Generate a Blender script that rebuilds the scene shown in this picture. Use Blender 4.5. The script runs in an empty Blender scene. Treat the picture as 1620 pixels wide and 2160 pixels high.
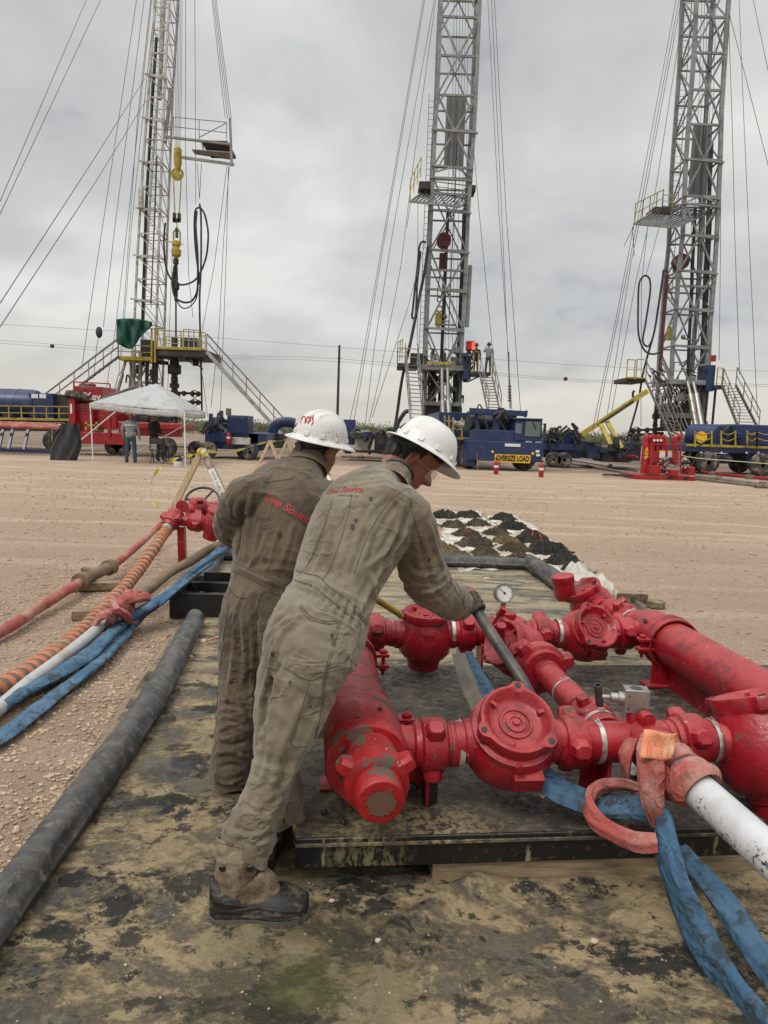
import bpy, bmesh, math, random
import numpy as np
from mathutils import Vector, Matrix, noise
from mathutils.bvhtree import BVHTree
random.seed(7); np.random.seed(7)
scene = bpy.context.scene
PI = math.pi
# ---------------------------------------------------------------- camera
F = 1500.0; H = 1.5; ROLL = math.radians(1.9); PITCH = math.atan(175/F)
cam_d = bpy.data.cameras.new('camera'); cam = bpy.data.objects.new('camera', cam_d)
scene.collection.objects.link(cam); scene.camera = cam
cam_d.sensor_fit = 'VERTICAL'; cam_d.sensor_height = 36.0; cam_d.sensor_width = 27.0
cam_d.lens = F/2160*36.0; cam_d.clip_start = 0.05; cam_d.clip_end = 9000
_c, _s = math.cos(ROLL), math.sin(ROLL); _cp, _sp = math.cos(PITCH), math.sin(PITCH)
_r = Vector((_c, _s*_sp, _s*_cp)); _u = Vector((-_s, _c*_sp, _c*_cp)); _f = Vector((0, _cp, -_sp))
M = Matrix((( _r.x, _u.x, -_f.x, 0), (_r.y, _u.y, -_f.y, 0), (_r.z, _u.z, -_f.z, H), (0, 0, 0, 1)))
cam.matrix_world = M
def ray(x, y):
    return _f + _r*((x-810)/F) + _u*((1080-y)/F)
def G(x, y, z=0.0):                      # photo pixel -> point on the level z
    r = ray(x, y); t = (z-H)/r.z; return Vector((r.x*t, r.y*t, z))
def P(x, y, Y):                          # photo pixel -> point at distance Y
    r = ray(x, y); t = Y/r.y; return Vector((r.x*t, Y, H+r.z*t))
# ---------------------------------------------------------------- world
w = bpy.data.worlds.new("World"); scene.world = w; w.use_nodes = True
nt = w.node_tree; nt.nodes.clear(); N = nt.nodes.new; L = nt.links.new
out = N('ShaderNodeOutputWorld'); bgs = N('ShaderNodeBackground'); bgc = N('ShaderNodeBackground'); mix = N('ShaderNodeMixShader')
sky = N('ShaderNodeTexSky'); sky.sky_type = 'NISHITA'; sky.sun_disc = False
SUN_EL = math.radians(52); SUN_AZ = math.radians(215)
sky.sun_elevation = SUN_EL; sky.sun_rotation = SUN_AZ
bgs.inputs[1].default_value = 0.08; L(sky.outputs[0], bgs.inputs[0])
tc = N('ShaderNodeTexCoord'); sep = N('ShaderNodeSeparateXYZ'); L(tc.outputs['Generated'], sep.inputs[0])
zc = N('ShaderNodeMath'); zc.operation = 'MAXIMUM'; zc.inputs[1].default_value = 0.0; L(sep.outputs[2], zc.inputs[0])
za = N('ShaderNodeMath'); za.operation = 'ADD'; za.inputs[1].default_value = 0.30; L(zc.outputs[0], za.inputs[0])
dx = N('ShaderNodeMath'); dx.operation = 'DIVIDE'; L(sep.outputs[0], dx.inputs[0]); L(za.outputs[0], dx.inputs[1])
dy = N('ShaderNodeMath'); dy.operation = 'DIVIDE'; L(sep.outputs[1], dy.inputs[0]); L(za.outputs[0], dy.inputs[1])
cb = N('ShaderNodeCombineXYZ'); L(dx.outputs[0], cb.inputs[0]); L(dy.outputs[0], cb.inputs[1])
def wnoise(sc, det, rough, off, dist=0.0):
    mp = N('ShaderNodeMapping'); mp.inputs['Location'].default_value = off; L(cb.outputs[0], mp.inputs[0])
    n = N('ShaderNodeTexNoise'); n.inputs['Scale'].default_value = sc; n.inputs['Detail'].default_value = det
    n.inputs['Roughness'].default_value = rough; n.inputs['Distortion'].default_value = dist; L(mp.outputs[0], n.inputs['Vector']); return n
n1 = wnoise(1.25, 5, 0.55, (3.1, 1.7, 0), .3); n2 = wnoise(2.1, 4, 0.5, (0.3, 8.2, 2), .2)
mm = N('ShaderNodeMath'); mm.operation = 'MULTIPLY_ADD'; mm.inputs[1].default_value = 0.35; L(n2.outputs[0], mm.inputs[0]); L(n1.outputs[0], mm.inputs[2])
cr = N('ShaderNodeValToRGB'); L(mm.outputs[0], cr.inputs[0])
e = cr.color_ramp.elements; e[0].position = .51; e[0].color = (.40, .415, .43, 1); e[1].position = .84; e[1].color = (.84, .835, .80, 1)
ee = e.new(.58); ee.color = (.56, .57, .572, 1); ee = e.new(.68); ee.color = (.65, .655, .645, 1)
# brighter overhead, warmer at the horizon (overcast sky)
hz = N('ShaderNodeMapRange'); hz.inputs[1].default_value = 0.0; hz.inputs[2].default_value = 0.14; hz.inputs[3].default_value = 1.0; hz.inputs[4].default_value = 0.0; L(sep.outputs[2], hz.inputs[0])
mx = N('ShaderNodeMix'); mx.data_type = 'RGBA'; L(cr.outputs[0], mx.inputs[6]); mx.inputs[7].default_value = (.70, .655, .56, 1)
hm = N('ShaderNodeMath'); hm.operation = 'MULTIPLY'; hm.inputs[1].default_value = 0.75; L(hz.outputs[0], hm.inputs[0]); L(hm.outputs[0], mx.inputs[0])
L(mx.outputs[2], bgc.inputs[0])
zr = N('ShaderNodeMapRange'); zr.inputs[1].default_value = 0.5; zr.inputs[2].default_value = 1.0; zr.inputs[3].default_value = 1.0; zr.inputs[4].default_value = 3.0; L(sep.outputs[2], zr.inputs[0])
L(zr.outputs[0], bgc.inputs[1])
mix.inputs[0].default_value = 0.93; L(bgs.outputs[0], mix.inputs[1]); L(bgc.outputs[0], mix.inputs[2]); L(mix.outputs[0], out.inputs[0])
# ---------------------------------------------------------------- sun
sd = bpy.data.lights.new('sun', 'SUN'); sd.energy = 1.35; sd.angle = math.radians(14); sd.color = (1, .96, .9)
so = bpy.data.objects.new('sun', sd); scene.collection.objects.link(so)
_dir = Vector((math.sin(SUN_AZ)*math.cos(SUN_EL), math.cos(SUN_AZ)*math.cos(SUN_EL), math.sin(SUN_EL)))
so.rotation_euler = _dir.to_track_quat('Z', 'Y').to_euler()
vs = scene.view_settings; vs.view_transform = 'Standard'; vs.look = 'None'; vs.exposure = 0.0; vs.gamma = 1.0; vs.use_curve_mapping = False
scene.cycles.max_bounces = 6; scene.cycles.diffuse_bounces = 3; scene.cycles.transparent_max_bounces = 8
# ---------------------------------------------------------------- materials
class Mat:
    def __init__(s, name, col=(.5,.5,.5), rough=.5, metal=0, spec=.5):
        s.m = bpy.data.materials.new(name); s.m.use_nodes = True; s.t = s.m.node_tree
        s.b = s.t.nodes['Principled BSDF']; s.b.inputs['Base Color'].default_value = (*col, 1)
        s.b.inputs['Roughness'].default_value = rough; s.b.inputs['Metallic'].default_value = metal
        s.b.inputs['Specular IOR Level'].default_value = spec
        s.tc = s.t.nodes.new('ShaderNodeTexCoord'); s.col = None; s.hgt = None; s.basecol = col
    def n(s, k): return s.t.nodes.new(k)
    def l(s, a, b): s.t.links.new(a, b)
    def noise(s, scale, detail=4, rough=.55, stretch=(1,1,1), off=(0,0,0), dist=0):
        mp = s.n('ShaderNodeMapping'); mp.inputs['Scale'].default_value = stretch; mp.inputs['Location'].default_value = off
        s.l(s.tc.outputs['Object'], mp.inputs[0]); x = s.n('ShaderNodeTexNoise')
        x.inputs['Scale'].default_value = scale; x.inputs['Detail'].default_value = detail; x.inputs['Roughness'].default_value = rough
        x.inputs['Distortion'].default_value = dist
        s.l(mp.outputs[0], x.inputs['Vector']); return x.outputs[0]
    def voro(s, scale, feat='F1', stretch=(1,1,1)):
        mp = s.n('ShaderNodeMapping'); mp.inputs['Scale'].default_value = stretch
        s.l(s.tc.outputs['Object'], mp.inputs[0]); x = s.n('ShaderNodeTexVoronoi'); x.feature = feat
        x.inputs['Scale'].default_value = scale; s.l(mp.outputs[0], x.inputs['Vector']); return x
    def ramp(s, val, a, b, lo=0., hi=1.):
        r = s.n('ShaderNodeMapRange'); r.interpolation_type = 'SMOOTHSTEP'
        r.inputs[1].default_value = a; r.inputs[2].default_value = b; r.inputs[3].default_value = lo; r.inputs[4].default_value = hi
        s.l(val, r.inputs[0]); return r.outputs[0]
    def math(s, op, a, b):
        x = s.n('ShaderNodeMath'); x.operation = op
        for i, v in enumerate((a, b)):
            if isinstance(v, (int, float)): x.inputs[i].default_value = v
            else: s.l(v, x.inputs[i])
        return x.outputs[0]
    def cmix(s, fac, col):                       # lay a colour over what is there
        x = s.n('ShaderNodeMix'); x.data_type = 'RGBA'
        if isinstance(fac, float): x.inputs[0].default_value = fac
        else: s.l(fac, x.inputs[0])
        if s.col is None: x.inputs[6].default_value = (*s.basecol, 1)
        else: s.l(s.col, x.inputs[6])
        if isinstance(col, tuple): x.inputs[7].default_value = (*col, 1)
        else: s.l(col, x.inputs[7])
        s.col = x.outputs[2]; s.l(s.col, s.b.inputs['Base Color']); return s
    def rmix(s, fac, r0, r1):
        s.l(s.ramp(fac, 0, 1, r0, r1), s.b.inputs['Roughness']); return s
    def bump(s, h, strength=.5, dist=.01):
        x = s.n('ShaderNodeBump'); x.inputs['Strength'].default_value = strength; x.inputs['Distance'].default_value = dist
        s.l(h, x.inputs['Height'])
        if s.hgt is not None: s.l(s.hgt, x.inputs['Normal'])
        s.hgt = x.outputs[0]; s.l(s.hgt, s.b.inputs['Normal']); return s
    def up(s):                                   # how far a surface faces up (where dust lies)
        g = s.n('ShaderNodeNewGeometry'); q = s.n('ShaderNodeSeparateXYZ'); s.l(g.outputs['Normal'], q.inputs[0]); return q.outputs[2]
MT = {}
def simple(name, col, rough=.5, metal=0, var=.25, scale=8, bump=.15, dirt=None, dirtamt=.5, stretch=(1,1,1), dscale=3):
    m = Mat(name, col, rough, metal)
    n = m.noise(scale, 5, .6, stretch); m.cmix(m.ramp(n, .35, .7), tuple(c*(1-var) for c in col))
    if dirt is not None:
        d = m.noise(dscale, 6, .65, stretch, (4,2,1)); m.cmix(m.ramp(d, .62-dirtamt*.3, .75-dirtamt*.2, 0, .85), dirt)
    if bump: m.bump(m.noise(scale*6, 4, .6, stretch), bump, .01)
    MT[name] = m.m; return m
# red oilfield enamel: thick, glossy, chipped to dark metal, a little dust
def redpaint(name, chip=.615, dust=.62, col=(.34,.010,.020), scale=1.):
    m = Mat(name, col, .3); 
    m.cmix(m.ramp(m.noise(5*scale, 5, .6), .35, .7), (col[0]*.78, col[1]*.8, col[2]*.8))
    du = m.math('MULTIPLY', m.ramp(m.up(), .1, .95), m.ramp(m.noise(11, 6, .7, off=(1,5,2)), .3, .75, .2, 1.0))
    m.cmix(m.math('MULTIPLY', du, dust), (.52,.10,.09))
    c = m.ramp(m.noise(9*scale, 8, .7, off=(7,3,1)), chip, chip+.02); m.cmix(c, (.10,.075,.05))
    c2 = m.ramp(m.noise(34*scale, 4, .6, off=(2,9,4)), .70, .73); m.cmix(c2, (.45,.33,.27))
    m.rmix(m.math('MAXIMUM', c, du), .24, .62)
    m.cmix(m.ramp(m.noise(7, 6, .7, off=(9,1,4)), .48, .66, 0, .65), (.10,.012,.012)); m.cmix(m.ramp(m.noise(13, 7, .75, off=(3,8,2)), .60, .72, 0, .55), (.26,.17,.12)); m.bump(m.noise(70, 4, .65), .45, .004); m.bump(m.noise(16, 4, .55), .55, .010); m.bump(c, .5, .0015); MT[name] = m.m; return m
redpaint('red_paint'); redpaint('worn_red_paint', .565, .15, (.36,.010,.014)); redpaint('far_red', .72, .1, (.36,.012,.018), .2)
m = Mat('galv_band', (.62,.60,.56), .35, .6); m.cmix(m.ramp(m.noise(40), .45,.7), (.3,.24,.18)); MT['band'] = m.m
simple('steel', (.42,.41,.38), .38, .8, .3, 20, .1, (.22,.16,.1), .4)
simple('dark_steel', (.07,.075,.075), .5, .4, .3, 25, .2, (.16,.14,.12), .35)
simple('black_paint', (.015,.015,.016), .38, 0, .3, 20, .2, (.10,.09,.07), .2)
simple('rubber', (.022,.022,.022), .55, 0, .3, 30, .15, (.15,.12,.09), .3); simple('boot_rubber', (.014,.013,.012), .45, 0, .3, 30, .25, (.13,.11,.08), .42, dscale=20, stretch=(1,1,2.5))
simple('tyre', (.03,.03,.032), .75, 0, .3, 10, .1, (.25,.19,.14), .55)
simple('maroon_paint', (.11,.018,.018), .5, 0, .3, 2, .1); simple('blue_paint', (.014,.034,.115), .38, 0, .3, 1.5, .05, (.05,.05,.06), .35)
simple('yellow_paint', (.44,.33,.035), .5, 0, .3, 3, .1, (.12,.10,.06), .4)
simple('mast_grey', (.25,.255,.25), .5, 0, .35, 1.5, .1, (.11,.105,.10), .4)
simple('mast_white', (.50,.49,.46), .55, 0, .3, 1.2, .1, (.20,.15,.10), .55)
simple('panel_grey', (.21,.215,.215), .55, 0, .15, 1, .05)
simple('stair_grey', (.22,.215,.20), .55, 0, .3, 2, .1, (.12,.09,.06), .45)
simple('dirty_black', (.03,.03,.03), .6, 0, .3, 3, .1, (.09,.075,.05), .4)
simple('cable', (.09,.09,.09), .55, .3, .2, 2, 0)
simple('power_cable', (.30,.30,.31), .6, 0, .1, 1, 0)
simple('white_paint', (.72,.72,.70), .45, 0, .1, 6, .05, (.35,.30,.24), .2)
simple('tent_cloth', (.43,.44,.44), .6, 0, .10, 3, .3, (.32,.30,.27), .4)
simple('green_cloth', (.012,.085,.055), .7, 0, .3, 3, .3)
simple('black_cloth', (.012,.012,.014), .8, 0, .3, 10, .3)
simple('jeans', (.05,.075,.12), .85, 0, .3, 10, .3)
simple('grey_shirt', (.22,.25,.27), .85, 0, .2, 10, .3)
simple('hivis', (.50,.52,.30), .6, 0, .1, 10, .1)
simple('leather', (.13,.080,.048), .55, 0, .5, 16, .5, (.27,.21,.14), .7, dscale=12)
simple('glove_cloth', (.045,.038,.026), .75, 0, .4, 30, .4, (.10,.08,.05), .4, dscale=20)
simple('tan_cloth', (.40,.25,.13), .8, 0, .4, 40, .2)
simple('bone_white', (.60,.57,.5), .6, 0, .2, 8, .2)
def wood(name, col=(.30,.22,.13), dark=(.12,.085,.05), st=(1,14,14)):
    m = Mat(name, col, .75); m.cmix(m.ramp(m.noise(2.2, 8, .65, st), .38, .68), dark)
    m.cmix(m.ramp(m.noise(5, 6, .7, (1,3,3), (3,3,3)), .55, .75, 0, .6), tuple(c*.5 for c in dark))
    m.bump(m.noise(3, 8, .7, (st[0]*1., st[1]*2, st[2]*2)), .5, .006); MT[name] = m.m
wood('wood'); wood('pale_wood', (.50,.38,.24), (.34,.24,.14), (14,14,1))
m = Mat('sling_red', (.36,.075,.062), .85); m.cmix(m.ramp(m.noise(6, 6, .65), .4, .6), (.43,.205,.17)); m.cmix(m.ramp(m.noise(14, 6, .75, off=(1,2,3)), .52, .66, 0, .75), (.17,.095,.075))
m.bump(m.noise(220, 2, .5), .35, .003); m.bump(m.noise(9, 5, .6), .9, .016); m.bump(m.ramp(m.math('ABSOLUTE', m.math('SUBTRACT', m.noise(11, 3, .5, (1,1,1), (2,2,2), .5), .5), 0), 0, .1, 1, 0), .6, .006); MT['sling_red'] = m.m
m = Mat('sling_blue', (.040,.105,.185), .8); m.cmix(m.ramp(m.noise(5, 6, .65), .40, .66), (.085,.165,.25)); m.cmix(m.ramp(m.noise(11, 7, .75, off=(1,2,3)), .49, .60, 0, .85), (.030,.038,.040))
m.cmix(m.ramp(m.noise(7, 6, .7, off=(8,2,5)), .66, .76, 0, .5), (.25,.22,.16)); m.bump(m.noise(200, 2, .5), .35, .003); m.bump(m.noise(8, 5, .6, (1,1,1)), .9, .018); m.bump(m.ramp(m.math('ABSOLUTE', m.math('SUBTRACT', m.noise(9, 3, .5, (1,1,1), (2,2,2), .5), .5), 0), 0, .1, 1, 0), .6, .007); MT['sling_blue'] = m.m
m = Mat('white_pipe', (.60,.61,.62), .42); m.cmix(m.ramp(m.noise(5, 4, .6), .4, .7), (.46,.46,.45))
m.cmix(m.math('MULTIPLY', m.ramp(m.noise(60, 6, .7, off=(1,2,3)), .545, .57), m.ramp(m.noise(5, 3, .5, off=(4,4,4)), .42, .55)), (.045,.045,.045)); m.bump(m.noise(60, 4), .2, .003); MT['white_pipe'] = m.m
simple('dusty_red_hose', (.38,.085,.065), .75, 0, .3, 6, .2, (.42,.24,.18), .5)
simple('orange_strap', (.56,.185,.085), .75, 0, .35, 18, .2, (.36,.25,.17), .5, dscale=9); simple('pale_hose', (.46,.46,.45), .55, 0, .15, 8, .15, (.33,.29,.24), .5, dscale=6)
simple('grey_hose', (.16,.14,.11), .8, 0, .3, 12, .3, (.25,.2,.14), .4)
simple('brown_hose', (.22,.155,.09), .8, 0, .4, 6, .3, (.08,.065,.05), .4)
simple('orange_tag', (.74,.27,.14), .7, 0, .2, 14, .15, (.70,.45,.26), .6, dscale=12)
m = Mat('black_liner', (.030,.032,.035), .42); m.cmix(m.ramp(m.noise(6, 7, .68), .5, .72, 0, .7), (.115,.115,.11)); m.cmix(m.ramp(m.noise(22, 7, .78, off=(3,1,1)), .50, .66, 0, .75), (.19,.165,.13)); m.cmix(m.math('MULTIPLY', m.ramp(m.up(), .2, .9), m.ramp(m.noise(9, 6, .7), .3, .7, 0, .5)), (.17,.155,.13))
m.rmix(m.noise(5, 4), .4, .8); m.bump(m.noise(7, 5, .6), .5, .02); m.bump(m.noise(60, 3), .2, .004); MT['liner'] = m.m
def emis(name, col, st):
    m = Mat(name, col, .5); m.b.inputs['Emission Color'].default_value = (*col, 1); m.b.inputs['Emission Strength'].default_value = st; MT[name] = m.m
emis('heater_glow', (1, .05, .02), 3.0)
m = Mat('cab_glass', (.10,.13,.13), .06, 0, .8); MT['cab_glass'] = m.m
m = Mat('lens_clear', (.85,.82,.80), .05); m.b.inputs['Alpha'].default_value = .16; MT['lens_clear'] = m.m
# ---------------------------------------------------------------- mesh builder
def frame(d, ref=None):
    d = Vector(d).normalized()
    if ref is None: ref = Vector((0,0,1)) if abs(d.z) < .95 else Vector((0,1,0))
    x = Vector(ref).cross(d).normalized(); y = d.cross(x).normalized(); return x, y, d
class MB:
    def __init__(s): s.v = []; s.f = []
    def add(s, vs, fs):
        o = len(s.v); s.v += [tuple(v) for v in vs]; s.f += [tuple(i+o for i in f) for f in fs]; return s
    def box(s, c, size, ax=None):                # ax: three axis vectors
        X, Y, Z = ax or (Vector((1,0,0)), Vector((0,1,0)), Vector((0,0,1))); c = Vector(c); hx, hy, hz_ = (q/2 for q in size)
        vs = [c+X*(i*hx)+Y*(j*hy)+Z*(k*hz_) for i in (-1,1) for j in (-1,1) for k in (-1,1)]
        return s.add(vs, [(0,1,3,2),(4,6,7,5),(0,4,5,1),(2,3,7,6),(0,2,6,4),(1,5,7,3)])
    def span(s, a, b): a = Vector(a); b = Vector(b); return s.box((a+b)/2, [abs(q) for q in (b-a)])
    def beam(s, a, b, w_, h=None, ref=None):
        a = Vector(a); b = Vector(b); h = h or w_; x, y, d = frame(b-a, ref)
        return s.box((a+b)/2, (w_, h, (b-a).length), (x, y, d))
    def ring(s, rings, closed=False, caps=True):
        n = len(rings[0]); vs = [p for r in rings for p in r]; fs = []
        m_ = len(rings)
        for i in range(m_ if closed else m_-1):
            for j in range(n):
                a = i*n+j; b = i*n+(j+1)%n; c = ((i+1)%m_)*n+(j+1)%n; d = ((i+1)%m_)*n+j; fs.append((a,b,c,d))
        if caps and not closed: fs.append(tuple(range(n-1,-1,-1))); fs.append(tuple((m_-1)*n+j for j in range(n)))
        return s.add(vs, fs)
    def tube(s, pts, r, n=10, caps=True, closed=False, flat=None, twist=None, ref=None):
        pts = [Vector(p) for p in pts]; m_ = len(pts); rs = r if hasattr(r, '__len__') else [r]*m_
        rings = []; x = None
        for i, p in enumerate(pts):
            if closed: d = pts[(i+1)%m_]-pts[i-1]
            else: d = pts[min(i+1,m_-1)]-pts[max(i-1,0)]
            d.normalize()
            if x is None: x, y, d = frame(d, ref)
            else: x = (x-d*x.dot(d)).normalized(); y = d.cross(x)
            fl = 1 if flat is None else (flat[i] if hasattr(flat, '__len__') else flat)
            tw = 0 if twist is None else twist[i]
            rings.append([p + (x*math.cos(2*PI*k/n+0) *1.0*rs[i]*1.0 + y*math.sin(2*PI*k/n)*rs[i]*fl) if not tw else
                          p + (x*math.cos(tw)+y*math.sin(tw))*math.cos(2*PI*k/n)*rs[i] + (y*math.cos(tw)-x*math.sin(tw))*math.sin(2*PI*k/n)*rs[i]*fl for k in range(n)])
        return s.ring(rings, closed, caps)
    def cyl(s, a, b, r, r2=None, n=16): return s.tube([a, b], [r, r if r2 is None else r2], n)
    def lathe(s, prof, o, ax, n=32, ref=None, caps=True):   # prof: (distance along axis, radius)
        x, y, d = frame(ax, ref); o = Vector(o)
        return s.ring([[o+d*t+(x*math.cos(2*PI*k/n)+y*math.sin(2*PI*k/n))*max(r, 1e-4) for k in range(n)] for t, r in prof], caps=caps)
    def torus(s, c, ax, R, r, n=28, k=8):
        x, y, d = frame(ax); c = Vector(c)
        return s.tube([c+(x*math.cos(2*PI*i/n)+y*math.sin(2*PI*i/n))*R for i in range(n)], r, k, closed=True)
    def grid(s, fn, nu, nv):
        vs = [fn(i/nu, j/nv) for i in range(nu+1) for j in range(nv+1)]
        return s.add(vs, [(i*(nv+1)+j, (i+1)*(nv+1)+j, (i+1)*(nv+1)+j+1, i*(nv+1)+j+1) for i in range(nu) for j in range(nv)])
    def sphere(s, c, r, n=12, sc=(1,1,1)):
        c = Vector(c); return s.ring([[c+Vector((math.cos(2*PI*k/n)*math.sin(t)*r*sc[0], math.sin(2*PI*k/n)*math.sin(t)*r*sc[1], -math.cos(t)*r*sc[2])) for k in range(n)] for t in [max(.02,min(PI-.02,PI*i/(n//2+2))) for i in range(n//2+3)]])
    def build(s, name, mat, parent=None, smooth=True, bevel=0, ang=35, solid=0, sub=0):
        me = bpy.data.meshes.new(name); L0 = Vector((0,0,0))
        if parent is not None: L0 = Vector(parent.get('_o', (0,0,0)))
        me.from_pydata([tuple(Vector(v)-L0) for v in s.v], [], s.f); me.validate()
        bm = bmesh.new(); bm.from_mesh(me); bmesh.ops.recalc_face_normals(bm, faces=bm.faces); bm.to_mesh(me); bm.free()
        if isinstance(mat, str): mat = MT[mat]
        me.materials.append(mat)
        if smooth:
            me.polygons.foreach_set('use_smooth', [True]*len(me.polygons))
            try: me.set_sharp_from_angle(angle=math.radians(ang))
            except Exception: pass
        o = bpy.data.objects.new(name, me); scene.collection.objects.link(o)
        if parent is not None: o.parent = parent; o['_o'] = tuple(L0)
        if bevel: b = o.modifiers.new('bevel', 'BEVEL'); b.width = bevel; b.segments = 2; b.limit_method = 'ANGLE'; b.angle_limit = math.radians(40)
        if solid: b = o.modifiers.new('solid', 'SOLIDIFY'); b.thickness = solid
        if sub: b = o.modifiers.new('sub', 'SUBSURF'); b.levels = b.render_levels = sub
        return o
def thing(name, label, cat, loc=(0,0,0), group=None):
    o = bpy.data.objects.new(name, None); scene.collection.objects.link(o); o.location = loc; o.empty_display_size = .1
    o['_o'] = tuple(loc); o['label'] = label; o['category'] = cat
    if group: o['group'] = group
    return o
def tag(o, label, cat, group=None, kind=None):
    if label: o['label'] = label
    if cat: o['category'] = cat
    if group: o['group'] = group
    if kind: o['kind'] = kind
    return o
def dup(root, loc, rotz=0, label=None, group=None, scale=1):
    r = root.copy(); scene.collection.objects.link(r); r.location = loc; r.rotation_euler = (0,0,rotz); r.scale = (scale,)*3
    if label: r['label'] = label
    if group: r['group'] = group
    for ch in list(root.children):
        c = ch.copy(); scene.collection.objects.link(c); c.parent = r
        for g in list(ch.children):
            d = g.copy(); scene.collection.objects.link(d); d.parent = c
    return r
def catmull(pts, n=8, closed=False):
    pts = [np.array(p, float) for p in pts]; out_ = []; m_ = len(pts)
    for i in range(m_ if closed else m_-1):
        if closed: p0, p1, p2, p3 = pts[i-1], pts[i], pts[(i+1)%m_], pts[(i+2)%m_]
        else: p0, p1, p2, p3 = pts[max(i-1,0)], pts[i], pts[i+1], pts[min(i+2,m_-1)]
        for k in range(n):
            t = k/n; out_.append(.5*((2*p1)+(-p0+p2)*t+(2*p0-5*p1+4*p2-p3)*t*t+(-p0+3*p1-3*p2+p3)*t**3))
    if not closed: out_.append(pts[-1])
    return [Vector(q[:3]) if len(q) == 3 else q for q in out_]
def text_mesh(txt, size, spacing=1.0, shear=0.0, bold=0.0, width=None):
    cu = bpy.data.curves.new('lettering', 'FONT'); cu.body = txt; cu.size = size; cu.space_character = spacing; cu.shear = shear; cu.offset = bold
    cu.align_x = 'CENTER'; cu.align_y = 'CENTER'; cu.resolution_u = 3
    o = bpy.data.objects.new('lettering', cu); scene.collection.objects.link(o)
    dg = bpy.context.evaluated_depsgraph_get(); me = bpy.data.meshes.new_from_object(o.evaluated_get(dg))
    vs = [v.co.copy() for v in me.vertices]; fs = [tuple(p.vertices) for p in me.polygons]
    bpy.data.objects.remove(o); bpy.data.curves.remove(cu); bpy.data.meshes.remove(me)
    if width:
        w0 = max(v.x for v in vs)-min(v.x for v in vs); k = width/w0
        for v in vs: v.x *= k
    return vs, fs
def text_on(txt, c, X, Y, size, mat, parent, name='lettering', **kw):       # flat text, X right, Y up
    vs, fs = text_mesh(txt, size, **kw); X = Vector(X).normalized(); Y = Vector(Y).normalized(); c = Vector(c)
    b = MB(); b.add([c+X*v.x+Y*v.y for v in vs], fs); return b.build(name, mat, parent, smooth=False)
# ================================================================ setting: ground, scrub, liner
def fbm(x, y, s, o=0): return noise.fractal(Vector((x*s+o, y*s-o, o*.37)), .9, 2.0, 4)
def gridmesh(xs, ys, zf):
    b = MB(); n = len(ys)
    b.v = [(x, y, zf(x, y)) for x in xs for y in ys]
    b.f = [(i*n+j, (i+1)*n+j, (i+1)*n+j+1, i*n+j+1) for i in range(len(xs)-1) for j in range(n-1)]
    return b
def berm_x(y):                                  # left berm line
    return float(np.interp(y, [-1, 1.3, 2.1, 2.9, 4.0, 5.33, 7.6], [-1.10, -1.08, -1.14, -1.24, -1.37, -1.49, -1.8]))
def g_h(x, y):
    r = math.hypot(x, y)
    z = -.012 + .010*fbm(x, y, .9)+ .006*fbm(x, y, 4, 3)
    if berm_x(y)-.02 < x < 2.0 and y < 7.9: z = min(z, -.012)
    return z if r < 40 else z*max(0, 1-(r-40)/20)
t = np.linspace(-1, 1, 420); xs = list(4000*np.sign(t)*(.0012*np.abs(t)+ (np.abs(t))**6*.9988)*1.0)
xs = sorted(set([round(float(np.sinh(q*9.5)/np.sinh(9.5)*4000), 4) for q in t]))
ys = sorted(set([round(float(-6+np.sinh(q*8.5)/np.sinh(8.5)*6000), 4) for q in np.linspace(0, 1, 330)]))
m = Mat('sandy_ground', (.49,.355,.255), .9)
big = m.noise(.35, 5, .6, (1,1,1)); m.cmix(m.ramp(big, .35, .7), (.42,.295,.205))
m.cmix(m.ramp(m.noise(.8, 6, .65, (.10,1.6,1), (5,2,0), .5), .50, .66, 0, .65), (.60,.465,.35))       # pale wheel tracks across the yard
m.cmix(m.ramp(m.noise(1.3, 5, .65, (.16,3,1), (9,2,0), .3), .56, .68, 0, .4), (.34,.24,.16))
m.cmix(m.ramp(m.noise(22, 7, .8), .42, .68, 0, .65), (.29,.20,.135)); m.cmix(m.ramp(m.noise(60, 5, .8, off=(3,3,0)), .52, .62, 0, .6), (.22,.155,.105))
gq = m.n('ShaderNodeSeparateXYZ'); m.l(m.tc.outputs['Object'], gq.inputs[0]); wob = m.math('MULTIPLY', m.math('SUBTRACT', m.noise(.25, 3, .5, off=(6,6,0)), .5), 1.6); rut = None
for y0_, sl_, wd_ in ((23.4,.02,.16),(21.5,.02,.16),(24.8,-.03,.2),(18.6,.11,.14),(16.8,.11,.14),(14.4,-.22,.13),(12.7,-.22,.13),(27.2,.12,.2),(10.6,.05,.10),(19.6,-.16,.15)):
    d0 = m.math('ABSOLUTE', m.math('ADD', m.math('SUBTRACT', gq.outputs[1], m.math('ADD', m.math('MULTIPLY', gq.outputs[0], sl_), y0_)), wob), 0); q_ = m.ramp(d0, wd_, wd_*2.2, 1, 0); rut = q_ if rut is None else m.math('MAXIMUM', rut, q_)
rut = m.math('MULTIPLY', rut, m.ramp(m.noise(.5, 5, .7, off=(2,9,0)), .40, .56)); m.cmix(m.math('MULTIPLY', rut, .38), (.63,.50,.38)); m.bump(rut, .5, .03)
m.cmix(m.math('MULTIPLY', m.ramp(gq.outputs[1], 27, 31), m.ramp(m.noise(.22, 6, .7, (1,2,1)), .36, .5, 0, .8)), (.13,.095,.07))  # oil-stained soil under the rigs; also paints in shade where contact shadows are weak
vp = m.voro(9); m.cmix(m.math('MULTIPLY', m.ramp(vp.outputs['Distance'], .16, .10), m.ramp(m.noise(1.4, 4, .6, off=(7,7,0)), .48, .56, 0, .9)), (.58,.47,.37))
vo = m.voro(38); sp = m.ramp(vo.outputs['Distance'], .05, .45, 1, 0)
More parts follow.
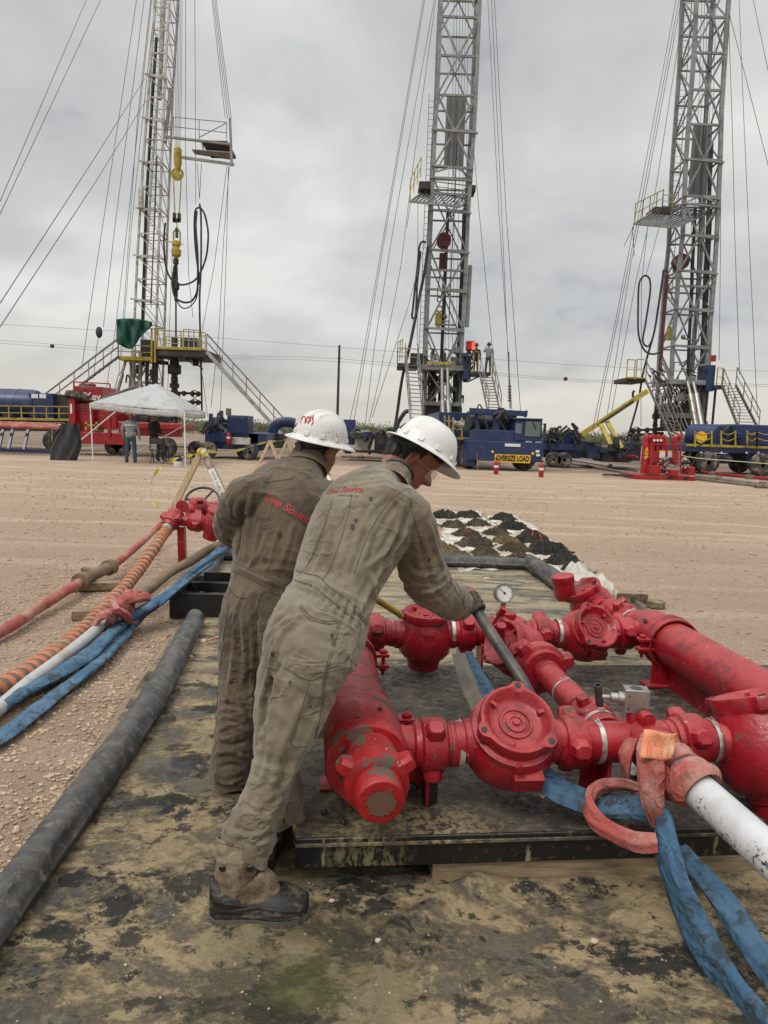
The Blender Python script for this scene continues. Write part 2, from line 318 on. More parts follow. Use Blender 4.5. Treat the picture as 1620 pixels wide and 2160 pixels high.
m.cmix(m.math('MULTIPLY', sp, m.ramp(m.noise(2.2, 4, .6, off=(2,2,2)), .45, .62, 0, .55)), (.56,.44,.33))
m.bump(m.noise(9, 8, .78), 1., .05); m.bump(sp, .45, .012); m.bump(m.noise(120, 3, .6), .5, .004); MT['ground'] = m.m
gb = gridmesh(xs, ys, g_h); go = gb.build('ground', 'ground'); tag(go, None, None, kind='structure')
# loose gravel: thousands of small stones, denser along the berm and under the hoses
def stones(name, n, pts_fn, smin, smax, mat, label, cat, hf=None, sd_=5):
    ico = bmesh.new(); bmesh.ops.create_icosphere(ico, subdivisions=1, radius=1); vs0 = np.array([v.co[:] for v in ico.verts]); fs0 = [tuple(v.index for v in f.verts) for f in ico.faces]; ico.free()
    rng = np.random.RandomState(sd_); b = MB()
    for i in range(n):
        x, y, k = pts_fn(rng); s = (smin+(smax-smin)*rng.rand()**3)*k
        a = rng.rand()*6.28; v = vs0*(1+.35*(rng.rand(12,1)-.5))*np.array([1, .6+.4*rng.rand(), .45+.25*rng.rand()])*s
        c, s_ = math.cos(a), math.sin(a); X = v[:,0]*c-v[:,1]*s_+x; Y = v[:,0]*s_+v[:,1]*c+y; z = (hf or g_h)(x, y)
        b.add(list(zip(X, Y, v[:,2]+z+s*.2)), fs0)
    o = b.build(name, mat, smooth=False); return tag(o, label, cat, kind='stuff')
def gp(rng):
    while True:
        u = rng.rand()
        if u < .45:
            y = 1.2+rng.rand()**1.3*6.6; x = berm_x(y)-.05-rng.rand()**1.5*1.7; k = 1.
        elif u < .75:
            y = 2+rng.rand()**1.3*18; x = -rng.rand()*(1.6+y*.55)-.8; k = .9+y*.05
        else:
            y = 3+rng.rand()**1.2*18; x = 1.9+rng.rand()*(1+y*.6); k = .9+y*.05
        if x < berm_x(min(y,7.6))-.045 or x > 2.1 or y > 8: return x, y, k
m = Mat('gravel', (.47,.35,.24), .9); ob = m.noise(7, 2); m.cmix(m.ramp(ob, .4, .6), (.33,.235,.155)); MT['gravel'] = m.m
stones('gravel', 26000, gp, .003, .018, 'gravel', 'loose gravel scattered over the sandy yard beside the black liner', 'gravel')
m = Mat('pale_gravel', (.52,.41,.31), .9); MT['gravel2'] = m.m; stones('pale_gravel', 7000, gp, .003, .014, 'gravel2', 'pale limestone chips scattered among the gravel of the yard', 'gravel', None, 9)
# scrub beyond the yard: one low uncountable belt of mesquite
m = Mat('scrub_leaf', (.115,.13,.065), .8); m.cmix(m.ramp(m.noise(.3, 4), .4, .6), (.13,.135,.065)); m.cmix(m.ramp(m.noise(1.1, 4), .55, .7), (.05,.065,.03)); MT['scrub'] = m.m
def scrub():
    rng = np.random.RandomState(11); V = []; Fc = []
    for i in range(2600):
        d = 95+rng.rand()**1.4*330; a = math.radians(-36+72*rng.rand()); x = d*math.tan(a); hgt = (.9+1.5*rng.rand()**2)*(1+d/800); r = hgt*(.8+.8*rng.rand())
        n = 150 if d < 170 else 80; c = rng.normal(size=(n,3)); c /= np.linalg.norm(c,axis=1)[:,None]; c *= rng.rand(n,1)**.4
        c = c*[r, r, hgt*.5]+[x, d, hgt*.5]; s = (.035+.06*rng.rand(n))*(1+d/180)
        for k in range(n):
            u = rng.normal(size=3); u /= np.linalg.norm(u); v = np.cross(u, rng.normal(size=3)); v /= np.linalg.norm(v); o = len(V)
            V += [tuple(c[k]-u*s[k]), tuple(c[k]+v*s[k]*.7), tuple(c[k]+u*s[k]), tuple(c[k]-v*s[k]*.7)]; Fc.append((o,o+1,o+2,o+3))
    b = MB(); b.v = V; b.f = Fc; return b.build('scrub', 'scrub', smooth=False)
tag(scrub(), 'low grey green scrub bushes along the horizon behind the rigs', 'scrub', kind='stuff')
# ---------------------------------------------------------------- containment liner
def seg_d(x, y, a, b):
    ax, ay, bx, by = a[0], a[1], b[0], b[1]; dx, dy = bx-ax, by-ay; t = max(0, min(1, ((x-ax)*dx+(y-ay)*dy)/(dx*dx+dy*dy)))
    return math.hypot(x-ax-t*dx, y-ay-t*dy), t
RID = [((1010,1868),(830,1975),.045,.035),((830,1975),(770,2130),.03,.03),((700,2020),(520,1960),.012,.03),((1180,2010),(1480,2160),.010,.05),((1500,1950),(1250,1920),.010,.04),
       ((300,1760),(160,2100),.008,.05),((560,2010),(480,2150),.012,.03),((1000,1870),(1250,1885),.012,.03),((930,1250),(1150,1275),.03,.05),((860,1232),(1120,1228),.025,.05),((800,1275),(1040,1310),.03,.06)]
RID = [(G(*a), G(*b), h, w_) for a, b, h, w_ in RID]
pud = G(650,2075)
def l_h(x, y):
    z = .014+.007*fbm(x, y, 2.2, 5)+.003*fbm(x, y, 9, 2)
    for a, b, h, w_ in RID:
        d, t_ = seg_d(x, y, a, b)
        if d < w_*4: z += h*math.exp(-(d/w_)**2)*(1-abs(t_-.4)*.8)
    d = math.hypot((x-pud.x)/.22, (y-pud.y)/.2)
    z -= .012*math.exp(-d*d); z = max(z, .002 if d > 1.4 else .001)
    return z
lx = np.concatenate([np.arange(-2.0, 2.15, .022)]); ly = np.concatenate([np.arange(.4, 3.2, .022), np.arange(3.2, 7.75, .05)])
lb = MB(); nY = len(ly); 
lb.v = [(berm_x(y)+(x+2.0)/4.13*(1.98-berm_x(y)), y, l_h(berm_x(y)+(x+2.0)/4.13*(1.98-berm_x(y)), y)) for x in lx for y in ly]
lb.f = [(i*nY+j, (i+1)*nY+j, (i+1)*nY+j+1, i*nY+j+1) for i in range(len(lx)-1) for j in range(nY-1)]
m = Mat('muddy_liner', (.030,.031,.029), .5)
gpos = m.n('ShaderNodeSeparateXYZ'); m.l(m.tc.outputs['Object'], gpos.inputs[0])
grey = m.ramp(m.noise(2.4, 6, .6, (1,1.3,1), (4,1,0)), .38, .62); m.cmix(grey, (.095,.086,.066)); m.cmix(m.ramp(m.noise(48, 6, .8, off=(9,9,0)), .5, .6, 0, .5), (.20,.165,.11))
s1 = m.math('ADD', m.noise(2.6, 9, .72, (1,1.5,1), (1.3,.7,0), .3), m.math('MULTIPLY', m.math('SUBTRACT', m.noise(26, 7, .8, (1,1.3,1)), .5), .42)); sand = m.ramp(s1, .41, .55); 
m.cmix(m.math('MULTIPLY', sand, .92), (.36,.275,.15))
m.cmix(m.math('MULTIPLY', m.ramp(m.noise(30, 6, .7), .42, .62, 0, .7), sand), (.215,.165,.092))
blk = m.math('ADD', m.noise(3.4, 7, .7, (1,1.2,1), (7.7,3,0), .2), m.math('MULTIPLY', m.math('SUBTRACT', m.noise(34, 6, .8), .5), .22)); m.cmix(m.ramp(blk, .525, .575, 0, .95), (.011,.012,.012)); m.cmix(m.ramp(m.noise(1.2, 5, .6, off=(5,2,0)), .45, .65, 0, .35), (.17,.135,.085))
m.cmix(m.ramp(m.noise(13, 6, .7, (1,1.4,1), (2,8,0)), .60, .64, 0, .9), (.018,.018,.017))
far = m.ramp(gpos.outputs[1], .7, 2.2); st = m.noise(1.5, 7, .65, (1,5,1), (3,2,0), .4)
m.cmix(m.math('MULTIPLY', far, m.ramp(st, .42, .6)), (.33,.27,.17)); m.cmix(m.math('MULTIPLY', far, m.ramp(st, .52, .36, 0, .8)), (.11,.11,.105))
pm = m.n('ShaderNodeVectorMath'); pm.operation = 'DISTANCE'; m.l(m.tc.outputs['Object'], pm.inputs[0]); pm.inputs[1].default_value = (pud.x, pud.y-3, 0)
pdist = m.math('ADD', pm.outputs['Value'], m.math('MULTIPLY', m.math('SUBTRACT', m.noise(6, 5, .6), .5), .22))
wet = m.ramp(pdist, .14, .03); m.cmix(m.math('MULTIPLY', wet, .75), (.13,.14,.025))
wet2 = m.ramp(pdist, .42, .2); m.cmix(m.math('MULTIPLY', wet2, .5), (.07,.062,.035))
r_ = m.math('ADD', m.ramp(sand, 0, 1, .42, .9), m.math('MULTIPLY', wet2, -.62)); m.l(r_, m.b.inputs['Roughness'])
m.bump(s1, .4, .02); m.bump(m.math('MULTIPLY', m.noise(70, 5, .7), sand), .8, .008); m.bump(m.noise(24, 5, .7), .5, .008); MT['mud_liner'] = m.m
ct = thing('spill_liner', 'black spill liner smeared with tan mud, edged by fat black foam rolls', 'liner', (0,3,0))
lb.build('liner_sheet', 'mud_liner', ct)
def berm(pts, r, seed):
    p = catmull(pts, 30); rng = random.Random(seed); b = MB(); rings = []
    for i, q in enumerate(p):
        d = (p[min(i+1,len(p)-1)]-p[max(i-1,0)]).normalized(); s_ = Vector((-d.y, d.x, 0)); ring = []
        for k in range(26):
            a = 2*PI*k/26; rr = r*(1+.14*noise.noise(Vector((q.x*3, q.y*3, a*1.3+seed)))+.07*noise.noise(Vector((q.x*14, q.y*9, a*2)))+.035*(1-2*abs(noise.noise(Vector((q.x*20, q.y*16, a*3.5))))))
            z = math.sin(a)*rr*.92; v = q+s_*math.cos(a)*rr*(1.12 if z < 0 else 1)+Vector((0,0,max(z, -q.z+.004))); ring.append(v)
        rings.append(ring)
    b.ring(rings); return b
bp_ = [G(0,1918,.06), G(100,1782,.06), G(205,1640,.06), G(308,1493,.065), G(370,1385,.07), G(405,1318,.07), G(412,1303,.07)]
berm([tuple(bp_[0]+(bp_[0]-bp_[1])*4), tuple(bp_[0]+(bp_[0]-bp_[1])*1.5)]+[tuple(q) for q in bp_], .066, 1).build('berm_roll', 'liner', ct)
berm([(-1.62,6.2,.07),(-1.72,6.9,.07),(-1.82,7.6,.07)], .085, 2).build('berm_roll', 'liner', ct)
berm([(-1.8,7.72,.07),(-.3,7.76,.07),(1.0,7.75,.07),(1.62,7.72,.07)], .075, 3).build('berm_roll', 'liner', ct)
berm([(1.64,7.78,.08),(1.72,6.9,.08),(1.80,6.0,.08),(1.93,4.9,.08),(2.03,3.9,.08),(2.1,2.9,.08),(2.15,1.9,.08)], .095, 4).build('berm_roll', 'liner', ct)
def lp(rng):
    y = 1.6+rng.rand()**1.3*3; return -.9+rng.rand()*2.4, y, .6
stones('mud_crumbs', 1100, lp, .002, .009, 'gravel', 'crumbs of dried mud on the black liner', 'mud', l_h)
# ================================================================ red iron manifold on its black skid
TH = math.radians(6); SO = Vector((-.25, 2.15, 0)); E1 = Vector((math.cos(TH), math.sin(TH), 0)); E2 = Vector((-math.sin(TH), math.cos(TH), 0)); UP = Vector((0,0,1))
def S(a, b, z=0): return SO+E1*a+E2*b+UP*z
DZ = .17
m = Mat('deck_plate', (.020,.019,.018), .42)
g1 = m.noise(2.2, 8, .7, (1,1.6,1), (3,6,0), .3); gx = m.n('ShaderNodeSeparateXYZ'); m.l(m.tc.outputs['Object'], gx.inputs[0])
m.cmix(m.ramp(g1, .36, .62, 0, .9), (.105,.088,.066)); m.cmix(m.ramp(m.noise(20, 6, .75, (1,1.5,1), (1,1,0)), .50, .62, 0, .65), (.20,.165,.12))
pm = m.n('ShaderNodeVectorMath'); pm.operation = 'DISTANCE'; m.l(m.tc.outputs['Object'], pm.inputs[0]); q = E1*.34+E2*(-.03)+UP*DZ; pm.inputs[1].default_value = tuple(q)
near = m.ramp(pm.outputs['Value'], .50, .10); crumbs = m.ramp(m.noise(34, 6, .75, off=(5,5,0)), .47, .54)
m.cmix(m.math('MULTIPLY', near, crumbs), (.33,.25,.13))
pm2 = m.n('ShaderNodeVectorMath'); pm2.operation = 'DISTANCE'; m.l(m.tc.outputs['Object'], pm2.inputs[0]); q = E1*.26+UP*(DZ-.05); pm2.inputs[1].default_value = tuple(q)
m.cmix(m.math('MULTIPLY', m.ramp(pm2.outputs['Value'], .19, .07), m.ramp(m.noise(45, 5, .7, (1,1,.6)), .38, .60, 0, .85)), (.17,.15,.07))
m.rmix(crumbs, .38, .85); m.bump(g1, .4, .02); m.bump(m.noise(48, 6, .72), .9, .008); MT['deck'] = m.m
m = Mat('deck_edge', (.010,.010,.010), .28); m.cmix(m.ramp(m.noise(30, 6, .75), .56, .64, 0, .7), (.10,.085,.06)); m.cmix(m.ramp(m.noise(18, 6, .7, (1,1,.25), (4,4,4)), .62, .66, 0, .8), (.30,.24,.16))
pm2 = m.n('ShaderNodeVectorMath'); pm2.operation = 'DISTANCE'; m.l(m.tc.outputs['Object'], pm2.inputs[0]); q = E1*.24+UP*(DZ-.05); pm2.inputs[1].default_value = tuple(q)
m.cmix(m.math('MULTIPLY', m.ramp(pm2.outputs['Value'], .17, .09), m.ramp(m.noise(45, 5, .7, (1,1,.5)), .44, .58, 0, .85)), (.19,.165,.08)); m.bump(m.noise(60, 5, .7), .5, .005); MT['deck_edge'] = m.m
sk = thing('pipe_manifold', 'red plug valve manifold of pipes and hammer unions bolted on a low black steel skid', 'manifold', tuple(S(0,0)))
b = MB(); A3 = (E1, E2, UP)
b.box(S(1.55,.85,DZ-.006), (3.1,1.70+.03,.012), A3); d_ = b.build('deck_plate', 'deck', sk, bevel=.002)
b = MB()
for (a0, a1, b0, b1) in ((0,3.1,0,.05),(0,3.1,1.65,1.7),(0,.05,.0535,1.6465),(3.05,3.1,.0535,1.6465),(.9,.94,.0535,1.6465),(2.0,2.04,.0535,1.6465)):
    b.box(S((a0+a1)/2,(b0+b1)/2,DZ-.012-.041), (a1-a0,b1-b0,.080), A3)
b.box(S(1.55,-.004,DZ+.006), (3.1,.012,.02), A3)
b.build('skid_frame', 'deck_edge', sk, bevel=.004)
ZP = .40
def pipe(pts, r, name='pipe', mat='red_paint', n=28):
    return MB().tube(pts, r, n).build(name, mat, sk)
def union(a, bb, axis, z=ZP, r=.088, rot=0, wlen=.085, mat='red_paint', lug=1.0, parent=None):
    """hammer union: ribbed nut with three wing lugs"""
    ax = Vector(axis).normalized(); c = S(a, bb, z); x, y, d = frame(ax)
    mb = MB(); k = r
    mb.lathe([(-.075,.70*k),(-.068,.82*k),(-.05,.86*k),(-.045,.95*k),(-.042,1.0*k),(.03,1.0*k),(.038,.96*k),(.042,.86*k),(.046,.80*k),(.072,.78*k),(.078,.70*k)], c, ax, 40)
    for i in range(3):
        an = rot+i*2*PI/3; R_ = x*math.cos(an)+y*math.sin(an); T_ = d.cross(R_); w2 = .027*lug; l2 = .034*lug
        def ringat(h, w_, l_): return [c+R_*h+T_*(sx*w_)+d*(sl*l_-.005) for sx, sl in ((-1,-.55),(-.55,-1),(.55,-1),(1,-.55),(1,.55),(.55,1),(-.55,1),(-1,.55))]
        mb.ring([ringat(k*.85, w2*1.45, l2*1.1), ringat(k*1.04, w2*1.2, l2), ringat(k*1.30, w2*.98, l2*.85), ringat(k*1.36, w2*.8, l2*.7)])
    return mb.build('hammer_union', mat, parent or sk, ang=28)
def band(a, bb, axis, r=.072, z=ZP, wd=.018, parent=None):
    mb = MB(); ax = Vector(axis).normalized(); c = S(a,bb,z)
    mb.lathe([(-wd/2,r*.96),(-wd/2,r),(wd/2,r),(wd/2,r*.96)], c, ax, 36, caps=False)
    x,y,d = frame(ax); q = c+UP*(r+.002)+E2*.0; mb.box(q, (.022,.012,.007), (frame(ax)[0],frame(ax)[1],d))
    return mb.build('steel_band', 'band', parent or sk)
def valve(a, bb, axis, nrm, ball=True, R_=.150, z=ZP-.01, boss=.076, reach=.20, mat='red_paint', parent=None, capvis=True, seed=0, capk=1.0):
    """plug valve: round body, side necks, three-lobed screw cap"""
    ax = Vector(axis).normalized(); c = S(a, bb, z); n = Vector(nrm).normalized(); k = R_/.15; mb = MB()
    if ball: mb.lathe([(-.150*k,.015),(-.146*k,.05*k),(-.125*k,.095*k),(-.09*k,.130*k),(-.05*k,.148*k),(0,.150*k),(.03*k,.146*k),(.058*k,.134*k),(.066*k,.131*k),(.07*k,.136*k),(.084*k,.136*k),(.088*k,.12*k),(.10*k,.115*k)], c, n, 56)
    else: mb.lathe([(-.150*k,.052*k),(-.155*k,.090*k),(-.192*k,.090*k),(-.192*k,.070*k),(-.150*k,.068*k),(-.148*k,.03)][::-1]+[(-.152*k,.096*k),(-.126*k,.102*k),(-.120*k,.122*k),(-.09*k,.146*k),(-.03*k,.156*k),(.03*k,.148*k),(.085*k,.122*k),(.10*k,.118*k)], c, n, 56)
    s1 = reach
    mb.lathe([(-s1,boss*.86),(-s1+.03,boss*.9),(-s1+.034,boss),(-.12*k,boss*1.02),(-.09*k,boss*1.12),(.09*k,boss*1.12),(.12*k,boss*1.02),(s1-.034,boss),(s1-.03,boss*.9),(s1,boss*.86)], c, ax, 40)
    x, y, d = frame(n, ax)
    if ball:                                   # cast pad and grease nipple on the belly
        v = (-E2*.9-UP*.35).normalized(); v = (v-n*v.dot(n)).normalized() if v.dot(n) > .3 else v
        q = c-E2*.118*k-UP*.075*k; fr = (E1, (UP*.62-E2*.0+E2*-.35).normalized(), (-E2*.86-UP*.5).normalized())
        mb.box(q+E1*.03, (.095*k,.06*k,.05*k), (E1, (UP*.86-E2*.5).normalized(), (-E2*.86-UP*.5).normalized()))
        mb.cyl(c-E2*.13*k-E1*.01-UP*.012, c-E2*.165*k-E1*.012-UP*.022, .016, .013, 14)
    else:
        q = c-E2*.139*k+UP*.01; mb.box(q, (.062,.014,.06), (E1, E2, UP)); mb.box(q-E2*.004, (.048,.014,.046), (E1, E2, UP))
    body = mb.build('plug_valve', mat, parent or sk, ang=40)
    mb = MB(); z0 = .092*k; k *= capk; NA = 72; prof = []
    def rim(t_, base, amp=1.):
        lob = 0
        for j in range(3):
            dd = (t_-j*2*PI/3-.5-seed+PI) % (2*PI)-PI; lob += math.exp(-(dd/.20)**4)
        return base*(1+.0*lob)+.021*k*amp*lob
    rings = []
    for (h, rr, am) in ((0,.112,0),(0,.124,.3),(.012,.128,1),(.040,.130,1),(.050,.126,1),(.052,.117,.3),(.044,.106,0),(.024,.094,0),(.016,.080,0),(.015,.060,0),(.021,.057,0),(.021,.048,0),(.016,.046,0),(.017,.037,0),(.023,.035,0),(.023,.022,0),(.019,.020,0),(.02,.013,0),(.03,.012,0),(.031,.004,0)):
        rings.append([c+n*(z0+h*k*(1 if rr < .11 else 1))+(x*math.cos(t_)+y*math.sin(t_))*rim(t_, rr*k, am) for t_ in [2*PI*i/NA for i in range(NA)]])
    mb.ring(rings)
    for j in range(3):                         # small stop ribs between the lobes
        t_ = .5+seed+PI/3+j*2*PI/3; v = x*math.cos(t_)+y*math.sin(t_); mb.box(c+n*(z0+.033*k)+v*.098*k, (.03*k,.012*k,.022*k), (v, n.cross(v), n))
    cap = mb.build('valve_cap', mat, body, ang=32)
    for j in range(3):
        t_ = .5+seed+j*2*PI/3; v = x*math.cos(t_)+y*math.sin(t_); MB().cyl(c+n*(z0+.0515*k)+v*.130*k-n*.002, c+n*(z0+.055*k)+v*.130*k-n*.002, .011*k, n=12).build('cap_hole', 'black_paint', body)
    return body
# ---- front header (left) with end nut and blind cap
ha = .232
pr = [(0,.098),(0,.138),(.012,.144),(.028,.146),(.20,.146),(.235,.142),(.26,.128),(.275,.124),(.31,.124),(.35,.116),(1.40,.112)]
pr = [(0,.095),(.004,.136),(.012,.142),(.30,.142),(.325,.136),(.335,.126),(.50,.124),(.52,.118),(.56,.112),(1.36,.110),(1.36,.04)]
b = MB(); b.lathe([(.03,.02),(.03,.092)]+pr, S(ha, .055, ZP-.005), E2+Vector((0,0,0)), 56); hd = b.build('header_pipe', 'worn_red_paint', sk, ang=38)
b = MB(); b.cyl(S(ha+.05,.2,ZP+.125), S(ha+.05,.2,ZP+.140), .008); b.cyl(S(ha-.03,.13,ZP+.137), S(ha-.03,.13,ZP+.139), .009, n=12); b.build('set_screw', 'dark_steel', hd)
b = MB(); c0 = S(ha+.014,-.045,ZP+.012); axn = (-E2-UP*.12+E1*.05).normalized(); x,y,d = frame(axn)
b.lathe([(-.13,.085),(-.10,.088),(-.02,.090),(-.012,.103),(.0,.106),(.05,.102),(.056,.092),(.062,.078)], c0, axn, 44)
for an in (.55, .55+2.1, .55+4.2):
    R_ = x*math.cos(an)+y*math.sin(an); T_ = d.cross(R_)
    def rg(h, w_, l_): return [c0+d*.016+R_*h+T_*(sx*w_)+d*(sl*l_) for sx, sl in ((-1,-.6),(-.6,-1),(.6,-1),(1,-.6),(1,.6),(.6,1),(-.6,1),(-1,.6))]
    b.ring([rg(.08,.034,.038), rg(.105,.028,.034), rg(.128,.024,.028), rg(.134,.019,.023)])
b.build('wing_nut', 'worn_red_paint', hd, ang=30)
b = MB(); b.lathe([(.03,.03),(.05,.074),(.075,.077),(.125,.075),(.133,.070),(.135,.060),(.133,.001)], c0, axn, 40); b.build('blind_cap', 'worn_red_paint', hd, ang=35)
m = Mat('bare_metal', (.105,.08,.055), .7); m.cmix(m.ramp(m.noise(30,6,.7), .45, .6), (.19,.05,.035)); m.bump(m.noise(90,4), .4, .004); MT['bare'] = m.m
b = MB(); e0 = c0+axn*.1345; NB = 40; b.v = [tuple(e0+axn*.0025)]+[tuple(e0+axn*.0025+(x*math.cos(2*PI*i/NB)+y*math.sin(2*PI*i/NB))*(.044+.008*noise.noise(Vector((i*.5,3,0)))+.004*math.sin(i*2.3))) for i in range(NB)]; b.f = [(0,i+1,(i+1)%NB+1) for i in range(NB)]
b.build('bare_metal_face', 'bare', hd)
b = MB(); b.lathe([(-.004,.096),(-.0035,.10),(-.0035,.088),(-.004,.087)], S(ha,.0545,ZP-.005), E2, 40, caps=False); b.build('seal_ring', 'black_paint', hd)
# clamp stands of both headers
def clamp(a, bb, z, side, r, h0=DZ):
    mb = MB()
    mb.box(S(a, bb, (h0+z-r*.5)/2), (.20*1.1, .014, z-r*.5-h0), A3); mb.box(S(a, bb, h0+.008), (.30,.10,.012), A3)
    for dz in (.026, -.026): mb.box(S(a+side*(r+.03), bb, z+dz), (.085,.05,.016), A3)
    mb.lathe([(-.025,r+.004),(-.025,r+.014),(.025,r+.014),(.025,r+.004)], S(a,bb,z), E2, 44, caps=False)
    for q in (0,): 
        mb.cyl(S(a+side*(r+.045), bb, z-.075), S(a+side*(r+.045), bb, z+.055), .009, n=10); mb.cyl(S(a+side*(r+.045), bb, z+.034), S(a+side*(r+.045), bb, z+.05), .019, n=6); mb.cyl(S(a+side*(r+.045), bb, z-.05), S(a+side*(r+.045), bb, z-.034), .019, n=6)
    return mb.build('pipe_clamp', 'red_paint', sk, ang=30, bevel=.002)
clamp(ha, 1.12, ZP, 1, .112); clamp(ha, .36, ZP+.0, 1, .124)
# ---- front row
RB = .205; ax1 = E1
pipe([S(ha+.11,RB,ZP), S(ha+.125,RB,ZP), S(.40,RB,ZP)], [.074,.066,.064], 'outlet_neck')
union(.475, RB, E1, rot=.15, r=.093)
b1 = band(.567, RB, E1, .080)
valve(.745, RB-.012, E1, (-E2*.60+UP*.80), True, seed=.35, R_=.162, capk=.93, z=ZP+.016)
pipe([S(.53,RB,ZP),S(.575,RB,ZP)], .078)
pipe([S(.90,RB,ZP),S(.95,RB,ZP),S(.951,RB,ZP),S(.99,RB,ZP)], [.062,.062,.07,.07], 'outlet_neck')
union(.985, RB, E1, rot=.9, r=.093)
# tee body
b = MB(); b.tube([S(1.05,RB,ZP),S(1.38,RB,ZP)], .073, 36); tee = b.build('tee_pipe', 'red_paint', sk)
band(1.075, RB, E1, .0765)
union(1.425, RB, E1, rot=.55, r=.098)
pipe([S(1.47,RB,ZP),S(1.53,RB,ZP)], .074); band(1.51, RB, E1, .079)
valve(1.715, RB-.03, E1, (UP*.90+E2*.36-E1*.18), False, R_=.192, seed=1.2, z=ZP+.005, capk=.95)
# side branch of the tee (sling wrapped round it) facing the camera
WA_ = P(1392,1592,2.36); BR = (P(1655,1832,1.74)-WA_).normalized(); b = MB(); q0 = WA_-BR*.17
b.lathe([(-.02,.066),(.06,.068),(.066,.086),(.14,.088),(.147,.080),(.168,.074),(.17,.057)], q0, BR, 36); b.build('branch_union', 'red_paint', sk, ang=35)
b = MB(); b.lathe([(-.018,.026),(.018,.026)], q0+BR*.10+UP*.098-E1*.02, BR, 20); b.box(q0+BR*.10+UP*.085-E1*.02, (.045,.04,.05), A3); b.build('union_lug', 'red_paint', sk)
# ---- middle branch running back
mx_ = 1.135
pipe([S(mx_,RB+.05,ZP),S(mx_,.44,ZP)], .070); union(mx_, .40, E2, rot=1.1, r=.082, lug=.8)
band(mx_, .315, E2, .0735)
pipe([S(mx_,.44,ZP),S(mx_,.98,ZP)], .058); band(mx_, .68, E2, .061, wd=.014)
b = MB(); b.lathe([(0,.066),(.004,.092),(.04,.094),(.05,.098),(.12,.10),(.13,.092)], S(mx_,.95,ZP), E2, 40); b.build('nipple_collar', 'red_paint', sk)
union(mx_, 1.03, E2, rot=.8, r=.115, lug=1.2)
valve(mx_-.03, 1.30, E2+E1*-.04, (-E1*.75+UP*.42-E2*.35), True, R_=.140, seed=.2, reach=.18)
b = MB(); b.cyl(S(.97,1.16,ZP+.06), S(.955,1.10,ZP+.18), .022, n=16); b.build('bleed_port', 'red_paint', sk)
# ---- back row
RC = 1.585
pipe([S(ha+.10,RC,ZP),S(.48,RC,ZP)], .066); union(.40, RC, E1, rot=.6, r=.09)
valve(.665, RC, E1, UP*.97-E2*.10, False, R_=.145, seed=.1, z=ZP-.01); pipe([S(.80,RC,ZP),S(.86,RC,ZP)], .076)
band(.815, RC, E1, .079); union(.895, RC, E1, rot=.25, r=.092)
pipe([S(.93,RC,ZP),S(1.06,RC,ZP)], .066)
b = MB(); b.lathe([(-.11,.072),(-.09,.09),(.0,.098),(.09,.09),(.11,.072)], S(1.115,RC,ZP), E1, 36); b.lathe([(-.12,.075),(0,.09),(.12,.08)], S(1.115,RC,ZP), E2, 36); b.lathe([(0,.06),(.115,.055),(.12,.045)], S(1.115,RC,ZP), UP, 28)
b.build('cross_fitting', 'red_paint', sk)
pipe([S(1.2,RC,ZP),S(1.30,RC,ZP)], .066); union(1.325, RC, E1, rot=.9, r=.088); band(1.415, RC, E1, .079)
valve(1.575, RC, E1, (-E2*.76+UP*.60+E1*.22), True, R_=.145, seed=.9)
pipe([S(1.70,RC,ZP),S(1.78,RC,ZP)], .062); union(1.80, RC, E1, rot=.7, r=.092)
b = MB(); b.tube([S(1.84,RC,ZP),S(1.95,RC,ZP),S(1.99,RC,ZP)], [.07,.074,.08], 32); b.build('outlet_neck', 'red_paint', sk)
# support plates
b = MB()
for (a, bb) in ((1.115,RB+.02),(.46,RB+.05)): MB().box(S(a,bb,(DZ+ZP)/2-.02), (.012,.12,ZP-DZ-.05), A3).box(S(a-.03,bb+.05,(DZ+ZP)/2-.02), (.07,.012,ZP-DZ-.05), A3).build('support_plate', 'red_paint', sk, bevel=.001)
MB().box(S(.97,RC-.03,(DZ+ZP)/2-.02), (.012,.12,ZP-DZ-.05), A3).build('support_plate', 'red_paint', sk, bevel=.001)
b = MB(); b.box(S(.475,RB+.03,DZ+.09), (.05,.05,.17), A3); b.build('support_post', 'black_paint', sk, bevel=.002)
# ---- right header
hb = 1.985
b = MB(); b.lathe([(-.17,.04),(-.17,.085),(-.10,.11),(0,.125),(.10,.132),(.14,.136),(.145,.146),(.185,.148),(.19,.142),(.20,.120),(1.9,.118)], S(hb,1.60,ZP), -E2, 56); rh = b.build('header_pipe', 'red_paint', sk, ang=35)
b = MB(); b.box(S(hb,1.36,ZP-.14), (.16,.012,.18), A3); b.box(S(hb-.02,1.10,ZP-.16), (.012,.50,.15), A3); b.build('support_plate', 'red_paint', sk, bevel=.001)
clamp(hb, 1.38, ZP, -1, .128)
for (bb, an) in ((1.55,.4),(1.50,2.2)):
    v = E1*-math.cos(an)*.0+UP
b = MB(); b.cyl(S(hb-.09,1.52,ZP+.085), S(hb-.115,1.50,ZP+.10), .012, n=12); b.build('set_screw', 'dark_steel', rh)
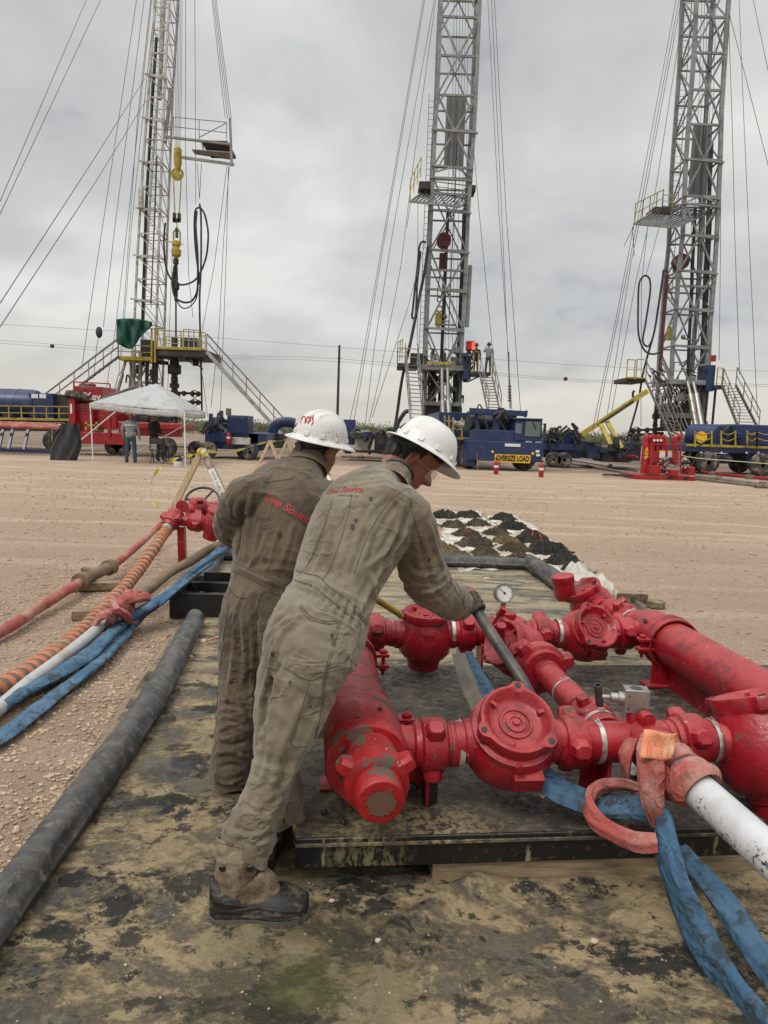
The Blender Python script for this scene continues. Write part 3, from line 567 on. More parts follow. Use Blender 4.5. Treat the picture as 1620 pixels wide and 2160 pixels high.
# inlet valve behind the right header
pipe([S(hb-.02,1.72,ZP+.0),S(hb-.04,1.90,ZP+.0)], .078, 'outlet_neck'); band(hb-.03,1.80,E2,.082); union(hb-.03,1.90,E2,rot=1.0,r=.09)
pipe([S(hb-.04,1.92,ZP),S(hb-.06,2.05,ZP)], .07); union(hb-.05,2.04,E2,rot=.2,r=.085,lug=.9)
valve(hb-.10, 2.27, E2-E1*.10, (-E1*.55+UP*.85), False, R_=.14, seed=.5, reach=.18, z=ZP)
b = MB(); q = S(hb-.27,2.30,ZP+.05); b.lathe([(-.03,.055),(.0,.07),(.08,.068),(.09,.075),(.13,.075),(.135,.068)], q, UP*.96-E1*.2, 30); b.cyl(q+E1*.10-E2*.05, q+E1*.13-E2*.16, .022, n=14); b.build('bleed_port', 'red_paint', sk)
# ---- gauge, needle valve block
gp_ = P(1048, 1330, 3.80); gd = P(1064, 1251, 3.78); gn = (Vector((0,-1,.30))+Vector((.22,0,0))).normalized(); gr = .050
ga = MB(); ga.cyl(gp_, gd-UP*.045, .014, n=12); ga.box(gp_+UP*.045, (.045,.04,.07)); ga.cyl(gp_+UP*.03, gp_+UP*.0+UP*.02, .025, n=12); g0 = ga.build('gauge_stem', 'steel', sk, bevel=.002)
gc = MB(); gc.lathe([(-.045,.02),(-.045,gr*.95),(-.03,gr),(.0,gr),(.002,gr*1.08),(.008,gr*1.08),(.008,gr*.93),(.002,gr*.90)], gd, gn, 36); g1_ = gc.build('pressure_gauge', 'steel', sk, ang=30)
gf = MB(); gf.lathe([(.002,.0005),(.0021,gr*.91),(.0015,gr*.91)], gd, gn, 36); gf.build('gauge_face', 'white_paint', g1_)
gx_, gy_, _ = frame(gn); gxr = gx_; 
tk = MB(); 
for i in range(25):
    a = math.radians(-45+270*i/24-0); v = gx_*math.cos(a)+gy_*math.sin(a); l_ = .16 if i % 4 == 0 else .09
    tk.beam(gd+gn*.0026+v*gr*(.86-l_), gd+gn*.0026+v*gr*.86, .0016 if i % 4 else .0024, .0008, gn)
v = -gx_*.75+gy_*.65; v.normalize(); tk.beam(gd+gn*.004-v*gr*.25, gd+gn*.004+v*gr*.7, .0028, .001, gn); tk.cyl(gd+gn*.002, gd+gn*.006, .006, n=12)
tk.build('gauge_marks', 'black_paint', g1_, smooth=False)
gt = MB(); gt.cyl(P(1043,1318,3.76), P(1063,1283,3.72), .017, .019, 14); gt.build('valve_handle', 'red_paint', sk)
nb = S(1.215, RB+.01, ZP+.155); r2 = math.radians(-14); X2 = E1*math.cos(r2)+E2*math.sin(r2); Y2 = E2*math.cos(r2)-E1*math.sin(r2)
b = MB(); b.cyl(S(1.215,RB,ZP+.06), nb-UP*.04, .030, n=24); b.build('block_neck', 'red_paint', sk)
b = MB(); b.box(nb, (.085,.062,.085), (X2,Y2,UP)); nv = b.build('needle_valve_block', 'steel', sk, bevel=.002)
b = MB(); b.cyl(nb+UP*.0422, nb+UP*.0428, .022, n=20); 
for dz in (-.026,.02): b.cyl(nb-Y2*.0312-X2*.028+UP*dz, nb-Y2*.0318-X2*.028+UP*dz, .004, n=10)
b.build('block_port', 'dark_steel', nv)
b = MB(); b.lathe([(0,.024),(.018,.024),(.02,.018),(.045,.018),(.05,.009),(.085,.009)], nb-X2*.042, -X2, 16); b.build('valve_stem', 'steel', nv)
b = MB(); q = nb-X2*.130; b.lathe([(-.042,.010),(-.042,.014),(.042,.0145),(.042,.010),(.01,.009)], q+UP*.005, (UP*.93-E1*.22-E2*.15).normalized(), 16); b.build('valve_handle', 'dark_steel', nv)
# raised maker lettering cast on the yoke of the back valve is left as plain rings
# ---- timbers under the skid
def timber(p0, p1, w_, h, label, name='timber'):
    p0 = Vector(p0); p1 = Vector(p1); t_ = thing(name, label, 'timber', tuple(p0)); L_ = (p1-p0).length; d = (p1-p0).normalized(); n_ = 26; rings = []
    s_ = Vector((-d.y, d.x, 0)); rng = random.Random(L_*7)
    for i in range(n_+1):
        c = p0+d*(L_*i/n_); j = [rng.uniform(-.002,.002) for _ in range(8)]
        rings.append([c+s_*(sx*w_/2+j[k])+UP*(sz*h/2+j[k+4]) for k, (sx, sz) in enumerate(((-1,-1),(1,-1),(1,1),(-1,1)))])
    o = MB().ring(rings).build('beam', 'wood', None, smooth=False, bevel=.003); o.rotation_euler = (0,0,0)
    o.name = name; bpy.data.objects.remove(t_); return tag(o, label, 'timber')
g0_ = G(908,1862); timber(g0_+Vector((0,.045,.040)), g0_+Vector((1.9,.225,.040)), .10, .076, 'weathered timber propping up the front edge of the black manifold skid')
timber(S(.2,1.4,.037), S(2.2,1.4,.037), .10, .070, 'weathered timber under the far side of the black manifold skid')

for (a_, b_, ax_, r_) in ((1.25,RB,E1,.0735),(.36,RB,E1,.0655),(1.33,RB,E1,.0735),(mx_,.50,E2,.0585),(mx_,.90,E2,.0585),(1.22,RC,E1,.0665),(1.92,RC,E1,.0735),(.46,RC,E1,.0665)):
    x, y, d = frame(ax_); c = S(a_, b_, ZP); MB().tube([c+(x*math.cos(t)+y*math.sin(t))*(r_+.0004*math.sin(t*31)) for t in [2*PI*i/60 for i in range(60)]], .0035, 6, closed=True).build('weld_bead', 'red_paint', sk)
# ================================================================ people
def loft(secs, Rv, n=28, ex=2.2, sub=5):
    """secs: (centre, half width along Rv, half depth[, shift of depth centre]); returns rings of a closed tube"""
    C = catmull([tuple(s[0]) for s in secs], sub); wd = catmull([(s[1], s[2], 0) for s in secs], sub); rings = []
    for i, c in enumerate(C):
        d = (C[min(i+1,len(C)-1)]-C[max(i-1,0)]).normalized(); x = Rv-d*Rv.dot(d)
        if x.length < 1e-3: x = Vector((1,0,0))-d*d.x
        x.normalize(); y = d.cross(x)
        ring = []
        for k in range(n):
            a = 2*PI*k/n; ca, sa = math.cos(a), math.sin(a)
            ring.append(c+x*(math.copysign(abs(ca)**(2/ex), ca)*wd[i][0])+y*(math.copysign(abs(sa)**(2/ex), sa)*wd[i][1]))
        rings.append(ring)
    return rings
def remesh(mb_list, voxel, smooth=4, name='m'):
    b = MB()
    for r in mb_list: b.ring(r) if isinstance(r, list) else b.add(r.v, r.f)
    o = b.build(name, 'black_paint'); md = o.modifiers.new('r', 'REMESH'); md.mode = 'VOXEL'; md.voxel_size = voxel
    ms = o.modifiers.new('s', 'SMOOTH'); ms.factor = .5; ms.iterations = smooth
    dg = bpy.context.evaluated_depsgraph_get(); me = bpy.data.meshes.new_from_object(o.evaluated_get(dg)); V = np.array([v.co[:] for v in me.vertices]); Fc = [tuple(p.vertices) for p in me.polygons]
    bpy.data.objects.remove(o); bpy.data.meshes.remove(me); return V, Fc
def vnormals(V, Fc):
    Nn = np.zeros_like(V); A = np.array([f[:4] if len(f) == 4 else f+(f[-1],) for f in Fc])
    n = np.cross(V[A[:,2]]-V[A[:,0]], V[A[:,3]]-V[A[:,1]])
    for k in range(4): np.add.at(Nn, A[:,k], n)
    return Nn/(np.linalg.norm(Nn, axis=1)[:,None]+1e-9)
def obj_from(V, Fc, name, mat, parent=None, loc=(0,0,0)):
    b = MB(); b.v = [tuple(v) for v in V]; b.f = list(Fc); o = b.build(name, mat, parent, ang=80); return o
def seg_dist(V, a, b):
    a = np.array(a); b = np.array(b); ab = b-a; t = np.clip(((V-a)@ab)/(ab@ab+1e-12), 0, 1); return np.linalg.norm(V-a-t[:,None]*ab, axis=1), t
def folds(V, Nn, Fc, lines, Rmax=.12):
    """cloth folds: each line is drawn over the body (photo pixels -> point on the cloth); w = half width, h = height"""
    bv = BVHTree.FromPolygons([tuple(v) for v in V], Fc); D = np.zeros(len(V)); cam0 = Vector((0,0,H))
    for pts, w_, h in lines:
        if abs(h) > .0025: w_ *= .9; h *= 1.2
        else: h *= 1.2
        q = []
        px = catmull([(p[0], p[1], 0) for p in pts], 5)
        for p in px:
            hit = bv.ray_cast(cam0, ray(p.x, p.y).normalized())
            if hit[0] is not None: q.append(np.array(hit[0]))
        if len(q) < 2: continue
        best = np.full(len(V), 9.); tt = np.zeros(len(V))
        for i in range(len(q)-1):
            if np.linalg.norm(q[i+1]-q[i]) > .12: continue
            d, t = seg_dist(V, q[i], q[i+1]); mk = d < best; best[mk] = d[mk]; tt[mk] = ((i+t)/(len(q)-1))[mk]
        env = np.clip(np.minimum(tt, 1-tt)*5+.15, 0, 1); 
        if abs(h) > .0025: D += h*env*(np.exp(-(best/w_)**2)-.45*np.exp(-((best-2.0*w_)/w_)**2))
        else: D += h*np.exp(-(best/w_)**4)
    return V+Nn*D[:,None]
def nz(P_, s, o=0): return noise.noise(Vector((P_[0]*s+o, P_[1]*s-o, P_[2]*s+o*.3)))
def cloth_noise(V, Nn, segs, amp=1.0, seed=0):
    """soft creases running round the limbs near joints; segs: (a, b, radius weight, joint positions)"""
    n = len(V); best = np.full(n, 9.); T = np.zeros(n); S_ = np.zeros(n, int)
    for i, sg in enumerate(segs):
        d, t = seg_dist(V, sg[0], sg[1]); d = d/sg[2]; mk = d < best; best[mk] = d[mk]; T[mk] = t[mk]; S_[mk] = i
    D = np.zeros(n); axs = [np.array(Vector(s[1])-Vector(s[0])) for s in segs]; ln = [np.linalg.norm(a) for a in axs]; axs = [a/l for a, l in zip(axs, ln)]
    for k in range(n):
        i = S_[k]; sg = segs[i]; t = T[k]; a = axs[i]; p = V[k]; al = p@a; perp = p-a*al
        # coordinates stretched so that folds run obliquely round the limb
        q = perp*4.5+a*(al*19.0)+np.array([seed,seed*.7,i*3.1]); r1 = 1-abs(noise.noise(Vector(q)))*2.2
        q2 = perp*11+a*(al*6.0)+np.array([seed*2+5,i,seed]); r2 = 1-abs(noise.noise(Vector(q2)))*2.2
        w0 = sum(wt*math.exp(-((t-tj)*ln[i]/wd)**2) for tj, wd, wt in sg[3])
        D[k] = .0062*w0*max(r1, -.3)+.0015*max(r2, -.4)*sg[4]+.006*noise.noise(Vector(p*5+seed))
    return V+Nn*(D*amp)[:,None]
def cloth_mat(name, col, col2, dark, green=0):
    m = Mat(name, col, .85); m.cmix(m.ramp(m.noise(3.2, 6, .62), .38, .66), col2)
    m.cmix(m.ramp(m.noise(4.2, 7, .70, off=(3,1,2)), .46, .64, 0, .72), dark)
    m.cmix(m.ramp(m.noise(28, 5, .6, off=(6,1,2)), .64, .72, 0, .55), tuple(c*.5 for c in dark))
    w1 = m.n('ShaderNodeTexWave'); w1.inputs['Scale'].default_value = 260; w1.inputs['Distortion'].default_value = 1.5; m.l(m.tc.outputs['Object'], w1.inputs[0])
    def crease(sc, st, off): return m.math('ABSOLUTE', m.math('SUBTRACT', m.noise(sc, 3, .5, st, off, .6), .5), 0)
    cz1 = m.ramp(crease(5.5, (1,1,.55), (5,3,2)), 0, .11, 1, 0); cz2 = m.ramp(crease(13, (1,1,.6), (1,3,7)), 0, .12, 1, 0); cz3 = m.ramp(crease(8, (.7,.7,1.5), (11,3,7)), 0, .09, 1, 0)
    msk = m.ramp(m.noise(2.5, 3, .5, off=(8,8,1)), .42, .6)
    m.bump(m.math('MULTIPLY', cz1, msk), .55, .012); m.bump(m.math('MULTIPLY', cz3, m.ramp(m.noise(2.5, 3, .5, off=(1,2,9)), .45, .62)), .6, .010); m.bump(cz2, .35, .005)
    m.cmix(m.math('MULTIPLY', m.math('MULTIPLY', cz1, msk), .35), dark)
    m.bump(m.noise(13, 6, .65, off=(5,3,2)), .32, .010); m.bump(w1.outputs[0], .12, .001); m.bump(m.noise(300, 2, .5), .3, .0015)
    m.b.inputs['Sheen Weight'].default_value = .25; m.b.inputs['Sheen Roughness'].default_value = .5; MT[name] = m.m
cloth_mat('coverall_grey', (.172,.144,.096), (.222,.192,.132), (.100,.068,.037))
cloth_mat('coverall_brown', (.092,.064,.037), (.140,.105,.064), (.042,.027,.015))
m = Mat('skin', (.29,.125,.072), .48); m.cmix(m.ramp(m.noise(12, 4, .6), .4, .65), (.235,.094,.056)); m.b.inputs['Subsurface Weight'].default_value = .12; m.b.inputs['Subsurface Radius'].default_value = (.02,.008,.004); m.b.inputs['Subsurface Scale'].default_value = .5
m.bump(m.noise(180, 3, .6), .15, .001); MT['skin'] = m.m
m = Mat('hair', (.009,.007,.006), .55); m.bump(m.noise(60, 4, .6, (1,1,.25)), .8, .004); MT['hair'] = m.m
m = Mat('hat_white', (.70,.70,.68), .33); m.cmix(m.ramp(m.noise(5, 6, .65), .5, .75, 0, .5), (.56,.54,.50)); m.cmix(m.ramp(m.noise(38, 6, .75, off=(3,3,3)), .64, .69, 0, .75), (.20,.17,.13)); m.bump(m.noise(30, 4), .05, .003); MT['hat'] = m.m
m = Mat('hat_dirty', (.66,.65,.62), .4); m.cmix(m.ramp(m.noise(6, 6, .7), .45, .7, 0, .7), (.46,.43,.37)); m.cmix(m.ramp(m.noise(26, 7, .75, off=(3,3,3)), .585, .64, 0, .85), (.13,.10,.07)); m.bump(m.noise(30, 4), .08, .003); MT['hat2'] = m.m
simple('red_ink', (.45,.02,.025), .6, 0, .3, 30, 0); simple('grey_ink', (.05,.055,.05), .7, 0, .3, 30, 0)
# ---- head
HZ = [-.122,-.115,-.10,-.088,-.075,-.066,-.058,-.045,-.03,-.012,.0,.012,.028,.05,.08,.105,.122,.132]
HF = [.040,.068,.083,.083,.080,.088,.088,.088,.090,.089,.086,.083,.094,.098,.090,.066,.036,.004]
HB = [-.01,-.022,-.040,-.052,-.062,-.069,-.074,-.082,-.09,-.097,-.10,-.102,-.104,-.103,-.094,-.072,-.045,-.006]
HW = [.022,.036,.049,.054,.058,.061,.063,.066,.069,.071,.072,.0725,.0745,.0755,.071,.056,.036,.005]
def head_rings(off=0.0, nth=72, nzs=60):
    rings = []
    for i in range(nzs+1):
        z = -.122+.254*i/nzs; f, bk, w_ = (float(np.interp(z, HZ, q)) for q in (HF, HB, HW)); cx = (f*.35+bk*.65)*.6; ring = []
        for k in range(nth):
            a = 2*PI*k/nth; ca, sa = math.cos(a), math.sin(a); rx = (f-cx) if ca > 0 else (cx-bk); ex = 2.35 if ca > 0 else 2.1
            x = cx+math.copysign(abs(ca)**(2/ex), ca)*rx; y = math.copysign(abs(sa)**(2/ex), sa)*w_
            if ca > 0:
                nose = max(0, min(1, (.022-z)/.045))*(1 if z > -.030 else max(0, 1-(-.030-z)/.014)); sg = .0085+.010*max(0,min(1,(.01-z)/.04))
                x += .034*nose*math.exp(-(y/sg)**2)
                x -= .010*math.exp(-((z-.006)/.014)**2)*math.exp(-((abs(y)-.033)/.016)**2)      # eye sockets
                x += .0045*math.exp(-((z-.006)/.007)**2)*math.exp(-((abs(y)-.032)/.010)**2)     # lids
                x -= .005*math.exp(-((z+.0655)/.0028)**2)*math.exp(-(y/.024)**2)                # mouth line
                x += .006*math.exp(-((z+.059)/.006)**2)*math.exp(-(y/.020)**2)+.005*math.exp(-((z+.073)/.006)**2)*math.exp(-(y/.018)**2)
                x += .004*math.exp(-((z+.02)/.02)**2)*math.exp(-((abs(y)-.048)/.015)**2)       # cheekbones
            k_ = 1+off/.08; ring.append(Vector((cx+(x-cx)*k_, y*k_, z*(1+off/.12))))
        rings.append(ring)
    return rings
def xf(rings, o, X, Y, Z, s=1): return [[o+X*(p.x*s)+Y*(p.y*s)+Z*(p.z*s) for p in r] for r in rings]
def xfm(mb, o, X, Y, Z, s=1):
    b = MB(); b.v = [tuple(o+X*(p[0]*s)+Y*(p[1]*s)+Z*(p[2]*s)) for p in mb.v]; b.f = mb.f; return b
def ear_mb(side):
    b = MB(); pts = [(.006,0,-.030),(.000,.006,-.033),(-.010,.011,-.022),(-.018,.017,-.002),(-.018,.019,.016),(-.006,.018,.029),(.008,.012,.027),(.013,.005,.014),(.010,.002,.002)]
    P_ = catmull([(x, y, z) for x, y, z in pts], 5); P_ = [Vector((p.x-.004, side*(p.y+.069), p.z)) for p in P_]
    b.tube(P_, [.0042]*len(P_), 8)
    b.sphere(Vector((-.004, side*.076, .0)), .016, 12, (.75,.35,1.6))
    P2 = catmull([(.004,.004,-.012),(-.006,.012,-.010),(-.008,.014,.006),(.004,.010,.018)], 4); b.tube([Vector((p.x, side*(p.y+.069), p.z)) for p in P2], .0034, 8); return b
def face_frame(fwd, upish):
    X = Vector(fwd).normalized(); Z = (Vector(upish)-X*Vector(upish).dot(X)).normalized(); return X, Z.cross(X), Z
def hat_mb():
    """full brim hard hat, local: x forward, z up, brim plane z = 0"""
    NT = 96; rings = []; 
    def dome(u, a):      # u 0 at brim, 1 at apex
        r = math.cos(u*PI/2)**.80; z = .128*math.sin(u*PI/2)**1.0; x = math.cos(a)*.138*r; y = math.sin(a)*.113*r
        rid = 0
        if u > .12:       # three raised ridges running front to back
            rid = .010*math.exp(-(y/.012)**4)*min(1,(u-.12)*4) + .006*math.exp(-((abs(y)-.045)/.008)**4)*min(1,max(0,(u-.3)*4))
            rid *= 1 if x < .09 else max(0, 1-(x-.09)/.03)
        return x, y, z+rid
    prof = [(-.032,1.0,-.020),(-.034,1.02,-.012)]
    # brim from outer lip to the dome foot
    def brim(ro, dz): 
        ring = []
        for k in range(NT):
            a = 2*PI*k/NT; ex = .042+.010*max(0, math.cos(a)); droop = -.018-.010*max(0, math.cos(a))
            t_ = ro; x = math.cos(a)*(.138+ex*t_); y = math.sin(a)*(.113+(ex-.004)*t_); z = droop*t_**1.4+dz; ring.append(Vector((x, y, z)))
        return ring
    rings.append(brim(0.0, -.006)); rings.append(brim(.5, -.003)); rings.append(brim(.97, -.002)); rings.append(brim(1.0, 0.001)); rings.append(brim(.97, .003)); rings.append(brim(.6, .001)); rings.append(brim(.25, .001)); rings.append(brim(.06, .004))
    for i in range(1, 25):
        u = i/24*.985; rings.append([Vector(dome(u, 2*PI*k/NT)) for k in range(NT)])
    b = MB(); b.ring(rings, caps=False); b.add([Vector((0,0,.1365))]+rings[-1], [(0,k+1,(k+1)%NT+1) for k in range(NT)])
    inner = [[Vector((p.x*.975, p.y*.975, p.z*.975-.002)) for p in r] for r in rings[8:]]
    b.ring([rings[0]]+inner[:1]+inner, caps=False)
    return b
def put_hat(parent, o, X, Y, Z, mat, marks=None, sc=1):
    X = X*sc; Y = Y*sc; Z = Z*sc
    h = xfm(hat_mb(), o, X, Y, Z).build('hard_hat', mat, parent, ang=50)
    b = MB()
    for a in (.30, .95, 1.6, 2.2, 2.8, -.30, -.95, -1.6, -2.2, -2.8):   # accessory slots round the rim
        x, y = math.cos(a)*.1395, math.sin(a)*.1145; t_ = Vector((-math.sin(a), math.cos(a), 0)); r_ = Vector((math.cos(a), math.sin(a), .12)).normalized()
        sb_ = MB(); sb_.box(Vector((x, y, .016)), (.024,.010,.018), (t_, r_, t_.cross(r_))); xfm(sb_, o, X, Y, Z).build('hat_slot', mat, h, bevel=.002)
    for k_ in range(5): b.box(Vector((-.03+.02*k_, .0, .1345-.002*abs(k_-2))), (.012,.008,.006))
    pass
    # suspension band and ratchet
    b = MB(); b.tube([Vector((math.cos(2*PI*k/40)*.103-.004, math.sin(2*PI*k/40)*.084, -.016)) for k in range(40)], .013, 8, closed=True, flat=.22, ref=Vector((0,0,1)))
    b2 = MB(); pts = [Vector((math.cos(t_)*.108-.004, math.sin(t_)*.088, -.022-.022*(1-math.cos((t_-PI)*1.0+0))*0-.03*max(0,-math.cos(t_)))) for t_ in np.linspace(PI*.55, PI*1.45, 20)]
    b2.tube(pts, .011, 8, flat=.3, ref=Vector((0,0,1))); b2.cyl(Vector((-.108,0,-.055)), Vector((-.128,0,-.058)), .021, n=20)
    xfm(b2, o, X, Y, Z).build('suspension_band', 'rubber', h); return h
# ---- gripping hand: fingers wrapped round a bar
def grip_hand(C, A, W, r, side=1, s=1.0):
    """C: centre of the grip on the bar axis, A: bar axis (towards the thumb), W: direction the back of the hand points"""
    A = A.normalized(); W = (W-A*W.dot(A)).normalized(); T_ = A.cross(W)*side; parts = []
    def pt(ang, rad, ax): return C+A*ax+(W*math.cos(ang)+T_*math.sin(ang))*rad
    lens = [1.0, 1.08, 1.02, .85]
    for i in range(4):
        ax = (.031-.0205*i)*s; rr = r+.0105*s; fr = (.0105 if i < 3 else .0092)*s
        angs = np.linspace(-.15, 3.3*lens[i], 9); pts = [pt(a, rr*(1+.10*math.sin(a*2.6)), ax*(1-.12*max(0,a)/3)) for a in angs]
        parts.append(MB().tube(pts, [fr*1.08, fr*1.12, fr, fr*1.03, fr*.97, fr*1.0, fr*.92, fr*.86, fr*.62], 10))
    # palm
    pr_ = []
    for a, wd, th in ((-.15,.040,.0125),(-.45,.042,.0145),(-.85,.042,.0155),(-1.25,.039,.016),(-1.6,.034,.017)):
        c = pt(a, r+.011*s+(.014*max(0,-a-.3))*s, -.001); d = (T_*math.cos(a)-W*math.sin(a)); nrm_ = (W*math.cos(a)+T_*math.sin(a))
        pr_.append([c+A*(math.copysign(abs(math.cos(q))**.7, math.cos(q))*wd*s)+nrm_*(math.sin(q)*th*s) for q in [2*PI*k/16 for k in range(16)]])
    parts.append(MB().ring(pr_))
    wr = pt(-1.35, r+.036*s, -.003)
    # thumb leaves the side of the palm and closes the other way round
    tp = [pt(-1.15, r+.020*s, .034*s), pt(-1.5, r+.017*s, .052*s), pt(-2.1, r+.013*s, .058*s), pt(-2.7, r+.012*s, .054*s), pt(-3.3, r+.011*s, .050*s)]
    parts.append(MB().tube(catmull([tuple(p) for p in tp], 3), list(np.interp(np.linspace(0,1,13), [0,.25,.6,1], [.0145*s,.0125*s,.0115*s,.008*s])), 10))
    return parts, wr
def boot(parent, heel, toe, ztop, ankle, w_=.056, leather='leather', rub='boot_rubber'):
    """pac boot: rubber lower with lugged sole, laced-off leather shaft"""
    heel = Vector(heel); toe = Vector(toe); d = (toe-heel).normalized(); s_ = Vector((-d.y, d.x, 0)); Ln = (toe-heel).length
    def sect(t, z0, wk, top):
        c = heel+d*(Ln*t)+UP*z0; return c
    outline = [(0,.30),(.02,.62),(.08,.88),(.2,.92),(.35,.86),(.5,.90),(.66,1.04),(.78,1.02),(.86,.92),(.93,.74),(.98,.48),(1.0,.16)]
    def oring(zf, k=1., n=44, grow=0.):
        ring = []
        us = [i/(n//2) for i in range(n//2+1)]
        for sgn, seq in ((1, us), (-1, us[::-1][1:-1])):
            for u in seq:
                t = (1-math.cos(PI*u))/2; wv = float(np.interp(t, [o[0] for o in outline], [o[1] for o in outline]))*w_*k
                c = heel+d*(Ln*t)+d*((t-.5)*2*grow); ring.append(c+s_*(sgn*(wv+grow))+UP*(zf(t) if callable(zf) else zf))
        return ring
    b = MB(); b.ring([oring(.004, .93), oring(.012, 1.02, grow=.002), oring(.026, 1.03, grow=.002), oring(.030, .99)]); b.build('boot_sole', 'boot_sole', parent)
    topz = lambda t: float(np.interp(t, [0,.12,.35,.55,.75,1], [.118,.112,.092,.088,.080,.056]))
    b = MB(); lo = [oring(lambda t, f=f: .030+(topz(t)-.030)*f, k_*1.06) for f, k_ in ((0,1.02),(.10,1.07),(.18,1.03),(.30,1.02),(.34,1.05),(.40,1.02),(.62,1.0),(.66,1.03),(.72,.99),(.88,.93))]
    def shrink(ring, q, zadd, tmin=.0):
        out_ = []
        for p in ring:
            t = (p-heel).dot(d)/Ln; c = heel+d*(Ln*t); side = (p-heel).dot(s_); tt = t
            out_.append(heel+d*(Ln*(t if t > .42 else t))+s_*side*q+UP*(p.z+zadd))
        return out_
    lo.append(shrink(lo[-1], .78, .012)); lo.append(shrink(lo[-1], .5, .010)); lo.append(shrink(lo[-1], .1, .002)); b.ring(lo, caps=True); b.build('boot_lower', rub, parent)
    # leather shaft
    a0 = heel+d*(Ln*.27); tp_ = Vector((a0.x*.45+ankle.x*.55, a0.y*.45+ankle.y*.55, ztop))
    secs = [(a0+UP*.060+d*.038, .052, .104), (a0+UP*.090+d*.030, .051, .095), (a0+UP*.118+d*.006, .048, .068), (a0+UP*.15, .050, .066), (a0*.6+tp_*.4+UP*.0, .054, .070), (tp_, .058, .074)]
    secs[4] = (Vector((secs[4][0].x, secs[4][0].y, .19)), .054, .070); R_ = loft(secs, s_, 44, 2.3, 10)
    for r in R_:
        cc = sum(r, Vector())/len(r)
        for k, p in enumerate(r): r[k] = p+(p-cc).normalized()*(.006*noise.noise(Vector((p.x*14, p.y*14, p.z*42)))+.003*noise.noise(p*70))
    b = MB(); b.ring(R_); sh = b.build('boot_shaft', leather, parent)
    for q, rr_, mt_ in ((R_[2], .0045, 'rubber'), (R_[-1], .0045, leather)):
        cc = sum(q, Vector())/len(q); MB().tube([cc+(p-cc)*1.02 for p in q], rr_, 6, closed=True).build('boot_welt', mt_, sh)
    mid = secs[4][0]; MB().beam(secs[2][0]-s_*.0505, mid-s_*.0565, .020, .003, s_).build('boot_strap', leather, sh)
    for o_ in (-.042, .040): MB().lathe([(-.001,.011),(.002,.008)], mid-s_*.052+d*o_-UP*.004-s_*.002, -s_, 12).build('eyelet', 'black_paint', sh)
    b = MB()
    for t in np.linspace(.04,.96,14):
        for sg in (-1,): b.box(heel+d*(Ln*t)+s_*sg*(float(np.interp(t, [o[0] for o in outline], [o[1] for o in outline]))*w_*1.0)+UP*.010, (.010,.008,.018), (d, s_, UP))
    b.build('sole_lugs', 'boot_sole', parent, smooth=False)
    return sh
simple('boot_sole', (.14,.12,.095), .85, 0, .4, 20, .4, (.05,.05,.05), .5)
def decal(bv, txt, px, direction, up, width, size, mat, parent, lift=.0035, name='lettering', shear=.15, bold=.0, keep=None):
    """letters laid on the cloth round a photo pixel"""
    hit = bv.ray_cast(Vector((0,0,H)), ray(*px).normalized()); 
    if hit[0] is None: print('DECAL MISS', txt, px); return
    c, n_ = hit[0], hit[1]; X = Vector(direction); n_ = n_.normalized()
    if n_.dot(Vector((0,0,H))-c) < 0: n_ = -n_
    X = (X-n_*X.dot(n_)).normalized(); Y = (Vector(up)-n_*Vector(up).dot(n_)); Y = (Y-X*Y.dot(X)).normalized()
    vs, fs = text_mesh(txt, size, shear=shear, bold=bold, width=width); b = MB()
    bm = bmesh.new(); bv_ = [bm.verts.new(v) for v in vs]
    for f in fs:
        try: bm.faces.new([bv_[i] for i in f])
        except ValueError: pass
    bmesh.ops.triangulate(bm, faces=bm.faces[:]); bmesh.ops.subdivide_edges(bm, edges=[e for e in bm.edges if e.calc_length() > size*.25], cuts=2, use_grid_fill=False); bmesh.ops.triangulate(bm, faces=bm.faces[:])
    vs = [v.co.copy() for v in bm.verts]; bm.verts.index_update(); fs = [tuple(v.index for v in f.verts) for f in bm.faces]; bm.free(); out_ = []
    for v in vs:
        p = c+X*v.x+Y*v.y+n_*.12; hh = bv.ray_cast(p, -n_, .35); out_.append((hh[0]+n_*lift) if hh[0] is not None else c+X*v.x+Y*v.y-n_*.05)
    b.add(out_, fs); return b.build(name, mat, parent, smooth=False)

def person(key):
    K = key; Rv = K['R'].normalized(); clothes = []; skin = []; segs = []
    def thin(secs, k): return [(s[0], s[1]*k, s[2]*k) for s in secs]
    for secs in K['lofts']:
        clothes.append(loft(secs, Rv, 32, 2.25)); skin.append(loft(thin(secs, .80), Rv, 20, 2.1))
    for (pts, rad) in K['limbs']:
        pc = catmull([tuple(p) for p in pts], 6); rr = [float(np.interp(i/(len(pc)-1), np.linspace(0,1,len(rad)), rad)) for i in range(len(pc))]
        clothes.append(MB().tube(pc, rr, 22)); skin.append(MB().tube(pc, [q*.62 for q in rr], 14))
    return clothes, skin
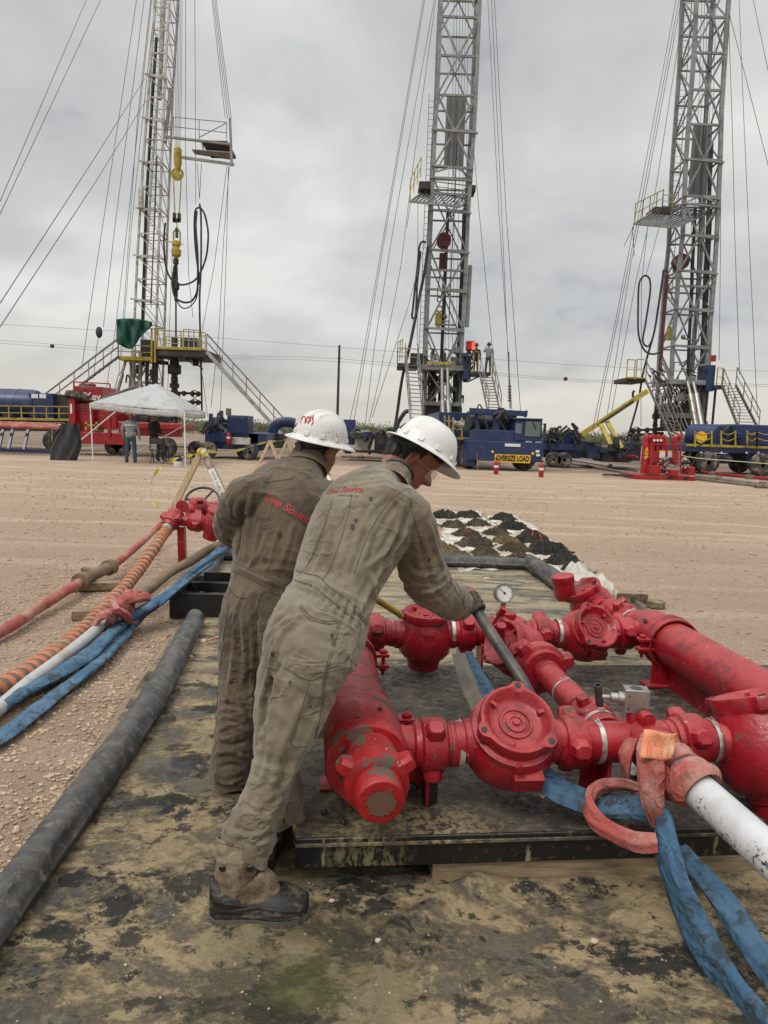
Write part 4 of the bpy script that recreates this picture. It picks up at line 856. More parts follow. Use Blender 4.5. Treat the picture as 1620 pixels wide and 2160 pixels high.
# ================================================================ person in front
R1 = Vector((.60,-.80,0))
hipc = P(660,1345,2.30); 
tor1 = [(P(636,1440,2.24), .13, .09), (P(650,1392,2.26), .175, .125), (P(668,1335,2.31), .180, .135), (P(697,1260,2.40), .160, .122), (P(724,1190,2.48), .180, .140), (P(758,1115,2.58), .215, .150), (P(782,1062,2.65), .215, .132), (P(808,1028,2.69), .130, .100), (P(832,1010,2.71), .062, .062)]
hipR = P(672,1400,2.20); kneeR = P(598,1575,2.12); ankR = P(520,1795,2.06)
legR = ([P(690,1330,2.24), P(664,1405,2.20), P(630,1489,2.165), P(592,1583,2.125), P(560,1678,2.10), P(528,1758,2.075), P(519,1792,2.065)], [.10,.106,.094,.076,.066,.074,.064])
legL = ([P(640,1340,2.42), P(612,1410,2.40), P(590,1500,2.38), P(585,1590,2.36), P(594,1640,2.33), P(598,1690,2.31), P(600,1716,2.30)], [.10,.104,.090,.074,.064,.064,.058])
shR = P(862,1078,2.57); elR = P(897,1222,2.66); wrR = P(968,1278,2.86)
armR = ([P(826,1058,2.60), P(858,1085,2.565), P(880,1150,2.60), P(898,1218,2.66), P(930,1252,2.76), P(962,1272,2.85), P(976,1276,2.885)], [.076,.090,.088,.084,.078,.066,.050])
armL = ([P(822,1055,2.80), P(850,1090,2.92), P(868,1150,2.98), P(900,1215,3.0), P(950,1262,2.99), P(985,1280,2.97)], [.072,.078,.068,.060,.050,.042])
k1 = dict(R=R1, lofts=[tor1], limbs=[legR, legL, armR, armL]); cl, sk_ = person(k1)
# head
fw1 = Vector((.77,.10,-.63)).normalized(); up1 = Vector((.6,0,.8)); HX, HY, HZv = face_frame(fw1, up1); HO1 = P(866,968,2.85)
hr = xf(head_rings(), HO1, HX, HY, HZv, 1.12)
skin_parts = list(sk_)+[hr, xfm(ear_mb(-1), HO1, HX, HY, HZv, 1.16), xfm(ear_mb(1), HO1, HX, HY, HZv, 1.16)]
skin_parts.append(MB().tube([P(806,1055,2.66), P(828,1015,2.72), HO1-HZv*.05-HX*.03, HO1-HX*.02+HZv*.0], [.075,.064,.062,.055], 20))
# bar held in both hands
bar_a = P(988,1262,2.90); bar_b = P(1128,1478,2.60); BA = (bar_b-bar_a).normalized()
hR, wr_ = grip_hand(bar_a+BA*.035, -BA, (Vector((-.25,-.45,.85))), .024, side=1, s=1.06)
hL, wl_ = grip_hand(P(992,1266,3.02), -BA, (Vector((-.1,.75,.6))), .024, side=-1, s=.98)
gl, glf = remesh(hR+[MB().tube([wr_, P(966,1276,2.855)], [.034,.036], 16)], .0032, 3)
skin_parts += hL+[MB().tube([wl_, P(975,1282,2.97)], [.028,.032], 14)]
Vs, Fs = remesh(skin_parts, .0055, 2)
person1 = obj_from(Vs, Fs, 'person', 'skin'); tag(person1, 'person in grey coverall and clean white hard hat leaning on the red manifold', 'person')
person1['_o'] = (0,0,0)
gov = obj_from(gl, glf, 'glove', 'glove_cloth', person1)
# coverall
Vc, Fc_ = remesh(cl, .0068, 4); Nn = vnormals(Vc, Fc_)
J = lambda *a: a
segs1 = [(hipc, P(790,1090,2.6), 1.5, [(0,.12,.5),(.25,.07,.9),(1,.12,.5)], 1.0), (legR[0][1], legR[0][3], 1.0, [(0,.12,.8),(1,.12,.7)], .8), (legR[0][3], legR[0][6], .8, [(0,.10,.6),(1,.13,1.3)], .8),
         (legL[0][1], legL[0][3], 1.0, [(0,.12,.8),(1,.12,.7)], .8), (legL[0][3], legL[0][6], .8, [(1,.12,1.2)], .8), (armR[0][1], armR[0][3], .9, [(0,.08,.7),(1,.09,1.2)], .9), (armR[0][3], armR[0][6], .75, [(0,.09,1.2),(1,.09,.9)], .9), (armL[0][1], armL[0][5], .9, [(.5,.1,1)], .8)]
Vc = cloth_noise(Vc, Nn, segs1, 1.45, 1.3)
Nn = vnormals(Vc, Fc_)
f1 = [ # (photo pixels, half width, height)
 ([(742,1260),(690,1235),(640,1222),(600,1212)], .010, .006), ([(620,1240),(665,1256),(715,1282),(758,1318)], .009, -.006), ([(612,1225),(660,1240),(715,1262),(765,1300)], .004, -.0022),
 ([(790,1290),(775,1340),(768,1400),(742,1440)], .014, .010), ([(640,1300),(600,1330),(575,1380),(562,1450)], .012, .008), ([(655,1290),(700,1300),(752,1335),(760,1400)], .005, .0045),
 ([(585,1410),(560,1480),(556,1560),(545,1640)], .012, -.012), ([(600,1400),(578,1470),(570,1540)], .012, .009),
 ([(640,1275),(690,1318),(735,1330)], .003, -.0024), ([(592,1330),(560,1372),(552,1395)], .003, -.0020), ([(640,1280),(655,1310),(700,1335),(745,1342)], .0035, -.002),
 ([(742,1380),(725,1440),(700,1510),(672,1580)], .006, .0045), ([(700,1400),(660,1430),(640,1440),(600,1405)], .0035, -.0022), ([(650,1440),(635,1500),(620,1560)], .0035, -.002), ([(620,1562),(650,1568)], .0035, -.002),
 ([(690,1480),(640,1580),(590,1690),(560,1740)], .014, .006), ([(655,1450),(600,1570),(570,1680)], .013, .006),
 ([(490,1755),(530,1765),(575,1740)], .008, .007), ([(500,1775),(545,1772),(580,1755)], .007, -.007), ([(560,1690),(600,1660),(620,1610)], .010, .005),
 ([(870,1060),(850,1110),(820,1170),(800,1230)], .013, -.010), ([(842,1110),(815,1160),(770,1200)], .010, .008), ([(862,1130),(828,1185),(838,1240)], .010, -.010), ([(825,1180),(790,1225),(760,1290)], .012, .009),
 ([(700,1080),(690,1150),(655,1220)], .013, .007), ([(735,1060),(730,1140),(700,1230)], .013, .006), ([(770,1060),(765,1140),(735,1220)], .012, -.006), ([(680,1110),(660,1170),(640,1210)], .010, .006),
 ([(820,1040),(780,1080),(750,1150)], .010, .006), ([(850,1045),(800,1120),(775,1190)], .010, -.005),
 ([(905,1100),(925,1170),(945,1230)], .010, .006), ([(880,1120),(895,1180),(915,1240),(945,1275)], .009, -.006), ([(860,1200),(890,1215),(925,1205)], .010, .008), ([(862,1222),(895,1232),(930,1228)], .008, -.007), ([(885,1250),(915,1245),(945,1225)], .009, .007), ([(905,1270),(935,1262),(960,1235)], .008, .006), ([(920,1170),(940,1215),(975,1270)], .006, -.004),
 ([(955,1290),(972,1262),(978,1240)], .007, .006), ([(872,1088),(888,1150),(900,1200)], .003, -.002),
 ([(780,1200),(790,1260),(770,1300)], .012, .008), ([(745,1290),(772,1320),(778,1380)], .008, -.008), ([(560,1345),(600,1310),(650,1296)], .010, .006), ([(690,1030),(760,1020),(820,1012)], .009, .004)]
for i in range(15):         # gathered elastic at the back of the waist
    x0 = 652+i*8; y0 = 1240+i*4.6; f1.append(([(x0+5, y0-20), (x0, y0), (x0-8, y0+24)], .0055, .0042 if i % 2 else -.0042))
Vc = folds(Vc, Nn, Fc_, f1)
Nn = vnormals(Vc, Fc_)
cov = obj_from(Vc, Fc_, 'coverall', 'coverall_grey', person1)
bvc = BVHTree.FromPolygons([tuple(v) for v in Vc], Fc_)
decal(bvc, 'One Source', (725,1034), (.50,-.62,.20), (.3,.2,.9), .20, .036, 'red_ink', cov, bold=.0005, lift=.0022)
decal(bvc, 'ENERGY SERVICES', (733,1046), (.50,-.62,.20), (.3,.2,.9), .105, .015, 'grey_ink', cov, lift=.002)
def seam(bv, px, parent, mat, r=.0014, off=.0006, name='seam'):
    q = []
    for p_ in catmull([(a, b_, 0) for a, b_ in px], 5):
        h_ = bv.ray_cast(Vector((0,0,H)), ray(p_.x, p_.y).normalized())
        if h_[0] is None: continue
        n_ = h_[1] if h_[1].dot(Vector((0,0,H))-h_[0]) > 0 else -h_[1]
        v = h_[0]+n_*off
        if q and (v-q[-1]).length > .10: continue
        q.append(v)
    if len(q) > 2: MB().tube(q, r, 5).build(name, mat, parent)
def stain(bv, x, y, r, parent, mat='oil_stain'):
    ps = [(x, y)]+[(x+r*math.cos(a)*(1+.5*noise.noise(Vector((a*2, x, y)))), y+1.3*r*math.sin(a)*(1+.5*noise.noise(Vector((a*2, y, x))))) for a in np.linspace(0, 2*PI, 13)[:-1]]; vs = []
    for a, b_ in ps:
        h_ = bv.ray_cast(Vector((0,0,H)), ray(a, b_).normalized())
        if h_[0] is None: return
        n_ = h_[1] if h_[1].dot(Vector((0,0,H))-h_[0]) > 0 else -h_[1]; vs.append(h_[0]+n_*.0012)
    b = MB(); b.add(vs, [(0,i+1,(i+1)%12+1) for i in range(12)]); b.build('oil_spot', mat, parent)
simple('oil_stain', (.045,.035,.022), .7, 0, .3, 40, .1)
simple('seam_grey', (.085,.075,.055), .9, 0, .2, 30, 0); simple('seam_brown', (.045,.035,.024), .9, 0, .2, 30, 0)
for px in ([(625,1203),(648,1210),(673,1217),(696,1239),(720,1255),(760,1286)], [(613,1221),(635,1228),(657,1235),(689,1259),(712,1278),(748,1306)], [(635,1275),(653,1298),(681,1310),(712,1310)], [(632,1279),(650,1303),(681,1315),(713,1315)], [(714,1310),(704,1347),(682,1435),(676,1505),(664,1560)], [(719,1310),(709,1347),(687,1435),(681,1500)],
   [(582,1394),(619,1420),(654,1435),(679,1426)], [(654,1439),(638,1489),(613,1568),(648,1574)], [(762,1315),(752,1363),(726,1395),(712,1398)], [(866,1050),(870,1085),(880,1118),(894,1156)], [(862,1030),(830,1050),(795,1095),(768,1150),(748,1210)], [(700,1060),(680,1120),(655,1180),(632,1212)], [(742,1045),(728,1110),(700,1190),(680,1225)], [(960,1225),(972,1250),(980,1285)]):
    seam(bvc, px, cov, 'seam_grey')
for x, y, r_ in ((751,1098,4),(744,1112,5),(782,1052,4),(700,1340,4),(612,1440,3),(655,1490,3),(575,1380,4),(840,1230,4),(905,1180,3),(640,1600,3)): stain(bvc, x, y, r_, cov)
# collar
def collar(parent, c0, c1, r, mat, X, tilt=0):
    ax = (c1-c0).normalized(); x, y, d = frame(ax, X); rings = []
    for (h, k) in ((-.028,1.30),(-.012,1.16),(.006,1.10),(.022,1.13),(.026,1.16),(.020,1.20),(.002,1.22),(-.018,1.32),(-.034,1.45)):
        rings.append([c0+d*(h+.006*math.sin(2*a+1))+(x*math.cos(a)*1.0+y*math.sin(a)*1.0)*r*k*(1+.03*math.sin(3*a)) for a in [2*PI*i/48 for i in range(48)]])
    return MB().ring(rings, caps=False).build('collar', mat, parent)
collar(cov, P(829,1010,2.72), P(846,980,2.77), .059, 'coverall_grey', Vector((1,0,0)))
MB().tube([P(838,1000,2.725)+(frame(P(850,978,2.77)-P(834,1006,2.72))[0]*math.cos(a)+frame(P(850,978,2.77)-P(834,1006,2.72))[1]*math.sin(a))*.058+(P(850,978,2.77)-P(834,1006,2.72)).normalized()*.018 for a in [2*PI*i/40 for i in range(40)]], .006, 8, closed=True).build('undershirt_collar', 'dark_steel', cov)
def cuff(parent, c, ax, r, mat, seed):
    ax = Vector(ax).normalized(); x, y, d = frame(ax, Vector((0,1,0))); rings = []
    for h, k in ((-.05,1.00),(-.02,1.05),(.0,1.10),(.022,1.14),(.030,1.15),(.024,1.08),(.0,1.02),(-.03,.97)):
        rings.append([c+d*(h+.010*math.sin(2*a+seed)+.006*math.sin(5*a+seed))+(x*math.cos(a)+y*math.sin(a))*r*k*(1+.07*math.sin(3*a+seed+h*30)+.04*math.sin(7*a+seed)) for a in [2*PI*i/56 for i in range(56)]])
    MB().ring(rings, caps=False).build('trouser_cuff', mat, parent, ang=80)
cuff(cov, P(523,1778,2.065), P(519,1792,2.065)-P(540,1720,2.08), .071, 'coverall_grey', 1.)
cuff(cov, P(599,1712,2.30), Vector((0,0,-1)), .062, 'coverall_grey', 3.)
# hair, hat, glasses
def hair(parent, HO, X, Y, Z, s, low=-.070):
    rg = head_rings(.0025, 72, 60); b = MB(); n = 72
    for r in rg:
        for i, p in enumerate(r): r[i] = p*(1+.05*noise.noise(p*90))
    vs = [p for r in rg for p in r]; fs = []
    for i in range(len(rg)-1):
        for j in range(n):
            p = rg[i][j]; lim = low+ (0 if p.x < -.045 else (p.x+.045)*.95)
            if p.x > .01 and p.z < .055: continue
            if p.x > -.030 and p.x < .012 and p.z < .004: continue
            if p.z > lim: fs.append((i*n+j, i*n+(j+1)%n, (i+1)*n+(j+1)%n, (i+1)*n+j))
    b.add([HO+X*(p.x*s)+Y*(p.y*s)+Z*(p.z*s) for p in vs], fs); return b.build('hair', 'hair', parent, solid=.002)
hair(person1, HO1, HX, HY, HZv, 1.125)
HXo, HYo, HZo = face_frame(Vector((.70,.30,-.66)), Vector((.42,.16,.82))); HX_, HY_, HZ_ = HXo, HYo, HZo; hx1 = (HX_*.975+HZ_*.20).normalized(); hz1 = (HZ_-hx1*HZ_.dot(hx1)).normalized(); put_hat(person1, P(872,972,2.80)+HZ_*.062+HX_*.010, hx1, HY_, hz1, 'hat', sc=.95)
b = MB()
for sgn in (-1, 1):
    pts = [Vector((.004, sgn*.080, .012)), Vector((.05, sgn*.078, .016)), Vector((.082, sgn*.062, .014))]; b.tube(pts, [.003,.005,.006], 8, flat=.5)
xfm(b, HO1, HX, HY, HZv, 1.12).build('glasses_arm', 'lens_clear', person1)
b = MB(); n = 20
b.grid(lambda u, v: HO1+(HX*(.112-.042*(abs(u*2-1))**2.2)+HY*((u*2-1)*.066)+HZv*(.026-.044*v+(.012*math.exp(-((u-.5)/.08)**2) if v > .5 else 0)))*1.12, n, 8).build('safety_lens', 'lens_clear', person1, solid=.0015)
# pattern on the back of the glove
bg = BVHTree.FromPolygons([tuple(v) for v in gl], glf); b = MB(); rng = random.Random(3)
for i in range(46):
    x_, y_ = rng.uniform(976,1004), rng.uniform(1232,1262); h_ = bg.ray_cast(Vector((0,0,H)), ray(x_, y_).normalized())
    if h_[0] is None: continue
    x, y, d = frame(h_[1]); c = h_[0]+d*.0008; k = rng.uniform(.0018,.0042); a0 = rng.random()*6
    b.add([c+(x*math.cos(a0+a)+y*math.sin(a0+a))*k*rng.uniform(.6,1.3) for a in (0,1.2,2.4,3.6,4.9)], [(0,1,2,3,4)])
b.build('glove_print', 'tan_cloth', gov, smooth=False)
# boots
sh1 = boot(person1, G(438,1948)+Vector((0,.03,0)), G(640,1950)+Vector((.012,.035,0)), .225, P(519,1792,2.065))
boot(person1, Vector((-.385,2.205,0)), Vector((-.345,2.485,0)), .225, P(595,1720,2.29))
# the bar
bt = MB(); bt.tube([bar_a-BA*.012, bar_a+BA*.2, P(1100,1432,2.66), P(1133,1492,2.585)], [.0225,.0235,.0235,.0205], 20); bar = bt.build('pry_bar', 'dark_steel'); tag(bar, 'long dark steel bar held in gloved hands and pushed down into the front valve cap', 'bar')
yb = MB(); yb.tube([P(790,1262,3.25), P(838,1292,3.42), P(846,1300,3.46)], [.0165,.0165,.015], 14); tag(yb.build('hammer_handle', 'yellow_paint'), 'yellow handle standing between the leaning man and the back left valve', 'handle')
# ================================================================ person standing behind
R2 = Vector((.86,-.50,.0))
tor2 = [(P(543,1400,2.86), .13, .09), (P(548,1345,2.87), .172, .122), (P(556,1285,2.89), .178, .13), (P(565,1228,2.92), .165, .12), (P(578,1160,2.96), .190, .128), (P(594,1085,3.02), .215, .135), (P(606,1035,3.05), .205, .115), (P(632,1000,3.09), .13, .09), (P(650,972,3.12), .066, .066)]
l2L = ([P(520,1300,2.90), P(516,1380,2.87), P(508,1470,2.83), P(497,1550,2.81), P(491,1610,2.80), P(490,1645,2.80)], [.105,.106,.092,.080,.082,.078])
l2R = ([P(590,1310,2.86), P(592,1400,2.84), P(590,1490,2.84), P(585,1570,2.84), P(582,1650,2.86)], [.10,.10,.085,.072,.062])
a2L = ([P(560,1040,3.0), P(518,1052,2.99), P(492,1090,3.02), P(489,1112,3.10), P(505,1128,3.24), P(520,1145,3.38)], [.08,.088,.076,.068,.056,.042])
a2R = ([P(640,1040,3.0), P(690,1060,3.02), P(700,1120,3.05), P(700,1160,3.2), P(700,1180,3.35)], [.08,.086,.074,.06,.045])
cl2, sk2 = person(dict(R=R2, lofts=[tor2], limbs=[l2L, l2R, a2L, a2R]))
fw2 = Vector((.60,.74,-.26)).normalized(); up2 = Vector((.26,.05,.95)); X2_, Y2_, Z2_ = face_frame(fw2, up2); HO2 = P(671,950,3.16)
tip = P(523,1150,3.42)
hL2 = grip_hand(P(530,1152,3.42), Vector((1,.3,0)), Vector((-.2,-.6,.6)), .02, 1)[0]
hR2 = grip_hand(P(700,1190,3.40), Vector((1,.3,0)), Vector((-.2,-.6,.6)), .02, 1)[0]
s2 = list(sk2)+[xf(head_rings(), HO2, X2_, Y2_, Z2_, 1.04), xfm(ear_mb(-1), HO2, X2_, Y2_, Z2_, 1.08), xfm(ear_mb(1), HO2, X2_, Y2_, Z2_, 1.08),
   MB().tube([P(632,1010,3.08), P(648,980,3.12), HO2-Z2_*.04-X2_*.03, HO2-X2_*.02], [.08,.066,.064,.055], 20)]+hL2+hR2
Vs, Fs = remesh(s2, .006, 2); person2 = obj_from(Vs, Fs, 'person', 'skin'); tag(person2, 'person in brown oil stained coverall and scuffed white hard hat seen from the back', 'person'); person2['_o'] = (0,0,0)
Vc2, Fc2 = remesh(cl2, .0075, 4); Nn = vnormals(Vc2, Fc2)
segs2 = [(tor2[2][0], tor2[6][0], 1.5, [(0,.12,.4),(.3,.08,.7),(1,.1,.4)], 1.0), (l2L[0][1], l2L[0][3], 1, [(0,.1,.6),(1,.12,.9)], .9), (l2L[0][3], l2L[0][5], .85, [(0,.09,.9),(1,.10,1.5)], .9), (l2R[0][0], l2R[0][3], 1, [(.5,.1,.8)], .9), (a2L[0][1], a2L[0][3], .9, [(0,.08,.6),(1,.09,1.3)], .9), (a2L[0][3], a2L[0][5], .7, [(0,.1,1)], 1), (a2R[0][1], a2R[0][4], .9, [(.5,.1,1)], 1)]
Vc2 = cloth_noise(Vc2, Nn, segs2, 1.5, 4.1); Nn = vnormals(Vc2, Fc2)
f2 = [([(485,1185),(520,1206),(565,1226),(600,1240)], .012, .007), ([(486,1208),(520,1228),(562,1250),(600,1262)], .004, -.0024), ([(484,1180),(520,1198),(560,1216),(610,1236)], .004, -.0022),
 ([(512,1060),(508,1110),(502,1170)], .012, -.012), ([(530,1030),(525,1100),(515,1180)], .010, .008), ([(560,1130),(545,1170),(520,1200)], .010, .006), ([(590,1110),(575,1160),(560,1210)], .010, .005), ([(620,1100),(608,1150),(590,1200)], .011, .006), ([(548,1100),(540,1150),(530,1190)], .010, .006), ([(600,1050),(560,1040),(530,1040)], .009, .004),
 ([(472,1060),(480,1085),(505,1100)], .009, -.008), ([(462,1080),(478,1110),(500,1118)], .010, .008), ([(490,1040),(482,1070),(490,1100)], .008, .006),
 ([(512,1300),(518,1380),(512,1450)], .012, .009), ([(535,1260),(540,1340),(545,1430),(540,1520)], .013, -.010), ([(495,1290),(492,1380),(480,1460)], .010, .006), ([(520,1240),(500,1300),(488,1330)], .009, -.005),
 ([(460,1540),(490,1530),(520,1545)], .009, .007), ([(455,1565),(490,1570),(522,1560)], .009, -.007), ([(452,1590),(485,1585),(520,1600)], .009, .008), ([(455,1620),(490,1612),(520,1622)], .008, -.007), ([(458,1500),(490,1495),(515,1510)], .010, .006), ([(470,1440),(500,1470),(520,1520)], .010, .006), ([(452,1645),(485,1652),(515,1640)], .006, .007)]
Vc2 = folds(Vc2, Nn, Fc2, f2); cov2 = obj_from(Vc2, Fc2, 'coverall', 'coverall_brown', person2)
bv2 = BVHTree.FromPolygons([tuple(v) for v in Vc2], Fc2)
decal(bv2, 'One Source', (608,1073), (.85,-.2,-.40), (.3,.0,.9), .245, .046, 'red_ink', cov2, bold=.0006, lift=.0022)
decal(bv2, 'ENERGY SERVICES', (628,1096), (.85,-.2,-.42), (.3,.0,.9), .15, .018, 'grey_ink', cov2, lift=.002)
for px in ([(489,1184),(515,1196),(538,1207),(590,1229)], [(485,1201),(510,1213),(534,1225),(578,1247)], [(482,1240),(499,1259),(520,1262)], [(515,1053),(511,1109),(500,1170)], [(512,1035),(490,1061),(484,1116)], [(620,1010),(560,1018),(510,1030)], [(545,1260),(540,1340),(530,1440)], [(486,1250),(474,1330),(462,1430),(456,1530)]): seam(bv2, px, cov2, 'seam_brown')
for x, y, r_ in ((540,1300,7),(560,1180,6),(500,1350,5),(590,1130,5),(480,1480,5),(520,1090,4)): stain(bv2, x, y, r_, cov2)
collar(cov2, P(652,968,3.13), P(663,935,3.16), .067, 'coverall_brown', Vector((1,0,0)))
hair(person2, HO2, X2_, Y2_, Z2_, 1.045)
hat2 = put_hat(person2, HO2+Z2_*.052-X2_*.008, (X2_+Z2_*.16).normalized(), Y2_, (Z2_-X2_*.16).normalized(), 'hat2', sc=.94)
m_ = bpy.data.meshes; dg = bpy.context.evaluated_depsgraph_get(); hm_ = hat2.data; bvh = BVHTree.FromPolygons([v.co.copy() for v in hm_.vertices], [tuple(p.vertices) for p in hm_.polygons])
strokes = [[(641,868),(638,880),(634,892)],[(636,886),(641,878),(645,884),(643,893)],[(646,886),(650,879),(653,884),(650,892),(647,888)],[(654,880),(655,890)],[(656,878),(661,888),(657,897)],[(661,876),(659,886)],[(638,874),(660,878)]]
for st_ in strokes:
    q = [bvh.ray_cast(Vector((0,0,H)), ray(*p).normalized()) for p in st_]; q = [h_[0]+h_[1]*.0015 for h_ in q if h_[0] is not None]
    if len(q) > 1: MB().tube(catmull([tuple(p) for p in q], 4), .0024, 6).build('marker_scrawl', 'red_ink', hat2)
boot(person2, Vector(G(480,1660))+Vector((0,.05,0)), Vector(G(480,1660))+Vector((.13,.28,0)), .2, P(490,1640,2.80))
boot(person2, Vector(G(575,1670))+Vector((0,.1,0)), Vector(G(575,1670))+Vector((.13,.34,0)), .2, P(582,1650,2.86))
cuff(cov2, P(490,1640,2.80), Vector((0,0,-1)), .076, 'coverall_brown', 2.)
# ================================================================ workover rigs
def pint(lst, y):
    l = sorted(lst, key=lambda p: p[1]); return float(np.interp(y, [p[1] for p in l], [p[0] for p in l]))
def rig_root(name, label, x, y, Y, group=None):
    p = P(x, y, Y); t_ = thing(name, label, 'drilling rig', (p.x, Y, 0)); return t_
def mast(root, Lp, Rp, Y, dep, girts, xs, mat, leg=.10, one_diag=False, br=.055, sub='mast'):
    dv = Vector((0, dep, 0)); ys = [p[1] for p in Lp]
    Lw = [P(x, y, Y) for x, y in Lp]; Rw = [P(x, y, Y) for x, y in Rp]
    def at(W, z):
        W = sorted(W, key=lambda p: p.z); zs = [p.z for p in W]; return Vector((float(np.interp(z, zs, [p.x for p in W])), Y, z))
    for W in (Lw, Rw):
        for k in (0, 1):
            b = MB(); pts = [p+dv*k for p in W]
            for i in range(len(pts)-1): b.beam(pts[i], pts[i+1]+(pts[i+1]-pts[i]).normalized()*.02, leg, leg, Vector((0,1,0)))
            b.build('mast_leg', mat, root, smooth=False)
    gz = sorted([P(pint(Lp, y), y, Y).z for y in girts])
    for i, z in enumerate(gz):
        l, r = at(Lw, z), at(Rw, z-.0); b = MB(); e = .11; ex = Vector((.06,0,0))
        b.beam(l-ex, r+ex, br*1.3, br*1.3); b.beam(l+dv, r+dv, br, br); b.beam(l, l+dv, br, br); b.beam(r, r+dv, br, br)
        if one_diag and i < len(gz)-1:
            l2, r2 = at(Lw, gz[i+1]), at(Rw, gz[i+1]); b.beam(l2, r, br, br); b.beam(l2+dv, r+dv, br*.8, br*.8); b.beam(r+dv, r2, br*.7, br*.7)
        elif i < len(gz)-1:
            l2, r2 = at(Lw, gz[i+1]), at(Rw, gz[i+1]); b.beam(l, l2+dv, br*.8, br*.8) if i % 2 else b.beam(l+dv, l2, br*.8, br*.8); b.beam(r, r2+dv, br*.8, br*.8) if i % 2 else b.beam(r+dv, r2, br*.8, br*.8)
        b.build('mast_girt', mat, root, smooth=False)
    for y0, y1 in xs:
        z0, z1 = sorted([P(pint(Lp, y), y, Y).z for y in (y0, y1)]); b = MB(); l0, r0, l1, r1 = at(Lw, z0), at(Rw, z0), at(Lw, z1), at(Rw, z1); o = Vector((0,-.03,0))
        b.beam(l0, r1, br*1.1, br*1.1); b.beam(r0+o, l1+o, br*1.1, br*1.1); b.build('cross_brace', mat, root, smooth=False)
        b = MB(); b.beam(l0+dv, r1+dv, br*.8, br*.8); b.beam(r0+dv-o, l1+dv-o, br*.8, br*.8); b.build('cross_brace', mat, root, smooth=False)
    return Lw, Rw, at
def ladder(root, a, b_, w_=.38, mat='stair_grey', step=.33):
    a = Vector(a); b_ = Vector(b_); d = b_-a; n = int(d.length/step); s_ = Vector((w_/2,0,0)); b = MB(); b.beam(a-s_, b_-s_, .035); b.beam(a+s_, b_+s_, .035)
    for i in range(1, n): q = a+d*(i/n); b.beam(q-s_, q+s_, .022)
    return b.build('ladder', mat, root, smooth=False)
def railing(root, pts, h, mat='yellow_paint', r=.03, posts=None, mid=True, name='railing'):
    b = MB(); up = Vector((0,0,h)); pts = [Vector(p) for p in pts]
    for i in range(len(pts)-1):
        a, c = pts[i], pts[i+1]; b.beam(a+up, c+up, r*1.6)
        if mid: b.beam(a+up*.5, c+up*.5, r*1.2)
        n = posts or max(1, round((c-a).length/1.2))
        for k in range(n+1): q = a+(c-a)*(k/n); b.beam(q, q+up, r*1.6)
    return b.build(name, mat, root, smooth=False)
def stairs(label, tl, tr, bl, br_, n, h=1.0, mat='stair_grey', flip=False):
    tl, tr, bl, br_ = map(Vector, (tl, tr, bl, br_)); t_ = thing('metal_stairs', label, 'stairs', (bl.x, bl.y, 0)); d = (bl-tl)
    for a, c in ((tl, bl), (tr, br_)): MB().beam(a, c, .05, .20, Vector((1,0,0)) if abs((tr-tl).x) < .3 else Vector((0,1,0))).build('stringer', mat, t_, smooth=False)
    run = Vector((d.x, d.y, 0)).normalized()*.24
    for i in range(1, n):
        f = i/n; a = tl+(bl-tl)*f; c = tr+(br_-tr)*f; m_ = (a+c)/2; s_ = (c-a); b = MB(); b.box(m_, (s_.length, .24, .035), (s_.normalized(), Vector((-s_.y, s_.x, 0)).normalized(), UP)); b.build('tread', mat, t_, smooth=False)
    up = Vector((0,0,h))
    for a, c in ((tl, bl), (tr, br_)):
        b = MB(); b.beam(a+up, c+up, .045); b.beam(a+up*.55, c+up*.55, .035); m_ = max(3, round((c-a).length/1.15))
        for k in range(m_+1): q = a+(c-a)*(k/m_); b.beam(q, q+up, .04)
        b.build('handrail', mat, t_, smooth=False)
    return t_
def line(root, pts, r=.014, name='guy_line', mat='cable'):
    return MB().tube(pts, r, 5).build(name, mat, root)
def guy(root, px, Y0, Y1, r=.016, name='guy_line'):
    n = len(px); return line(root, [P(x, y, Y0+(Y1-Y0)*i/(n-1)) for i, (x, y) in enumerate(px)], r, name)
def box_px(b, x0, y0, x1, y1, Y, dep, rot=0):
    """box whose front face fills the photo rectangle at distance Y"""
    p = P((x0+x1)/2, (y0+y1)/2, Y); w_ = (P(x1,(y0+y1)/2,Y)-P(x0,(y0+y1)/2,Y)).length; h = (P((x0+x1)/2,y0,Y)-P((x0+x1)/2,y1,Y)).length
    ax = (Vector((math.cos(rot), math.sin(rot), 0)), Vector((-math.sin(rot), math.cos(rot), 0)), UP)
    return b.box(p+ax[1]*dep/2, (w_, dep, h), ax)
def bx(name, mat, root, *a, **k): b = MB(); box_px(b, *a, **{q: k[q] for q in k if q == 'rot'}); return b.build(name, mat, root, smooth=False, bevel=k.get('bevel', .02))
# ---------------- left rig (pale, leaning over the well)
r1 = rig_root('workover_rig', 'pale lattice mast rig on the left leaning over its wellhead with a green tarp', 300, 900, 42)
L1 = [(268,905),(276,780),(283,690),(290,540),(294,469),(302,341),(316,158),(328,0),(348,-330)]; R1_ = [(322,905),(327,780),(330,687),(336,480),(341,346),(348,158),(358,0),(374,-330)]
mast(r1, L1, R1_, 42, 1.5, [860,805,740,685,632,588,539,492,440,393,341,294,249,205,158,112,63,15,-35,-90,-140,-200,-260,-320], [], 'mast_white', .11, True, .05)
for y in (632,539,440,341,249,158): 
    a = P(pint(L1,y)-10, y-2, 41.9); c = P(pint(R1_,y)+3, y+8, 41.9); MB().beam(a, c, .09, .09).build('mast_collar', 'mast_white', r1, smooth=False)
ladder(r1, P(312,650,42.7), P(338,-200,42.7), .4, 'mast_white'); bx('pump_can', 'mast_white', r1, 291,395,300,438,41.7,.3)
MB().tube([P(300,700,42.4),P(308,440,42.4),P(322,200,42.4),P(330,80,42.4)], .09, 8).build('stand_pipe', 'dirty_black', r1)
